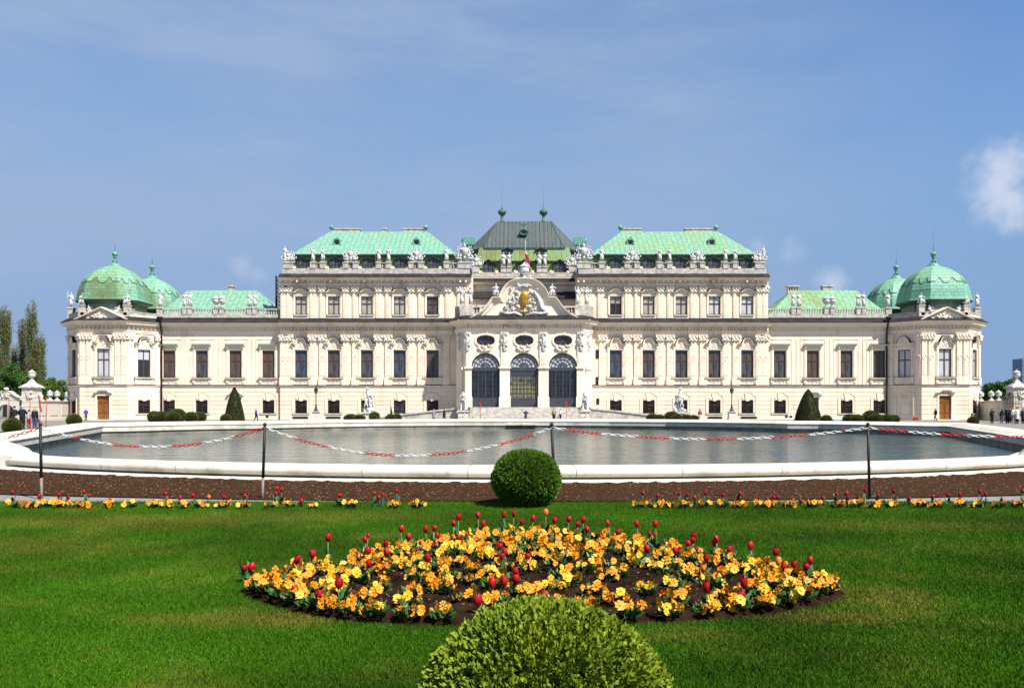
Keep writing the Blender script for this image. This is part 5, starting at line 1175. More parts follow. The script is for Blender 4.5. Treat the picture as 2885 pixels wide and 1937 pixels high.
M['grass'] = grass_mat('grass_blades', (.016, .072, .0010), (.055, .140, .0025), (.11, .125, .009), (.17, .145, .03), .7)
M['grassdry'] = grass_mat('dry_grass_blades', (.10, .15, .02), (.16, .19, .035), (.25, .22, .07), (.32, .27, .11), .9)
HALF = [(0, 83.5), (4, 83.35), (8, 82.5), (13, 80.3), (17.6, 76), (20, 72.6), (21, 70), (23.3, 69.2), (25.9, 66.0), (28, 61.6), (29.2, 60.6), (23, 42), (18.8, 29.5), (18.0, 27.2)]
FAR = [(x, y) for x, y in HALF[::-1]] + [(-x, y) for x, y in HALF[1:]]
def sm(path):   # finer points along the curved stretches
    out = []
    for p, q in zip(path, path[1:]):
        n = max(1, int(math.dist(p, q) / 3)); out += [(p[0] + (q[0] - p[0]) * k / n, p[1] + (q[1] - p[1]) * k / n) for k in range(n)]
    return out + [path[-1]]
NEAR = [(22.9 * math.sin(t), 43 - 22.9 * math.cos(t)) for t in np.linspace(-.80, .80, 61)]
def rim(b, path, prof, zsc, mi=0):
    o = len(b.v); b.run(path, prof, mi); k = len(prof)
    for i, (x, y) in enumerate(path):
        s_ = zsc(x, y)
        for j in range(k):
            v = b.v[o + i * k + j]; b.v[o + i * k + j] = (v[0], v[1], v[2] * s_ if v[2] > 0 else v[2])
zs = lambda x, y: 1.0 if y > 58 else .72 + .28 * max(0, (y - 28) / 30)
basin = thing('fountain_basin', 'large pale stone garden basin with a thick rounded rim in front of the palace', 'basin', (0, 42, 0), world=True)
b = MB(); rim(b, sm(FAR), [(.06, .03), (-.02, .03), (-.02, .33), (.03, .34), (.03, .36), (-.06, .37), (-.06, .42), (.12, .48), (.4, .60), (.7, .64), (1.3, .64), (1.45, .55), (1.47, -.1)], zs)
part('far_rim', b, M['rim'], basin)
b = MB(); rim(b, sm(FAR), [(.08, -.9), (.08, .02), (.1, .028)], zs); part('stained_foot', b, M['wet'], basin)
b = MB(); b.run(NEAR, [(0, -.9), (0, .1), (.05, .22), (.15, .31), (.35, .34), (.85, .34), (1.0, .325), (1.1, .28), (1.14, .21), (1.1, .14), (1.0, .10), (.9, .085), (.88, .06)])
part('near_rim', b, M['rim'], basin)
M['joint'] = mat('rim_joint', (.16, .13, .10), (.10, .08, .06), 8, .9)
NRP = [(.15, .313), (.35, .343), (.85, .343), (1.0, .328), (1.103, .28), (1.143, .21), (1.103, .14), (1.0, .10), (.9, .08)]
for t in np.arange(-.74, .75, .098):
    b = MB(); b.run([(22.9 * math.sin(t + e), 43 - 22.9 * math.cos(t + e)) for e in (0, .0006)], NRP, 0, False); part('rim_joint', b, M['joint'], basin)
b = MB(); b.run(NEAR, [(.84, .03), (.86, .066), (1.5, .07), (1.55, .05), (1.56, -.1)]); part('plinth', b, M['rim'], basin)
for o in basin.children:
    for p in o.data.polygons: p.use_smooth = o.name.startswith('near_rim')
for q in (-1, 1):
    b = MB(); pr = [(13.1, -.6), (13.1, .27), (13.25, .295), (13.4, .31), (13.48, .38), (13.62, .50), (13.85, .585), (14.2, .61), (18.2, .61), (18.2, -.6)]
    poly = [(q * x, z) for x, z in pr]; poly = poly if q > 0 else poly[::-1]
    n = len(poly); yb = 23.9
    rows = [(yb - .5, .62, .0), (yb - .2, .85, .0), (yb, 1, 0), (yb + .7, 1, .35), (yb + 2.9, 1, 1.9)]
    v = [(x + q * e_, y, z * (s_ if z > 0 else 1)) for y, s_, e_ in rows for x, z in poly]
    f = [(r * n + i, (r + 1) * n + i, (r + 1) * n + (i + 1) % n, r * n + (i + 1) % n) for r in range(len(rows) - 1) for i in range(n)] + [list(range(n)), list(range(len(v) - 1, len(v) - n - 1, -1))]
    b.add(v, f, 0); part('rim_pier', b, M['rim'], basin)
b = MB(); x0 = FX(1191, 83.3); b.box(FX(1157, 83.3), FX(1223, 83.3), 83.1, 83.5, .06, .2); b.tube([(x0, 83.0, .3), (x0, 83.0, .75)], .03, 5); part('overflow_sill', b, M['rim'], basin)
# water
def water_mat():
    m, nt, b = _nt('basin_water'); L = nt.links.new
    b.inputs['Base Color'].default_value = (.032, .055, .052, 1); b.inputs['Roughness'].default_value = .05; b.inputs['IOR'].default_value = 1.33; b.inputs['Specular IOR Level'].default_value = .5
    tc = nt.nodes.new('ShaderNodeTexCoord'); prev = None
    for sc, st, ds in (((.45, 1.2, 1), .9, .11), ((1.7, 4.5, 1), .9, .055), ((.10, .22, 1), .4, .25)):
        mp = nt.nodes.new('ShaderNodeMapping'); mp.inputs['Scale'].default_value = sc; L(tc.outputs['Object'], mp.inputs['Vector'])
        n = nt.nodes.new('ShaderNodeTexNoise'); n.inputs['Scale'].default_value = 1.0; n.inputs['Detail'].default_value = 3; L(mp.outputs['Vector'], n.inputs['Vector'])
        bp = nt.nodes.new('ShaderNodeBump'); bp.inputs['Strength'].default_value = st; bp.inputs['Distance'].default_value = ds; L(n.outputs['Fac'], bp.inputs['Height'])
        if prev: L(prev, bp.inputs['Normal'])
        prev = bp.outputs['Normal']
    L(prev, b.inputs['Normal']); return m
M['water'] = water_mat()
b = MB(); b.add([(x * 1.012, 50 + (y - 50) * 1.012, -.26) for x, y in sm(FAR)] + [(x, y - .3, -.26) for x, y in NEAR], [list(range(len(sm(FAR)) + len(NEAR)))])
w_ = link('water', b.mesh('water', M['water'])); tag(w_, 'grey green rippled water in the basin', None, None, 'structure')
# ground sheet with the basin cut out, out to the horizon
ring = [(x, y) for x, y in sm(FAR)] + NEAR[1:-1]
C0 = (0, 48)
def off(p, d): v = Vector((p[0] - C0[0], p[1] - C0[1])); v = v * ((v.length + d) / v.length); return (C0[0] + v.x, C0[1] + v.y)
n = len(ring); vs = []
for d_ in (.75, None, 4500):
    for p in ring:
        if d_ is None or d_ > 100:
            a = math.atan2(p[1] - C0[1], p[0] - C0[0]); r_ = 60 if d_ is None else d_; vs.append((C0[0] + r_ * math.cos(a), C0[1] + r_ * math.sin(a), 0))
        else: vs.append((*off(p, d_), 0))
b = MB(); b.add(vs, [(r * n + i, (r + 1) * n + i, (r + 1) * n + (i + 1) % n, r * n + (i + 1) % n) for r in range(2) for i in range(n)])
tag(link('ground', b.mesh('ground', M['gravel'])), 'pale gravel forecourt around the basin', None, None, 'structure')
# grass strips beyond the side rims
for q in (-1, 1):
    pts = [(22.0, 33), (25.5, 43), (31.5, 61), (33, 66), (37.5, 66), (36, 58), (31, 43), (27, 31)]; b = MB()
    pp = [(q * x, y, .012) for x, y in pts]; b.add(pp, [list(range(8)) if q > 0 else list(range(7, -1, -1))])
    tag(link('grass_strip', b.mesh('grass_strip', M['turf'])), f'dark grass strip outside the basin rim on the {"right" if q > 0 else "left"}', None, None, 'structure')
# mulch bed between the near rim and the lawn, and the grey path before it
def arc_sheet(name, f_near, f_far, X, nx, ny, z, m, rough=0, lab=''):
    V = []; r = random.Random(3)
    for i in range(nx + 1):
        x = -X + 2 * X * i / nx
        for j in range(ny + 1):
            y = f_near(x) + (f_far(x) - f_near(x)) * j / ny; V.append((x, y, z + (r.uniform(-rough, rough) if 0 < j < ny else -rough * .5)))
    b = MB(); b.add(V, [(i * (ny + 1) + j, (i + 1) * (ny + 1) + j, (i + 1) * (ny + 1) + j + 1, i * (ny + 1) + j + 1) for i in range(nx) for j in range(ny)], 0, rough > 0)
    return tag(link(name, b.mesh(name, m)), lab, None, None, 'structure')
near_soil = lambda x: 55 - math.sqrt(40 ** 2 - x * x) - .03; far_soil = lambda x: 43 - math.sqrt(max(4, 24.1 ** 2 - x * x))
arc_sheet('mulch_bed', near_soil, far_soil, 17, 260, 26, .045, M['mulch'], .022, 'brown bark mulch between the lawn and the basin rim')
arc_sheet('path', lambda x: 15.0, lambda x: near_soil(x) + .15, 20, 40, 1, .016, M['asphalt'], 0, 'narrow grey path in front of the mulch')
b = MB(); b.add([(-45, -6, .008), (45, -6, .008), (45, 15.12, .008), (-45, 15.12, .008)], [(0, 1, 2, 3)]); tag(link('lawn', b.mesh('lawn', M['turf'])), 'green lawn in the foreground', None, None, 'structure')
def chips(name, pts, size, label, z=.05):
    n = len(pts); P0 = np.array(pts); D = RNG.normal(size=(n, 3)); D[:, 2] = np.abs(D[:, 2]) * .25; D /= np.linalg.norm(D, axis=1, keepdims=True)
    V, Q = leaf_arrays(P0, D, size * RNG.uniform(.5, 1.3, n), .45); return tag(link(name, np_mesh(name, V, Q, M['chips'])), label, None, None, 'stuff')
pts = []
while len(pts) < 5200:
    x = RNG.uniform(-14, 14); t = RNG.random(); y = near_soil(x) + (far_soil(x) - near_soil(x)) * t
    if abs(x) < .62 * y: pts.append((x, y, .055))
chips('wood_chips', pts, .034, 'pale wood chips strewn over the mulch')
# ---------------------------------------------------------------- flower bed
BEDPX = [(548, 1356), (600, 1336), (700, 1312), (800, 1292), (900, 1270), (1000, 1250), (1100, 1236), (1220, 1230), (1350, 1236), (1440, 1250), (1540, 1270), (1640, 1290), (1740, 1310), (1830, 1330), (1930, 1354),
         (1915, 1372), (1850, 1392), (1750, 1408), (1600, 1422), (1400, 1432), (1150, 1436), (950, 1432), (800, 1425), (700, 1408), (620, 1388), (565, 1366)]
BED = [(FX(x, GD(y)), GD(y)) for x, y in BEDPX]
def inside(p, poly):
    c = False; j = len(poly) - 1
    for i in range(len(poly)):
        a, q = poly[i], poly[j]
        if (a[1] > p[1]) != (q[1] > p[1]) and p[0] < (q[0] - a[0]) * (p[1] - a[1]) / (q[1] - a[1]) + a[0]: c = not c
        j = i
    return c
BC = (sum(p[0] for p in BED) / len(BED), 8.2)
def bedz(x, y): return .05
b = MB(); NR = 34; nb = len(BED) * 10; fine = []; dense = []
for p, q in zip(BED, BED[1:] + BED[:1]):
    fine += [(p[0] + (q[0] - p[0]) * k / 4, p[1] + (q[1] - p[1]) * k / 4) for k in range(4)]; dense += [(p[0] + (q[0] - p[0]) * k / 10, p[1] + (q[1] - p[1]) * k / 10) for k in range(10)]
rr = random.Random(5); vs = []
for i in range(NR):
    s_ = 1 - i / NR; base = .014 + .05 * min(1, i / 3) + .03 * (1 - s_)
    vs += [(BC[0] + (x - BC[0]) * s_ + rr.uniform(-.01, .01) * (i > 0), BC[1] + (y - BC[1]) * s_ + rr.uniform(-.01, .01) * (i > 0), base + (rr.uniform(-.016, .022) + .02 * math.sin(9 * x * s_ + 3 * y) * math.sin(8 * y * s_)) * (i > 0)) for x, y in dense]
vs.append((*BC, .09)); fs = [(r * nb + i, r * nb + (i + 1) % nb, (r + 1) * nb + (i + 1) % nb, (r + 1) * nb + i) for r in range(NR - 1) for i in range(nb)] + [((NR - 1) * nb + i, (NR - 1) * nb + (i + 1) % nb, NR * nb) for i in range(nb)]
fs = [f[::-1] for f in fs]
b.add(vs, fs, 0, True); bed = tag(link('flower_bed', b.mesh('flower_bed', M['soil'])), 'dark soil of the central flower bed set in the lawn', None, None, 'structure')
pts = []
while len(pts) < 1500:
    p = (RNG.uniform(-3, 3), RNG.uniform(6.4, 11))
    if inside(p, BED): pts.append((*p, .095))
chips('soil_debris', pts, .026, 'pale chips and dry bits on the dark bed soil')
# ---- tulips
M['petal'] = mat('tulip_petal', (.38, .003, .004), (.20, .002, .003), 30, .5, .2, 40)
M['petalpink'] = mat('tulip_petal_dark', (.34, .006, .02), (.24, .004, .02), 30, .4)
M['petalyel'] = mat('tulip_petal_orange', (.70, .26, .02), (.55, .04, .01), 40, .4, stretch=(4, 4, .6))
M['stem'] = mat('tulip_stem', (.10, .19, .05), (.07, .14, .04), 10, .5)
M['tleaf'] = mat('tulip_leaf', (.055, .15, .055), (.035, .10, .04), 8, .45)
def tulip_head(seed, open_=.0):
    b = MB(); r = random.Random(seed)
    for k in range(6):
        a = 2 * PI * k / 6 + (.5 if k % 2 else 0) * .2; inn = .92 if k % 2 else 1.0; rows = []
        for i in range(7):
            t = i / 6; rad = (.010 + .034 * math.sin(PI * min(.86, .08 + t * .80)) ** .9 + open_ * t * t * .012) * inn; z = .095 * t * (1 + .04 * (k % 2)); wd = 1.0 * math.sin(PI * min(.93, t * .72 + .20)) ** .6
            rows.append([(rad * math.cos(a + wd * u) * (1 - .06 * abs(u)), rad * math.sin(a + wd * u) * (1 - .06 * abs(u)), z) for u in (-.75, -.35, 0, .35, .75)])
        vs = [p for q in rows for p in q]; b.add(vs, [(i * 5 + j, i * 5 + j + 1, i * 5 + j + 6, i * 5 + j + 5) for i in range(6) for j in range(4)], 0, True)
    return b
def tulip_leaf(L, a, bend, w=.030):
    b = MB(); rows = []
    for i in range(7):
        t = i / 6; o = bend * t * t * L; z = L * t * (1 - .35 * bend * t); ww = w * math.sin(PI * min(.98, .12 + t * .86)) ** .8
        c, s_ = math.cos(a), math.sin(a)
        for u, lift in ((-1, .012), (0, 0), (1, .012)): rows.append((c * (o + .008 + lift * (1 - t)) - s_ * ww * u, s_ * (o + .008 + lift * (1 - t)) + c * ww * u, z))
    b.add(rows, [(i * 3 + j, i * 3 + j + 1, i * 3 + j + 4, i * 3 + j + 3) for i in range(6) for j in range(2)], 0, True); return b
HEADS = {k: [tulip_head(i, o).mesh('flower_head', M[k]) for i, o in enumerate((0, .5, .15))] for k in ('petal', 'petalpink', 'petalyel')}
LEAVES = [tulip_leaf(L, 0, bd).mesh('leaf', M['tleaf']) for L, bd in ((.24, .45), (.30, .3), (.20, .75), (.27, .15))]
STEMS = {}
def tulip(x, y, z0, h, label, kind='petal', sc=1.0, group=None, rnd=random.Random(11)):
    h = max(.10, h); t = thing('tulip', label, 'tulip', (x, y, z0), rnd.uniform(0, 6.28), group); t.rotation_euler[0] = rnd.uniform(-.09, .09); t.rotation_euler[1] = rnd.uniform(-.09, .09)
    key = (round(h, 2)); lx, ly = rnd.uniform(-.02, .02), rnd.uniform(-.02, .02)
    if key not in STEMS:
        b = MB(); b.tube([(0, 0, -.02), (.006, .003, key * .5), (0, 0, key - .055)], [.007, .0062, .0058], 6); STEMS[key] = b.mesh('stem', M['stem'])
    link('stem', STEMS[key], t); o = link('flower_head', rnd.choice(HEADS[kind]), t, (0, 0, key - .06), rnd.uniform(0, 6.28)); o.scale = (sc * .74 * rnd.uniform(.88, 1.12), sc * .74 * rnd.uniform(.88, 1.12), sc * .84 * rnd.uniform(.85, 1.1)); o.rotation_euler[0] = rnd.uniform(-.16, .16); o.rotation_euler[1] = rnd.uniform(-.16, .16)
    a = rnd.uniform(0, 6.28)
    for k in range(rnd.choice((3, 4))):
        lf = link('leaf', rnd.choice(LEAVES), t, (0, 0, -.01), a + k * 2.3 + rnd.uniform(-.4, .4)); s_ = min(1.1, .5 + h * 1.2) * rnd.uniform(.75, 1.1); lf.scale = (s_,) * 3
    return t
Lc = [(176, 528), (575, 452), (672, 418), (802, 300), (228, 673), (553, 740), (720, 718), (870, 634), (1070, 395), (1080, 490), (1078, 272), (1072, 312), (1213, 345), (1231, 408), (1323, 232), (1380, 290), (1513, 238), (1560, 225), (1596, 283), (1518, 450), (1467, 325), (1713, 195), (1748, 150), (1741, 295), (1813, 262), (1893, 140), (1923, 200), (2085, 128), (2140, 125), (2196, 185), (2290, 157), (2038, 358), (2088, 402), (2050, 437), (2247, 435), (2158, 555), (2165, 597), (2003, 640), (2075, 625), (1893, 810)]
Rc = [(88, 118), (165, 175), (268, 160), (337, 197), (375, 170), (408, 240), (565, 195), (618, 255), (773, 200), (901, 198), (868, 265), (904, 270), (965, 325), (1168, 275), (1165, 312), (1145, 335), (1210, 372), (1060, 397), (850, 378), (1258, 445), (1352, 308), (1328, 335), (1422, 385), (1470, 355), (1615, 362), (1772, 400), (1800, 475), (1847, 510), (1922, 495), (2003, 502), (2040, 467), (1540, 635), (1518, 762), (1240, 520), (1268, 662), (88, 725)]
heads = [(501.8 + c * .3118, 1133.2 + d * .3118) for c, d in Lc] + [(1214 + c * .3118, 1133.2 + d * .3118) for c, d in Rc]
SMALL = {20, 24, 10 + 0, 50, 51, 52, 56, 63}
heads_sorted = sorted(range(len(heads)), key=lambda i: heads[i][0])
ORD = ['', 'second', 'third', 'fourth', 'fifth', 'sixth', 'seventh', 'eighth', 'ninth', 'tenth', 'eleventh', 'twelfth', 'thirteenth', 'fourteenth', 'fifteenth', 'sixteenth', 'seventeenth', 'eighteenth', 'nineteenth', 'twentieth']
def ordn(i, tens=('', 'twenty', 'thirty', 'forty')):
    one = ['', 'first', 'second', 'third', 'fourth', 'fifth', 'sixth', 'seventh', 'eighth', 'ninth']
    if i == 1: return 'first'
    if i < 20: return ORD[i - 1]
    d = ['', '', 'twent', 'thirt', 'fort', 'fift'][i // 10]
    return d + ('ieth' if i % 10 == 0 else 'y-' + one[i % 10])
def zone_labels(items):    # (i, x, tall) -> words that name a tulip by row and order
    pass
shr0 = [(BC[0] + (a - BC[0]) * .97, BC[1] + (c - BC[1]) * .97) for a, c in BED]
tul = []
for i in heads_sorted:
    x, y = heads[i]
    best = None
    for d in np.linspace(10.6, 6.6, 41):
        h = EYE - .05 - (y - HY) * d / F
        if not inside((FX(x, d), d), shr0): continue
        best = best or (d, h)
        if h >= .16 and h <= .47: best = (d, h); break
        if h < .47 and h > best[1] and best[1] < .16: best = (d, h)
    d, h = best if best else (8.0, EYE - .05 - (y - HY) * 8.0 / F)
    X = FX(x, d); h = min(max(h, .10), .6)
    row = 'back' if y < 1245 else ('middle' if y < 1330 else 'front'); tul.append((i, X, d, h + .03, row, x, y))
for row in ('back', 'middle', 'front'):
    its = sorted([t for t in tul if t[4] == row], key=lambda t: t[5]); nn = len(its)
    for k, (i, X, d, h, _, x, y) in enumerate(its):
        kind = 'petalyel' if i in (66, 73, 40) else ('petalpink' if i in SMALL else 'petal')
        look = 'orange-streaked tulip' if kind == 'petalyel' else ('dark tulip bud' if kind == 'petalpink' else 'red tulip')
        if k < nn / 2: pos = ('leftmost' if k == 0 else ordn(k + 1) + ' from the left')
        else: j = nn - k; pos = ('rightmost' if j == 1 else ordn(j) + ' from the right')
        tulip(X, d, .05, h, f'{look} {pos} along the {"back edge" if row == "back" else ("middle" if row == "middle" else "front")} of the central bed', kind, .62 if kind == 'petalpink' else (.95 if y < 1300 else 1.05), 'tulips in the central flower bed')
# ---- pansies
M['pan_a'] = mat('pansy_amber', (.70, .20, .003), (.74, .31, .008), 40, .55)
M['pan_b'] = mat('pansy_yellow', (.76, .34, .008), (.78, .45, .03), 40, .55)
M['pan_c'] = mat('pansy_pale', (.76, .50, .09), (.74, .40, .02), 30, .55)
M['pan_eye'] = mat('pansy_eye', (.55, .10, .01), (.70, .22, .01), 60, .6)
M['pleaf'] = mat('pansy_leaf', (.055, .13, .025), (.03, .085, .02), 14, .5)
def blossom(m, seed):
    b = MB(); r = random.Random(seed)
    for k, (a, L, w, y) in enumerate(((1.15, .046, .040, .006), (1.99, .046, .040, .006), (.05, .040, .036, 0), (3.09, .040, .036, 0), (-1.57, .046, .050, -.004))):
        c, s_ = math.cos(a), math.sin(a); pts = [(0, -.004 + y * .2, 0)]
        for i in range(9):
            t = -1.15 + 2.3 * i / 8; q = L * (1 + .06 * math.sin(5 * t + seed)) * (.62 + .38 * math.cos(t)); u = w * math.sin(t) * .82
            px_, pz_ = c * q - s_ * u, s_ * q + c * u; pts.append((px_, -.004 - y - .010 * abs(math.sin(t)) + r.uniform(-.003, .003), pz_))
        b.add(pts, [(0, i + 1, i + 2) for i in range(8)], 0, True)
    b.ball((0, -.010, 0), (.010, .004, .010), 6, 4, 1)
    return b.mesh('blossom', [M[m], M['pan_eye']])
BLOS = {m: [blossom(m, k) for k in range(2)] for m in ('pan_a', 'pan_b', 'pan_c')}
def foliage(seed, R=.11, n=46):
    rg = np.random.default_rng(seed); a = rg.uniform(0, 2 * PI, n); q = R * np.sqrt(rg.random(n)); P0 = np.stack([q * np.cos(a) * .5, q * np.sin(a) * .5, rg.uniform(0, .03, n)], 1)
    D = np.stack([np.cos(a) * .8, np.sin(a) * .8, rg.uniform(.3, 1.2, n)], 1); D /= np.linalg.norm(D, axis=1, keepdims=True)
    V, Q = leaf_arrays(P0, D, rg.uniform(.05, .10, n), .5, rg); return np_mesh('foliage', V, Q, M['pleaf'])
FOL = [foliage(k) for k in range(4)]
PR = random.Random(23)
def pansy(x, y, z, label, group, n=None, spread=.105, H=.075):
    t = thing('pansy_plant', label, 'pansy', (x, y, z), 0, group); link('foliage', PR.choice(FOL), t, (0, 0, 0), PR.uniform(0, 6))
    base = PR.choice(('pan_a', 'pan_a', 'pan_b'))
    for k in range(n or PR.randint(5, 8)):
        m = base if PR.random() < .72 else PR.choice(('pan_b', 'pan_c', 'pan_a')); a = PR.uniform(0, 6.28); q = spread * math.sqrt(PR.random())
        o = link('blossom', PR.choice(BLOS[m]), t, (q * math.cos(a), q * math.sin(a) * .8 - .02, H + PR.uniform(-.035, .035)))
        o.rotation_euler = (PR.uniform(-1.1, .3), PR.uniform(-.9, .9), PR.uniform(-1.3, 1.3)); s_ = PR.uniform(.55, 1.0); o.scale = (s_, s_ * PR.uniform(.9, 1.5), s_ * PR.uniform(.8, 1.0))
placed = []
def try_place(x, y, md):
    if any((x - a) ** 2 + (y - c) ** 2 < md * md for a, c in placed): return False
    placed.append((x, y)); return True
clumps = []
shr = [(BC[0] + (a - BC[0]) * .96, BC[1] + (c - BC[1]) * .96) for a, c in BED]
for k in range(len(fine)):         # front and side edging row
    x, y = fine[k]; px = HX + (x - CX) / y * F; py = HY + F * EYE / y
    xx, yy = BC[0] + (x - BC[0]) * .95, BC[1] + (y - BC[1]) * .975
    if py > 1345 and not (1020 < px < 1400 and PR.random() < .6) and try_place(xx, yy, .15 + (.08 if 850 < px < 1600 else 0)): clumps.append((xx, yy))
for _ in range(6000):
    x, y = PR.uniform(-3.1, 3.1), PR.uniform(6.4, 10.9)
    if not inside((x, y), shr): continue
    px = HX + (x - CX) / y * F; py = HY + F * EYE / y
    dens = 1.0
    if py > 1330 and 780 < px < 1720: dens = .16 if 1000 < px < 1500 else .38
    elif py > 1290 and 850 < px < 1650: dens = .6
    if PR.random() > dens: continue
    if try_place(x, y, .195 if dens == 1 else .25): clumps.append((x, y))
for x, y in clumps:
    px = HX + (x - CX) / y * F; py = HY + F * EYE / y
    lr = 'left' if px < 900 else ('middle' if px < 1500 else 'right'); fb = 'back' if py < 1290 else ('front' if py > 1375 else 'centre')
    pansy(x, y, .06 if py > 1400 else .075, f'yellow-orange pansy clump in the {fb} {lr} part of the central flower bed', f'pansies in the {fb} {lr} part of the central bed')
# ---- border strips of pansies and tulips at the far side of the lawn
for q, (x0, x1, nm) in ((-1, (-8.75, -1.78, 'left')), (1, (1.78, 8.35, 'right'))):
    x = x0
    while x < x1:
        if PR.random() < .9: pansy(x, 14.05 + PR.uniform(-.06, .06), .02, f'yellow-orange pansy clump in the {nm} border strip before the mulch', f'pansies in the {nm} border strip', PR.randint(6, 10), .14, .075)
        x += PR.uniform(.16, .40)
BT = [(c * .3326, 930.8 + d * .3326) for c, d in [(85, 572), (262, 598), (410, 587), (465, 600), (587, 565), (603, 592), (752, 625), (1050, 635), (1140, 578), (1147, 612), (1233, 610), (1332, 595), (1435, 602), (1540, 600), (1685, 597), (1890, 545), (1928, 550), (1892, 582), (2060, 612), (2066, 633), (2180, 605), (2320, 590)]]
BT += [(777 + c * .3326, 930.8 + d * .3326) for c, d in [(5, 590), (230, 580), (265, 605), (290, 590), (388, 560), (2068, 572), (2175, 590), (2318, 580)]]
BT += [(1554 + c * .3344, 930.8 + d * .3344) for c, d in [(35, 583), (95, 607), (157, 572), (285, 585), (398, 575), (385, 598), (587, 617), (627, 600), (657, 600), (815, 627), (851, 627), (962, 603), (1050, 577), (1130, 577), (1128, 597), (1207, 602), (1245, 553), (1340, 587), (1450, 558), (1553, 612), (1717, 602), (1820, 585), (1902, 582), (2023, 562), (2073, 582), (2185, 625), (2325, 560)]]
for nm in ('left', 'right'):
    its = sorted([p for p in BT if (p[0] < 1200) == (nm == 'left')]); nn = len(its)
    for k, (x, y) in enumerate(its):
        d = 14.25 + PR.uniform(-.12, .2); h = EYE - (y - HY) * d / F
        yel = nm == 'left' and abs(x - 1435 * .3326) < 2
        pos = ('leftmost' if k == 0 else ordn(k + 1) + ' from the left') if k < nn / 2 else ('rightmost' if k == nn - 1 else ordn(nn - k) + ' from the right')
        tulip(FX(x, d), d, .015, h, f'{"yellow" if yel else "red"} tulip in the {nm} border strip, {pos}', 'petalyel' if yel else 'petal', .9, 'tulips in the border strips')
# ---------------------------------------------------------------- lawn blades
def blades(name, pts, hmin, hmax, w, m, label):
    n = len(pts); P0 = np.column_stack([pts, np.full(n, .006)]); a = RNG.uniform(0, 2 * PI, n); h = RNG.uniform(hmin, hmax, n); ln = RNG.normal(0, .38, (n, 2)) * h[:, None]
    ww = w * RNG.uniform(.7, 1.3, n); sx, sy = np.cos(a) * ww, np.sin(a) * ww
    tip = P0 + np.column_stack([ln, h]); mid = P0 + np.column_stack([ln * .35, h * .55])
    S = np.column_stack([sx, sy, np.zeros(n)]); V = np.stack([P0 - S, P0 + S, mid + S * .8, tip, mid - S * .8], 1).reshape(-1, 3); Q = np.arange(5 * n).reshape(n, 5)
    return tag(link(name, np_mesh(name, V, Q, m)), label, None, None, 'stuff')
def lawn_points(N):
    out = []
    bx = np.array(BED); tot = 0
    while tot < N:
        k = 200000; d = 3.1 * (15.1 / 3.1) ** RNG.random(k); x = (RNG.random(k) * 2 - 1) * .84 * d
        # inside test, vectorised
        c = np.zeros(k, bool); j = len(bx) - 1
        for i in range(len(bx)):
            a, q = bx[i], bx[j]; cr = ((a[1] > d) != (q[1] > d)) & (x < (q[0] - a[0]) * (d - a[1]) / (q[1] - a[1] + 1e-12) + a[0]); c ^= cr; j = i
        keep = ~c & ((x - CX) ** 2 + (d - 3.5) ** 2 > .2); out.append(np.column_stack([x, d])[keep]); tot += keep.sum()
    return np.concatenate(out)[:N]
LP = lawn_points(1020000)
blades('lawn_grass', LP, .018, .042, .0028, M['grass'], 'short green lawn grass with yellowed patches')
# ---------------------------------------------------------------- clipped box balls and yew cones
M['box_new'] = mat('box_leaf_yellowgreen', (.20, .25, .009), (.085, .145, .005), 7, .6, lo=.3, hi=.7)
M['box_mid'] = mat('box_leaf_green', (.095, .185, .008), (.038, .095, .005), 9, .45, lo=.3, hi=.7)
M['box_dark'] = mat('box_leaf_dark', (.085, .110, .011), (.038, .060, .007), 3, .5, lo=.3, hi=.7)
M['box_core'] = mat('box_inner_shade', (.006, .009, .002), (.010, .009, .004), 12, .9)  # near-black colour stands in for the shade between the leaves
M['yew'] = mat('yew_needles', (.030, .044, .010), (.050, .044, .013), 1.5, .6, lo=.3, hi=.7)
def sphere_dirs(n, rg): v = rg.normal(size=(n, 3)); return v / np.linalg.norm(v, axis=1, keepdims=True)
def box_ball(name, rx, rz, nspr, nleaf, leaf, m, seed, label, loc, cat='bush', group=None, lump=.03):
    rg = np.random.default_rng(seed); U = sphere_dirs(nspr, rg); U = U[U[:, 2] > -.92]; n = len(U)
    ph = rg.uniform(0, 6, 6); bump = 1 + lump * (np.sin(U[:, 0] * 5 + ph[0]) + np.sin(U[:, 1] * 6 + ph[1]) + np.sin(U[:, 2] * 7 + ph[2])) / 2 + rg.normal(0, .012, n)
    C = U * np.array([rx, rx, rz]) * bump[:, None]
    axis = U + rg.normal(0, .32, (n, 3)) + np.array([0, 0, .35]); axis /= np.linalg.norm(axis, axis=1, keepdims=True)
    A = np.repeat(axis, nleaf, 0); B = np.repeat(C, nleaf, 0); t = np.tile(np.linspace(-1, .15, nleaf), n) * leaf * 2.6
    sp = rg.normal(0, .62, (n * nleaf, 3)); D = A + sp * np.clip(.35 + (-np.tile(np.linspace(-1, .15, nleaf), n)), .4, 1.2)[:, None]; D /= np.linalg.norm(D, axis=1, keepdims=True)
    V, Q = leaf_arrays(B + A * t[:, None], D, leaf * rg.uniform(.75, 1.25, n * nleaf), .72, rg)
    t_ = thing(name, label, cat, loc, 0, group)
    link('leaves', np_mesh('leaves', V, Q, m), t_, (0, 0, rz))
    b = MB(); b.ball((0, 0, rz), (rx * .86, rx * .86, rz * .86), 20, 12); part('shade_core', b, M['box_core'], t_)  # solid ball added to block see-through; inner shade is put into its colour
    return t_
box_ball('box_ball', .485, .40, 9000, 9, .024, M['box_new'], 1, 'large clipped box ball with yellow-green shoots at the bottom edge of the lawn', (FX(1242, 3.52), 3.52, .0), 'bush', None, .02)
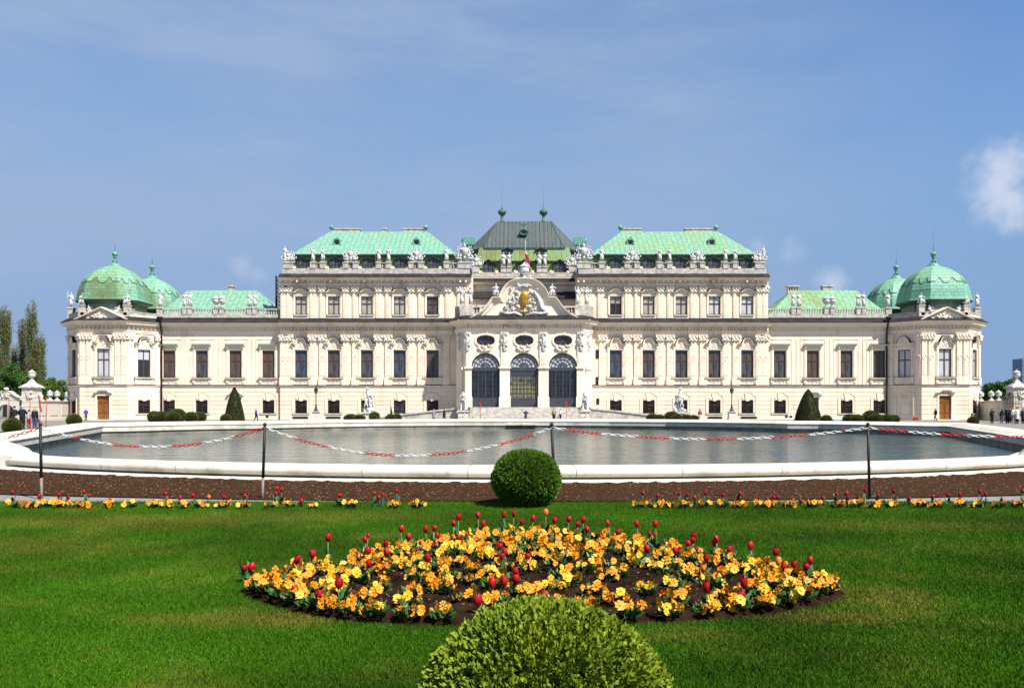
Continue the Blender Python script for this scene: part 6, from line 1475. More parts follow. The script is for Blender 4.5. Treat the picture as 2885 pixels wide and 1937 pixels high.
box_ball('box_ball', .55, .47, 5600, 7, .027, M['box_mid'], 2, 'round green box ball at the back of the lawn beside a black post', (-.04, 14.4, -.02), 'bush', None, .015)
proto = {}
def far_ball(px, py, rpx, hpx, d, label):
    k = len(proto) % 3
    if k not in proto: pass
    r = rpx * d / F; z = FZ(py, d); h = hpx * d / F
    if 'a' not in proto:
        proto['a'] = box_ball('box_ball', 1.0, 1.0, 2600, 4, .075, M['box_dark'], 9, label, (FX(px, d), d, z - h), 'bush', 'clipped box balls around the basin', .02); proto['a'].scale = (r, r, h); return
    copy_tree(proto['a'], (FX(px, d), d, z - h), PR.uniform(0, 6), label, None, (r, r, h))
cl = 'clipped box ball'
for px, py, r, h, d, lb in [
    (28, 972, 20, 18, 62, f'round {cl} in the bare soil at the far left behind the basin rim'), (169, 958, 16, 14, 84, f'round {cl} on the grass left of the man in the blue jacket'),
    (352, 950, 15, 13, 101, f'leftmost {cl} of the dense cluster left of the tall yew cone'), (365, 951, 16, 13, 99, f'{cl} second from the left in the cluster left of the yew cone'), (378, 950, 14, 12, 103, f'{cl} half hidden in the middle of the cluster left of the yew cone'), (396, 951, 16, 12, 98, f'{cl} before the tallest one in the cluster left of the yew cone'), (404, 947, 19, 15, 103, f'tallest {cl} at the right of the cluster left of the yew cone'),
    (436, 951, 15, 12, 99, f'left {cl} of the pair between the cluster and the yew cone'), (456, 951, 14, 12, 102, f'right {cl} of the pair between the cluster and the yew cone'), (515, 954, 12, 10, 99, f'small {cl} at the left foot of the yew cone'),
    (800, 953, 16, 9, 100, f'low {cl} left of the left horse statue'), (819, 953, 14, 8, 98, f'low {cl} just left of the left statue pedestal'), (854, 950, 12, 11, 101, f'taller {cl} right of the left statue pedestal'), (852, 954, 10, 8, 96, f'small {cl} in front of the taller one right of the left statue'), (891, 953, 12, 9, 99, f'left {cl} of the pair before the left ramp'), (905, 952, 11, 9, 102, f'right {cl} of the pair before the left ramp'),
    (1487, 952, 13, 9, 100, f'left {cl} of the pair before the right ramp'), (1504, 953, 13, 8, 98, f'right {cl} of the pair before the right ramp'), (1532, 950, 17, 12, 102, f'taller {cl} left of the right horse statue'), (1543, 953, 13, 9, 97, f'smaller {cl} in front of the right horse statue'), (1565, 953, 14, 8, 99, f'low {cl} right of the right horse statue'), (1580, 953, 14, 7, 101, f'low {cl} nearest the visitor in the red jacket'),
    (1884, 955, 12, 9, 92, f'small {cl} at the right foot of the big yew cone'), (1938, 954, 15, 10, 92, f'left {cl} of the pair right of the big yew cone'), (1954, 955, 15, 10, 90, f'right {cl} of the pair right of the big yew cone'), (1986, 950, 18, 14, 93, f'tallest {cl} behind the right part of the basin'), (1996, 954, 17, 11, 88, f'{cl} in front of the tallest one behind the right part of the basin'), (2022, 955, 15, 10, 90, f'left {cl} of the pair by the right downpipe'), (2038, 955, 13, 9, 92, f'right {cl} of the pair by the right downpipe'), (2219, 960, 12, 11, 84, f'round {cl} alone at the right corner pavilion')]:
    far_ball(px, py, r, h, d, lb)
def yew(px, ytop, hw, d, label):
    H = FZ(ytop, d); R = hw * d / F; rg = np.random.default_rng(int(px)); n = 15000
    u = rg.random(n); t = 1 - np.sqrt(u); prof = lambda t: np.clip(1 - np.clip(t, 0, 1) ** 1.3, 0, 1) ** .72
    t = rg.random(n); keep = rg.random(n) < .15 + prof(t); t = t[keep]; n = len(t); a = rg.uniform(0, 2 * PI, n); q = R * prof(t) * (1 + .02 * np.sin(5 * a) + rg.normal(0, .012, n))
    P0 = np.stack([q * np.cos(a), q * np.sin(a), t * H], 1); D = np.stack([np.cos(a), np.sin(a), np.full(n, .45)], 1) + rg.normal(0, .5, (n, 3)); D /= np.linalg.norm(D, axis=1, keepdims=True)
    V, Q = leaf_arrays(P0 - D * .05, D, rg.uniform(.06, .13, n), .55, rg)
    T = thing('yew_cone', label, 'tree', (FX(px, d), d, 0)); link('crown', np_mesh('crown', V, Q, M['yew']), T)
    b = MB(); ts = np.linspace(0, 1, 16); b.lathe([(max(.01, float(R * .96 * prof(np.array([x]))[0])), float(x * H * .99)) for x in ts], (0, 0, 0), 24); part('trunk', b, M['yew'], T)
yew(534.5, 882, 22.5, 104, 'narrow clipped dark yew cone in front of the left wing'); yew(1843, 887, 30, 97, 'broad clipped dark yew cone in front of the right wing')
# ---------------------------------------------------------------- posts and chains
M['postblack'] = mat('black_post', (.010, .010, .011), (.02, .018, .016), 8, .6)
M['postbare'] = mat('bare_wooden_post_foot', (.26, .23, .19), (.15, .13, .11), 10, .8)
M['chainred'] = mat('red_plastic_chain', (.48, .016, .012), (.40, .012, .010), 12, .4)
M['chainwhite'] = mat('white_plastic_chain', (.62, .63, .65), (.52, .53, .55), 12, .4)
PD = 15.4
POSTS = [(-13.0, -13.0, 'beyond'), (FX(92, PD), FX(95, PD), 'leftmost black chain post'), (FX(604, PD), FX(598, PD), 'second black chain post from the left'), (FX(1258, PD), FX(1266, PD), 'black chain post behind the green box ball'), (FX(1979, PD), FX(1983, PD), 'rightmost black chain post'), (11.6, 11.6, 'beyond')]
for i, (xt, xb, nm) in enumerate(POSTS):
    if nm == 'beyond': continue
    t = thing('chain_post', nm + ' standing at the edge of the mulch', 'post', (xb, PD, 0), 0, 'chain posts before the basin')
    dx = xt - xb; k = .30 if i < 3 else (.12 if i == 3 else .02); zc = 1.31
    b = MB(); b.tube([(dx * k, 0, zc * k), (dx, 0, zc)], .026, 8); part('shaft', b, M['postblack'], t)
    b = MB(); b.tube([(0, 0, -.05), (dx * k, 0, zc * k)], .024, 8); part('foot', b, M['postbare'], t)
    b = MB(); b.lathe([(.034, 0), (.036, .02), (.02, .05)], (dx, 0, zc), 8); b.tube([(dx - .05, 0, zc - .04), (dx + .05, 0, zc - .04)], .008, 5); part('cap', b, M['postblack'], t)
def link_ring(b, c, d, up, L=.096, W=.045, r=.0070):
    d = Vector(d).normalized(); s_ = Vector(up); h = (L - W) / 2; pts = []
    for k in range(12):
        a = 2 * PI * k / 12; e = math.cos(a); pts.append(Vector(c) + d * (W / 2 * e + (h if e > 0 else -h)) + s_ * (W / 2 * math.sin(a)))
    n = len(pts); o = []
    for i, p in enumerate(pts):
        tg = (pts[(i + 1) % n] - pts[i - 1]).normalized(); nrm = d.cross(s_).normalized(); bi = tg.cross(nrm)
        for k in range(5): a = 2 * PI * k / 5; o.append(tuple(p + (nrm * math.cos(a) + bi * math.sin(a)) * r))
    b.add(o, [(i * 5 + k, i * 5 + (k + 1) % 5, ((i + 1) % n) * 5 + (k + 1) % 5, ((i + 1) % n) * 5 + k) for i in range(n) for k in range(5)], 0, True)
W_, R_ = 'w', 'r'
CHAINS = [((-13.0, POSTS[1][0], .38), [(-2000, W_), (24, R_)], 'at the far left running out of the picture'),
          ((POSTS[1][0], POSTS[2][0], .335), [(0, W_), (163, R_), (186, W_), (252, R_), (321, W_), (392, R_), (462, W_), (532, R_)], 'sagging between the two left posts'),
          ((POSTS[2][0], POSTS[3][0], .49), [(0, W_), (675, R_), (748, W_), (825, R_), (903, W_), (982, R_), (1060, W_), (1138, R_), (1216, W_)], 'sagging lowest before the water left of the box ball'),
          ((POSTS[3][0], POSTS[4][0], .20), [(0, W_), (1291, R_), (1371, W_), (1449, R_), (1529, W_), (1606, R_), (1684, W_), (1761, R_), (1840, W_), (1918, R_), (1926, W_)], 'stretched between the two right posts'),
          ((POSTS[4][0], 11.6, .16), [(0, W_), (2003, R_), (2071, W_), (2139, R_), (2204, W_), (2271, R_)], 'at the far right running out of the picture')]
for (x0, x1, sag), runs, nm in CHAINS:
    t = thing('barrier_chain', f'red and white plastic chain {nm}', 'chain', (x0, PD, 1.27), 0, 'red and white chains between the posts')
    Ln = (x1 - x0) + 8 * sag * sag / (3 * (x1 - x0)); N = int(Ln / .0795); cur = None; b = None; secs = []
    for k in range(N):
        u = (k + .5) / N; x = (x1 - x0) * u; z = -4 * sag * u * (1 - u); dz = -4 * sag * (1 - 2 * u) / (x1 - x0)
        px = HX + (x0 + x - CX) / PD * F; c = [c_ for p_, c_ in runs if p_ <= px][-1]
        if c != cur: b = MB(); secs.append((c, b)); cur = c
        d = Vector((1, 0, dz)); up = Vector((-dz, 0, 1)).normalized()
        if k % 2: up = (up * .35 + Vector((0, 1, 0)) * .94).normalized()
        else: up = (up * .94 + Vector((0, 1, 0)) * -.35).normalized()
        link_ring(b, (x, 0, z), d, up)
    for c, b in secs: part('red_section' if c == R_ else 'white_section', b, M['chainred'] if c == R_ else M['chainwhite'], t)
# ---------------------------------------------------------------- statues, sphinxes, lamps in the forecourt
for px, fl, nm in ((840, 1, 'left'), (1549, -1, 'right')):
    d = 108; t = thing('horse_statue', f'white statue of a man holding a rearing horse on a pedestal, {nm} of the entrance', 'statue', (FX(px, d), d, 0), 0, 'horse tamer statues')
    b = MB(); b.box(-.85, .85, -.7, .7, 0, .2); b.box(-.7, .7, -.55, .55, .2, 1.05); b.box(-.82, .82, -.67, .67, 1.05, 1.22); part('pedestal', b, M['pier'], t)
    o = link('figure', horse_tamer_mesh(fl), t, (0, 0, 1.2)); o.scale = (.80,) * 3
for px, fl, nm in ((1056.5, 1, 'left'), (1333.5, -1, 'right')):
    d = 118; t = thing('sphinx_statue', f'white stone sphinx on a tall pedestal at the {nm} end of the steps', 'statue', (FX(px, d), d, 0), 0, 'sphinxes at the steps')
    b = MB(); b.taper(-.78, .78, -.8, 1.0, 0, .3, .1, .1); b.taper(-.66, .66, -.68, .9, .3, 1.22, .03, .03); b.box(-.76, .76, -.8, 1.0, 1.22, 1.40); b.lumps(-.35, .35, .5, .95, -.66, 10, .12, 0, 2); part('pedestal', b, M['pier'], t)
    o = link('figure', sphinx_mesh(fl), t, (0, 0, 1.39)); o.scale = (1.0, 1.0, 1.06)
for px, nm in ((720.5, 'in front of the left block'), (1668.5, 'in front of the right block')):
    d = 112; t = thing('street_lamp', f'black lantern on a slim pole and stone base {nm}', 'street lamp', (FX(px, d), d, 0), 0, 'lanterns in the forecourt')
    b = MB(); b.taper(-.6, .6, -.6, .6, 0, .35, .12, .12); b.taper(-.45, .45, -.45, .45, .35, 1.2, .06, .06); b.box(-.5, .5, -.5, .5, 1.2, 1.3); part('base', b, M['pier'], t)
    b = MB(); b.lathe([(.34, 1.3), (.32, 1.4), (.2, 1.5), (.14, 1.8), (.09, 2.0), (.11, 2.1), (.06, 2.2), (.055, 3.4), (.1, 3.45), (.05, 3.52)], (0, 0, 0), 10); part('pole', b, M['iron'], t)
    b = MB(); b.lathe([(.13, 3.55), (.26, 4.05), (.29, 4.08), (.12, 4.28), (.1, 4.36), (.04, 4.42), (.06, 4.5), (0, 4.55)], (0, 0, 0), 6, 0, False)
    la = part('lantern', b, M['iron'], t); b = MB(); b.lathe([(.145, 3.6), (.262, 4.0)], (0, 0, 0), 6, 0, False, .0); link('pane', b.mesh('pane', M['g_brown']), la).scale = (1.02, 1.02, 1)
# ---------------------------------------------------------------- gates and garden walls at both ends
def gate_urn(x, y, z, H, label, grp='urns on the garden walls'):
    t = thing('urn', label, 'urn', (x, y, z), 0, grp); b = MB(); b.taper(-.22 * H, .22 * H, -.22 * H, .22 * H, 0, .14 * H, .08 * H, .08 * H); part('plinth', b, M['stone'], t); link('vessel', urn_builder(H * .86).mesh('vessel', M['stone']), t, (0, 0, .14 * H))
for s, nm in ((-1, 'left'), (1, 'right')):
    p0, p1 = (s * 67.1, 129.4), (s * 65.0, 116.0); a = math.atan2(p1[1] - p0[1], p1[0] - p0[0]); Lw = math.dist(p0, p1)
    t = thing('garden_wall', f'{"sunlit" if s < 0 else "shaded"} plastered garden wall with coping joining the {nm} corner pavilion to the gate', 'wall', (p0[0], p0[1], 0))
    b = MB(); b.at(0, 0, 0, a); b.box(0, Lw, -.25, .25, 0, 2.62)
    q = 1 if s < 0 else -1
    for k in range(3): u = 1.0 + k * 4.3; b.box(u, u + 3.0, .25 * q if q > 0 else -.31, .31 if q > 0 else -.25, .7, 2.3)
    b.box(0, Lw, -.32, .32, 0, .4); part('wall', b, M['pier'], t)
    b = MB(); b.at(0, 0, 0, a); b.box(0, Lw, -.4, .4, 2.62, 2.76); part('coping', b, M['stone2'], t)
    for k, (u, w) in enumerate(((.06, 'nearest the pavilion'), (.36, 'second from the pavilion'), (.56, 'third from the pavilion'))):
        gate_urn(p0[0] + (p1[0] - p0[0]) * u, p0[1] + (p1[1] - p0[1]) * u, 2.76, 1.5, f'white lidded urn on the {nm} garden wall, {w}')
    d = 115; xp = s * 64.55
    t = thing('gate_pier', f'tall rusticated gate pier with pyramidal cap at the {nm} edge of the picture', 'gate pier', (xp, d, 0), 0, 'gate piers')
    b = MB(); b.box(-.82, .82, -.8, .8, 0, 4.35)
    for k in range(7): b.box(-.87, .87, -.85, .85, .08 + k * .6, .62 + k * .6)
    b.lumps(-.5, .5, 2.9, 3.9, -.88, 16, .2, 0, 4)
    for e in (-1, 1): b.tube([(e * .9, 0, 3.6), (e * 1.25, 0, 3.3), (e * 1.15, 0, 2.9), (e * 1.5, 0, 2.5)], [.18, .26, .2, .3], 8)
    part('shaft', b, M['pier'], t)
    b = MB(); b.box(-1.15, 1.15, -1.1, 1.1, 4.35, 4.5); b.box(-1.0, 1.0, -.95, .95, 4.5, 4.6); b.taper(-.95, .95, -.9, .9, 4.6, 5.1, .7, .65); part('cap', b, M['stone'], t)
    gate_urn(xp, d, 5.05, 1.75, f'large white urn on top of the {nm} gate pier', 'urns on the gate piers')
# left portal with arched opening
t = thing('garden_portal', 'low arched stone portal with carved cartouche left of the gate pier', 'portal', (-67.2, 114, 0)); b = MB()
b.at(0, 0, 0); lo, hi = (lambda x: 0), (lambda x: 1.35 + math.sqrt(max(0, 1.0 - ((x + .0) / 1.0) ** 2)) * .85)
b.wall(-1.75, -1.0, 0, 2.75, [], -.3); b.hole(-1.0, 1.0, 0, 2.75, lo, hi, 18, -.3, .6); b.wall(1.0, 1.75, 0, 2.75, [], -.3)
b.prism([(-1.9, 2.75), (1.9, 2.75), (1.9, 3.0), (1.5, 3.05), (1.0, 3.35), (.5, 3.7), (0, 3.8), (-.5, 3.7), (-1.0, 3.35), (-1.5, 3.05), (-1.9, 3.0)], -.34, .3); part('wall', b, M['pier'], t)
b = MB(); b.sweep([(-1.9, 2.95), (-1.5, 3.05), (-1.0, 3.35), (-.5, 3.75), (.5, 3.75), (1.0, 3.35), (1.5, 3.05), (1.9, 2.95)], [(0, .3), (0, -.5), (.12, -.55), (.18, .3)]); b.lumps(-.55, .55, 3.1, 3.8, -.38, 20, .2, 0, 3); b.ball((0, -.2, 4.2), (.35, .25, .2), 8, 5); part('cartouche', b, M['pier'], t)
b = MB(); b.box(-3.4, -1.92, -.25, .3, 0, 3.5); part('side_wall', b, M['pier'], t)
t = thing('iron_gate', 'black wrought iron gate beside the right gate pier', 'gate', (63.0, 113.4, 0)); b = MB()
for k in range(13): b.tube([(-1.1 + k * .2, 0, 0), (-1.1 + k * .2, 0, 3.1 + .25 * math.sin(PI * k / 12))], .03, 5)
for z in (.15, 1.2, 2.2, 3.05): b.box(-1.15, 1.35, -.03, .03, z, z + .07)
part('grille', b, M['iron'], t); b = MB()
for k in range(5): b.tube([(-.9 + .5 * k + .2 * math.cos(u), 0, 3.4 + .2 * math.sin(u)) for u in [2 * PI * i / 8 for i in range(9)]], .03, 4)
part('scrollwork', b, M['iron'], t)
# small things on the forecourt
t = thing('low_bench', 'pale blue low bench beside the right yew cone', 'bench', (FX(1910, 96), 96, 0)); b = MB(); b.box(-.65, .65, -.25, .25, .42, .52); part('seat', b, mat('pale_blue_paint', (.42, .60, .70), (.34, .50, .60), 6, .6), t)
for q in (-1, 1): b = MB(); b.box(q * .5 - .05, q * .5 + .05, -.2, .2, 0, .42); part('leg', b, M['iron'], t)
t = thing('red_box', 'small red box on the ground at the right corner pavilion', 'box', (FX(2088, 122), 122, 0)); b = MB(); b.box(-.3, .3, -.2, .2, 0, .32); b.box(-.33, .33, -.23, .23, .32, .40); part('case', b, M['chainred'], t)
M['polered'] = mat('red_marker_pole', (.40, .02, .02), (.30, .015, .015), 10, .5)
for px, top, d, nm in ((24, 905, 70, 'leftmost thin red pole beside the group at the left gate'), (82, 907, 69, 'second thin red pole, between two visitors at the left gate'), (110, 905, 70, 'third thin red pole, right of the woman in the dark jacket'), (127, 905, 76, 'rightmost thin red pole before the left garden wall')):
    px2 = {24: 27, 82: 84, 110: 107, 127: 130}[px] * 0 + px
    t = thing('marker_pole', nm, 'pole', (FX(px * .826, d), d, 0), 0, 'red marker poles'); b = MB(); b.tube([(0, 0, 0), (.03, 0, FZ(top, d) - .0)], .028, 6); part('shaft', b, M['polered'], t); b = MB(); b.lathe([(.05, 0), (.05, .05)], (0, 0, .02), 8); b.lathe([(.035, -.06), (.035, .06)], (.02, 0, 1.0), 8); part('collar', b, M['polered'], t)
for px, nm in ((1095.5, 'left'), (1291.5, 'right')):
    d = 119.0; t = thing('marker_pole', f'tall red marker pole at the foot of the steps on the {nm}', 'pole', (FX(px, d), d, 0), 0, 'red marker poles'); b = MB(); b.tube([(0, 0, 0), (.0, 0, 2.3)], .035, 6); part('shaft', b, M['polered'], t); b = MB(); b.box(-.11, .11, -.03, .03, 2.3, 2.62); part('sign_plate', b, M['polered'], t)
t = thing('barrier_chain', 'red and white chain slung across the steps between the two red poles', 'chain', (FX(1095.5, 119), 119, .95)); Lx = FX(1291.5, 119) - FX(1095.5, 119)
for k in range(12):
    b = MB(); pts_ = [(Lx * (k + j / 4) / 12, 0, -2.4 * ((k + j / 4) / 12) * (1 - (k + j / 4) / 12)) for j in range(5)]; b.tube(pts_, .018, 5); part('red_section' if k % 2 == 0 else 'white_section', b, M['chainred'] if k % 2 == 0 else M['chainwhite'], t)
t = thing('lattice_mast', 'dark lattice mast standing against the outer side of the left tall block', 'mast', (FX(634, 134), 134, 0)); b = MB()
zt = FZ(628, 134)
for q in (-.35, .35): b.tube([(q, 0, 0), (q, 0, zt)], .09, 5); b.tube([(q, .6, 0), (q, .6, zt)], .09, 5)
for k in range(int(zt / .6)): b.box(-.4, .4, -.05, .05, k * .6, k * .6 + .1); b.tube([(-.35, 0, k * .6), (.35, 0, k * .6 + .6)], .05, 4)
part('frame', b, M['iron'], t)
# ---------------------------------------------------------------- visitors
back = PI
person('person in a dark jacket and pale trousers, leftmost of the group at the left gate', (FX(33, 70), 70, 0), back, 1.84, 'black', 'cream', 'dark', bag=('darkred', 'L', 'dark red shoulder bag of the leftmost visitor at the left gate'), pose=dict(elR=(-.16, -.03, .64), haR=(-.1, -.12, .62)), bulk=1.1, coat=True)
person('broad white-haired man in black in the middle of the left gate group', (FX(51, 69), 69, 0), back, 1.88, 'black', 'black', 'white', pose=dict(elR=(-.2, .0, .66), haR=(-.1, -.12, .66), elL=(.2, 0, .66), haL=(.1, -.12, .66)), bulk=1.25)
person('small visitor in white top and red trousers in the left gate group', (FX(66, 71), 71, 0), back, 1.55, 'pale', 'red', 'dark')
person('woman with long blond hair, black jacket and jeans in the left gate group', (FX(79.5, 68.5), 68.5, 0), back, 1.74, 'black', 'jeans', 'blond', True, False, ('darkred', 'R', 'dark red bag held by the blond woman'), bulk=1.15)
person('man in a bright blue jacket and khaki trousers standing left of the oak door', (FX(196, 121), 121, 0), .2, 1.68, 'blue', 'khaki', 'grey', pose=dict(elL=(.17, -.02, .64), haL=(.09, -.11, .58), elR=(-.17, -.02, .64), haR=(-.09, -.11, .58)), bulk=1.15)
person('man in a blue jacket walking right past the left wing with a black bag', (FX(584, 119), 119, 0), PI / 2, 1.72, 'blue', 'black', 'white', bag=('black', 'R', 'black bag of the man in blue walking past the left wing'), pose=WALK, bulk=1.15)
person('dark figure half hidden behind the left ramp below a ground window', (FX(892, 121.5), 121.5, .28), PI / 2, 1.65, 'black', 'black', 'dark', pose=WALK)
person('grey-haired person in a grey jacket and long black skirt before the left ramp', (FX(989, 115), 115, 0), back, 1.58, 'grey', 'black', 'grey', coat=True)
person('dark-haired person in black walking left near the left sphinx', (FX(1013, 114.5), 114.5, 0), -PI / 2, 1.74, 'black', 'black', 'dark', pose=WALK, coat=True)
person('person in navy bending forward on the steps below the middle door', (FX(1199, 118.3), 118.3, 0), back, 1.62, 'navy', 'jeans', 'dark', pose=dict(waist=(0, -.06, .61), chest=(0, -.17, .70), neck=(0, -.25, .77), head0=(0, -.29, .80), head1=(0, -.33, .84), shL=(.1, -.19, .74), shR=(-.1, -.19, .74), elL=(.2, -.22, .66), haL=(.1, -.3, .60), elR=(-.2, -.22, .66), haR=(-.1, -.3, .60)), bulk=1.15)
person('person in an olive jacket and black trousers at the right of the steps', (FX(1263, 116.5), 116.5, 0), back, 1.72, 'olive', 'black', 'brown', bulk=1.2)
person('person in a white jacket and black trousers walking beside the olive jacket', (FX(1277.5, 116), 116, 0), back - .5, 1.66, 'white', 'black', 'brown', pose=WALK)
person('person in a red jacket and white trousers right of the right horse statue', (FX(1596, 114), 114, 0), back, 1.62, 'red', 'white', 'dark')
person('slim person in black walking beside the right oak door', (FX(2133, 119), 119, 0), -PI / 2, 1.72, 'black', 'black', 'dark', pose=WALK)
person('person in black standing apart at the left of the crowd by the right gate', (FX(2262, 96), 96, 0), back, 1.66, 'black', 'black', 'dark', pose=dict(elR=(-.17, -.05, .70), haR=(-.05, -.13, .84)), coat=False, bulk=1.15)
person('dark-haired person in a black top and blue jeans by the right gate', (FX(2284, 97), 97, 0), back, 1.58, 'black', 'jeans', 'dark', True)
person('tall broad man in black in the crowd by the right gate', (FX(2297, 96), 96, 0), back, 1.86, 'black', 'black', 'brown', bulk=1.3, coat=True)
person('second dark-coated visitor close behind the tall man by the right gate', (FX(2303, 98.5), 98.5, 0), back, 1.82, 'black', 'black', 'brown', coat=True, bulk=1.15)
person('visitor in a white top with pale cap in the crowd by the right gate', (FX(2311.5, 95.5), 95.5, 0), back, 1.8, 'white', 'grey', 'white')
person('woman in a long cream coat with a brown shoulder bag by the right gate', (FX(2319, 93), 93, 0), back, 1.8, 'cream', 'black', 'brown', coat=True, bag=('khaki', 'L', 'brown shoulder bag on the woman in the cream coat'), bulk=1.15)
person('rightmost visitor in a dark jacket at the picture edge by the right gate', (FX(2333, 94), 94, 0), back, 1.72, 'navy', 'black', 'dark', coat=True, bulk=1.2)
# ---------------------------------------------------------------- trees and distant tower
M['bark'] = mat('bark', (.16, .13, .10), (.08, .065, .05), 6, .9)
M['leaf_pop'] = mat('poplar_leaf', (.065, .10, .015), (.095, .10, .024), .5, .6, lo=.3, hi=.7)
M['leaf_dk'] = mat('dark_tree_leaf', (.055, .135, .010), (.022, .068, .006), .6, .55, lo=.3, hi=.7)
M['leaf_lt'] = mat('spring_tree_leaf', (.095, .16, .016), (.05, .10, .012), .6, .55, lo=.3, hi=.7)
def tree(name, label, px, d, ytop, wpx, m, seed, n=9000, leaf=.32, clumps=26, y_base=None, grp='trees behind the garden walls'):
    rg = np.random.default_rng(seed); H = FZ(ytop, d); R = wpx * d / F; t = thing(name, label, 'tree', (FX(px, d), d, 0), 0, grp)
    b = MB(); b.tube([(0, 0, 0), (.1, 0, H * .3), (0, .1, H * .75)], [R * .11 + .12, R * .08 + .1, .06], 8)
    ctr = []
    for k in range(clumps):
        u = sphere_dirs(1, rg)[0] * rg.uniform(.35, .85) ; c = np.array([u[0] * R, u[1] * R, H * .56 + u[2] * H * .40]); ctr.append((c, R * rg.uniform(.24, .42)))
        if k % 2 == 0: b.tube([(0, 0, H * .3), tuple(c * np.array([.5, .5, .8])), tuple(c)], [.12, .08, .03], 5)
    part('trunk', b, M['bark'], t)
    P0 = []; 
    for c, r in ctr:
        k = n // clumps; v = sphere_dirs(k, rg) * (rg.random((k, 1)) ** .45) * r * np.array([1, 1, .85]); P0.append(c + v)
    P0 = np.concatenate(P0); D = rg.normal(size=P0.shape) + np.array([0, 0, .3]); D /= np.linalg.norm(D, axis=1, keepdims=True); V, Q = leaf_arrays(P0, D, leaf * rg.uniform(.6, 1.3, len(P0)), .6, rg); link('crown', np_mesh('crown', V, Q, m), t)
def poplar(label, px, d, ytop, wpx, seed, n=5200):
    rg = np.random.default_rng(seed); H = FZ(ytop, d); R = wpx * d / F; t = thing('poplar_tree', label, 'tree', (FX(px, d), d, 0), 0, 'poplars at the left edge'); b = MB(); b.tube([(0, 0, 0), (.1, .1, H * .5), (0, 0, H * .97)], [.4, .25, .04], 7); P0 = []
    for k in range(46):
        z0 = H * rg.uniform(.08, .70); a = rg.uniform(0, 2 * PI); q = R * rg.uniform(.3, .95); L = H * rg.uniform(.18, .34); z1 = min(H * .98, z0 + L); tp = (q * math.cos(a) * (1.12 - z1 / H * .52), q * math.sin(a) * (1.12 - z1 / H * .52), z1)
        b.tube([(0, 0, z0), (q * .6 * math.cos(a), q * .6 * math.sin(a), z0 + L * .35), tp], [.09, .06, .02], 4)
        m_ = n // 46; s_ = rg.random(m_)[:, None]; base = np.array([q * .5 * math.cos(a), q * .5 * math.sin(a), z0 + L * .25]); P0.append(base + (np.array(tp) - base) * s_ + rg.normal(0, .26, (m_, 3)))
    part('trunk', b, M['bark'], t); P0 = np.concatenate(P0); D = rg.normal(size=P0.shape) * .6 + np.array([0, 0, .9]); D /= np.linalg.norm(D, axis=1, keepdims=True); V, Q = leaf_arrays(P0, D, rg.uniform(.16, .34, len(P0)), .6, rg); link('crown', np_mesh('crown', V, Q, M['leaf_pop']), t)
poplar('tall narrow poplar cut by the left edge of the picture', 11, 172, 684, 19, 1, 9000); poplar('tallest poplar of the middle group at the left', 74, 175, 680, 22, 2, 11000); poplar('slimmer poplar left of the tallest one', 51, 180, 724, 13, 3, 5600); poplar('short slim poplar right of the tallest one', 94, 178, 758, 14, 4, 5200); poplar('slim poplar between the edge tree and the middle group', 33, 184, 775, 11, 5, 3600)
tree('broadleaf_tree', 'dark green broadleaf tree behind the left gate pier', 28, 150, 818, 42, M['leaf_dk'], 6, 12000)
tree('broadleaf_tree', 'lower dark tree between the left gate pier and the poplars', 88, 152, 868, 30, M['leaf_dk'], 12, 7000)
tree('broadleaf_tree', 'light green shrubby tree beside the left corner pavilion', 130, 158, 846, 27, M['leaf_lt'], 7, 9000)
tree('broadleaf_tree', 'green tree left of the right gate pier', 2300, 155, 854, 33, M['leaf_dk'], 8, 12000)
tree('broadleaf_tree', 'smaller green tree beside the right corner pavilion', 2258, 158, 863, 25, M['leaf_dk'], 9, 8000)
tree('broadleaf_tree', 'light green tree at the right edge behind the gate pier', 2340, 160, 864, 24, M['leaf_lt'], 10, 8000)
tree('broadleaf_tree', 'dark tree at the far left edge behind the portal', -12, 146, 850, 34, M['leaf_dk'], 11, 8000)
d = 700; t = thing('office_tower', 'distant blue glass office tower at the right edge behind the trees', 'tower', (FX(2357, d), d, 0)); b = MB(); hw = 26 * d / F; zt = FZ(817, d); b.box(-hw, hw, 0, 14, 0, zt); part('facade', b, mat('hazy_blue_glass', (.10, .16, .28), (.07, .12, .22), .12, .3), t)
b = MB()
for k in range(14): b.box(-hw - .06, hw, -.15, -.0, zt - 1.5 - 3.1 * k, zt - 1.1 - 3.1 * k)
part('floor_bands', b, mat('tower_bands', (.22, .29, .42), (.18, .25, .38), .3, .5), t); b = MB(); b.box(-2, 5, 3, 8, zt, zt + 2.5); b.tube([(-3, 5, zt + 2), (9, 5, zt + 4)], .4, 5); b.tube([(0, 5, zt), (0, 5, zt + 3.6)], .4, 5); part('roof_crane', b, M['iron'], t)
# ---------------------------------------------------------------- sky, sun, camera
AZ, EL = math.radians(46), math.radians(53)
w = bpy.data.worlds.new('World'); scene.world = w; w.use_nodes = True; nt = w.node_tree; L = nt.links.new; bg = nt.nodes['Background']
sky = nt.nodes.new('ShaderNodeTexSky'); sky.sky_type = 'NISHITA'; sky.sun_disc = False; sky.sun_elevation = EL; sky.sun_rotation = PI - AZ; sky.air_density = 1.0; sky.dust_density = .6; sky.ozone_density = 2.5; sky.altitude = 100
tc = nt.nodes.new('ShaderNodeTexCoord')
def vmath(op, a, b_=None, out='Vector'):
    n = nt.nodes.new('ShaderNodeVectorMath'); n.operation = op; L(a, n.inputs[0])
    if b_ is not None: n.inputs[1].default_value = b_
    return n.outputs[out]
def mth(op, a, b_=None):
    n = nt.nodes.new('ShaderNodeMath'); n.operation = op
    for i, v in enumerate((a, b_)):
        if v is None: continue
        if isinstance(v, (int, float)): n.inputs[i].default_value = v
        else: L(v, n.inputs[i])
    return n.outputs[0]
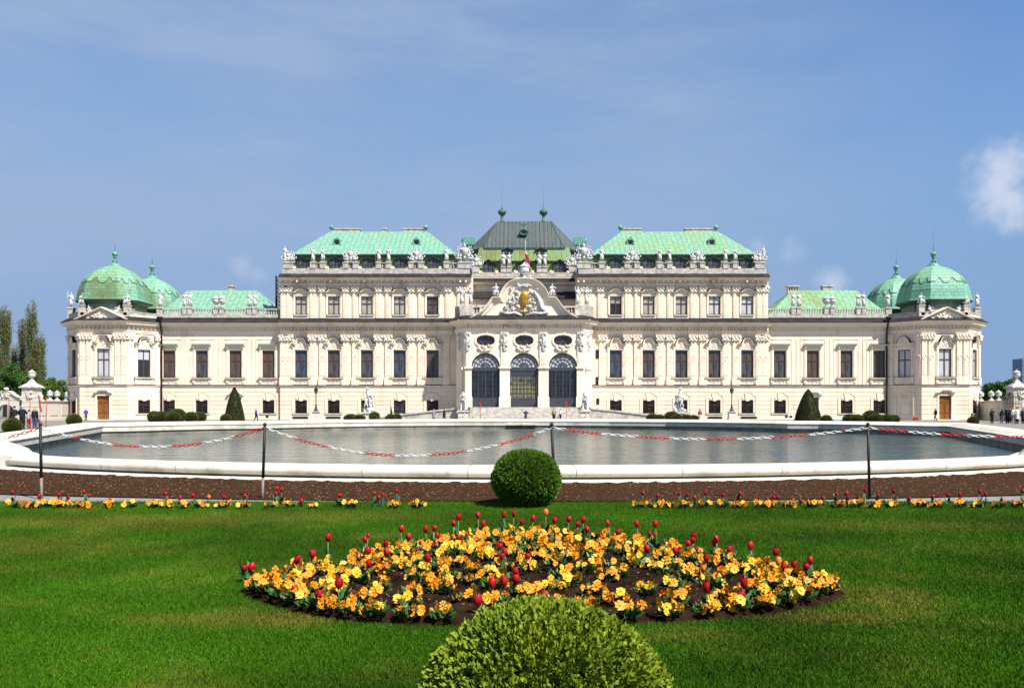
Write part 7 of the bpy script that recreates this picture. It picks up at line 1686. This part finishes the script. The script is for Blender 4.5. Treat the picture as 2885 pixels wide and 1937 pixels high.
def mrange(v, a, b_, lo=0.0, hi=1.0):
    n = nt.nodes.new('ShaderNodeMapRange'); n.interpolation_type = 'SMOOTHSTEP'; n.inputs['From Min'].default_value = a; n.inputs['From Max'].default_value = b_; n.inputs['To Min'].default_value = lo; n.inputs['To Max'].default_value = hi; L(v, n.inputs['Value']); return n.outputs['Result']
def noise(vec, sc, det, rough=.55):
    n = nt.nodes.new('ShaderNodeTexNoise'); n.inputs['Scale'].default_value = sc; n.inputs['Detail'].default_value = det; n.inputs['Roughness'].default_value = rough; L(vec, n.inputs['Vector']); return n.outputs['Fac']
D0 = tc.outputs['Generated']
veil = noise(vmath('MULTIPLY', D0, (1.3, 1.0, 5.0)), 2.3, 9, .62)
sx = nt.nodes.new('ShaderNodeSeparateXYZ'); L(D0, sx.inputs[0])
lowf = mrange(sx.outputs['Z'], .48, .06, .0, .97)
veilf = mth('MULTIPLY', mrange(veil, .34, .66, .44, VEIL), mrange(sx.outputs['X'], .52, .05, .08, 1.0))
puffs = None
for (px, py), r in (((2292, 408), .040), ((2312, 455), .036), ((2250, 400), .020), ((555, 605), .018), ((590, 625), .016), ((1800, 580), .018), ((1730, 560), .012), ((1900, 640), .02)):
    v = Vector(((px - HX) / F, 1, (HY - py) / F)).normalized(); dist = vmath('DISTANCE', D0, tuple(v), 'Value'); wob = mth('MULTIPLY_ADD', noise(D0, 26, 6), None) if False else noise(D0, 24, 7, .6)
    e = mth('SUBTRACT', mth('DIVIDE', dist, r), mth('MULTIPLY', mth('SUBTRACT', wob, .5), 2.3)); f = mrange(e, 1.1, -.1, 0.0, .70 if r > .03 else (.5 if r > .0195 else .24)); puffs = f if puffs is None else mth('MAXIMUM', puffs, f)
mx1 = nt.nodes.new('ShaderNodeMix'); mx1.data_type = 'RGBA'; L(veilf, mx1.inputs['Factor']); 
tint = nt.nodes.new('ShaderNodeMix'); tint.data_type = 'RGBA'; tint.blend_type = 'MULTIPLY'; tint.inputs['Factor'].default_value = 1; tint.inputs['B'].default_value = (*SKYTINT, 1); L(sky.outputs['Color'], tint.inputs['A'])
mx0 = nt.nodes.new('ShaderNodeMix'); mx0.data_type = 'RGBA'; L(lowf, mx0.inputs['Factor']); L(tint.outputs['Result'], mx0.inputs['A']); mx0.inputs['B'].default_value = (*VEILLOW, 1); L(mx0.outputs['Result'], mx1.inputs['A']); mx1.inputs['B'].default_value = (*VEILCOL, 1)
mx2 = nt.nodes.new('ShaderNodeMix'); mx2.data_type = 'RGBA'; L(puffs, mx2.inputs['Factor']); L(mx1.outputs['Result'], mx2.inputs['A']); mx2.inputs['B'].default_value = (*PUFFCOL, 1)
L(mx2.outputs['Result'], bg.inputs['Color']); bg.inputs['Strength'].default_value = SKYSTR
sun = bpy.data.lights.new('sun', 'SUN'); sun.energy = SUNSTR; sun.angle = math.radians(.5); sun.color = (1.0, .94, .85); so = bpy.data.objects.new('sun', sun); COL.objects.link(so)
sd = Vector((math.sin(AZ) * math.cos(EL), -math.cos(AZ) * math.cos(EL), math.sin(EL))); so.rotation_euler = sd.to_track_quat('Z', 'Y').to_euler(); so.location = (30, -30, 60)
cam = bpy.data.cameras.new('camera'); co = bpy.data.objects.new('camera', cam); COL.objects.link(co); co.location = (CX, 0, EYE); co.rotation_euler = (PI / 2, 0, 0)
cam.sensor_width = 36; cam.lens = F / 2335 * 36; cam.shift_x = -(HX - 1167.5) / 2335; cam.shift_y = (HY - 784) / 2335; cam.clip_start = .1; cam.clip_end = 8000; scene.camera = co
vs_ = scene.view_settings; vs_.view_transform = 'Standard'; vs_.look = 'None'; vs_.exposure = EXPO; vs_.gamma = 1; vs_.use_curve_mapping = False
scene.render.engine = 'CYCLES'; scene.cycles.max_bounces = 6; scene.cycles.diffuse_bounces = 3
for o in list(COL.objects):
    if 'world' in o: del o['world']
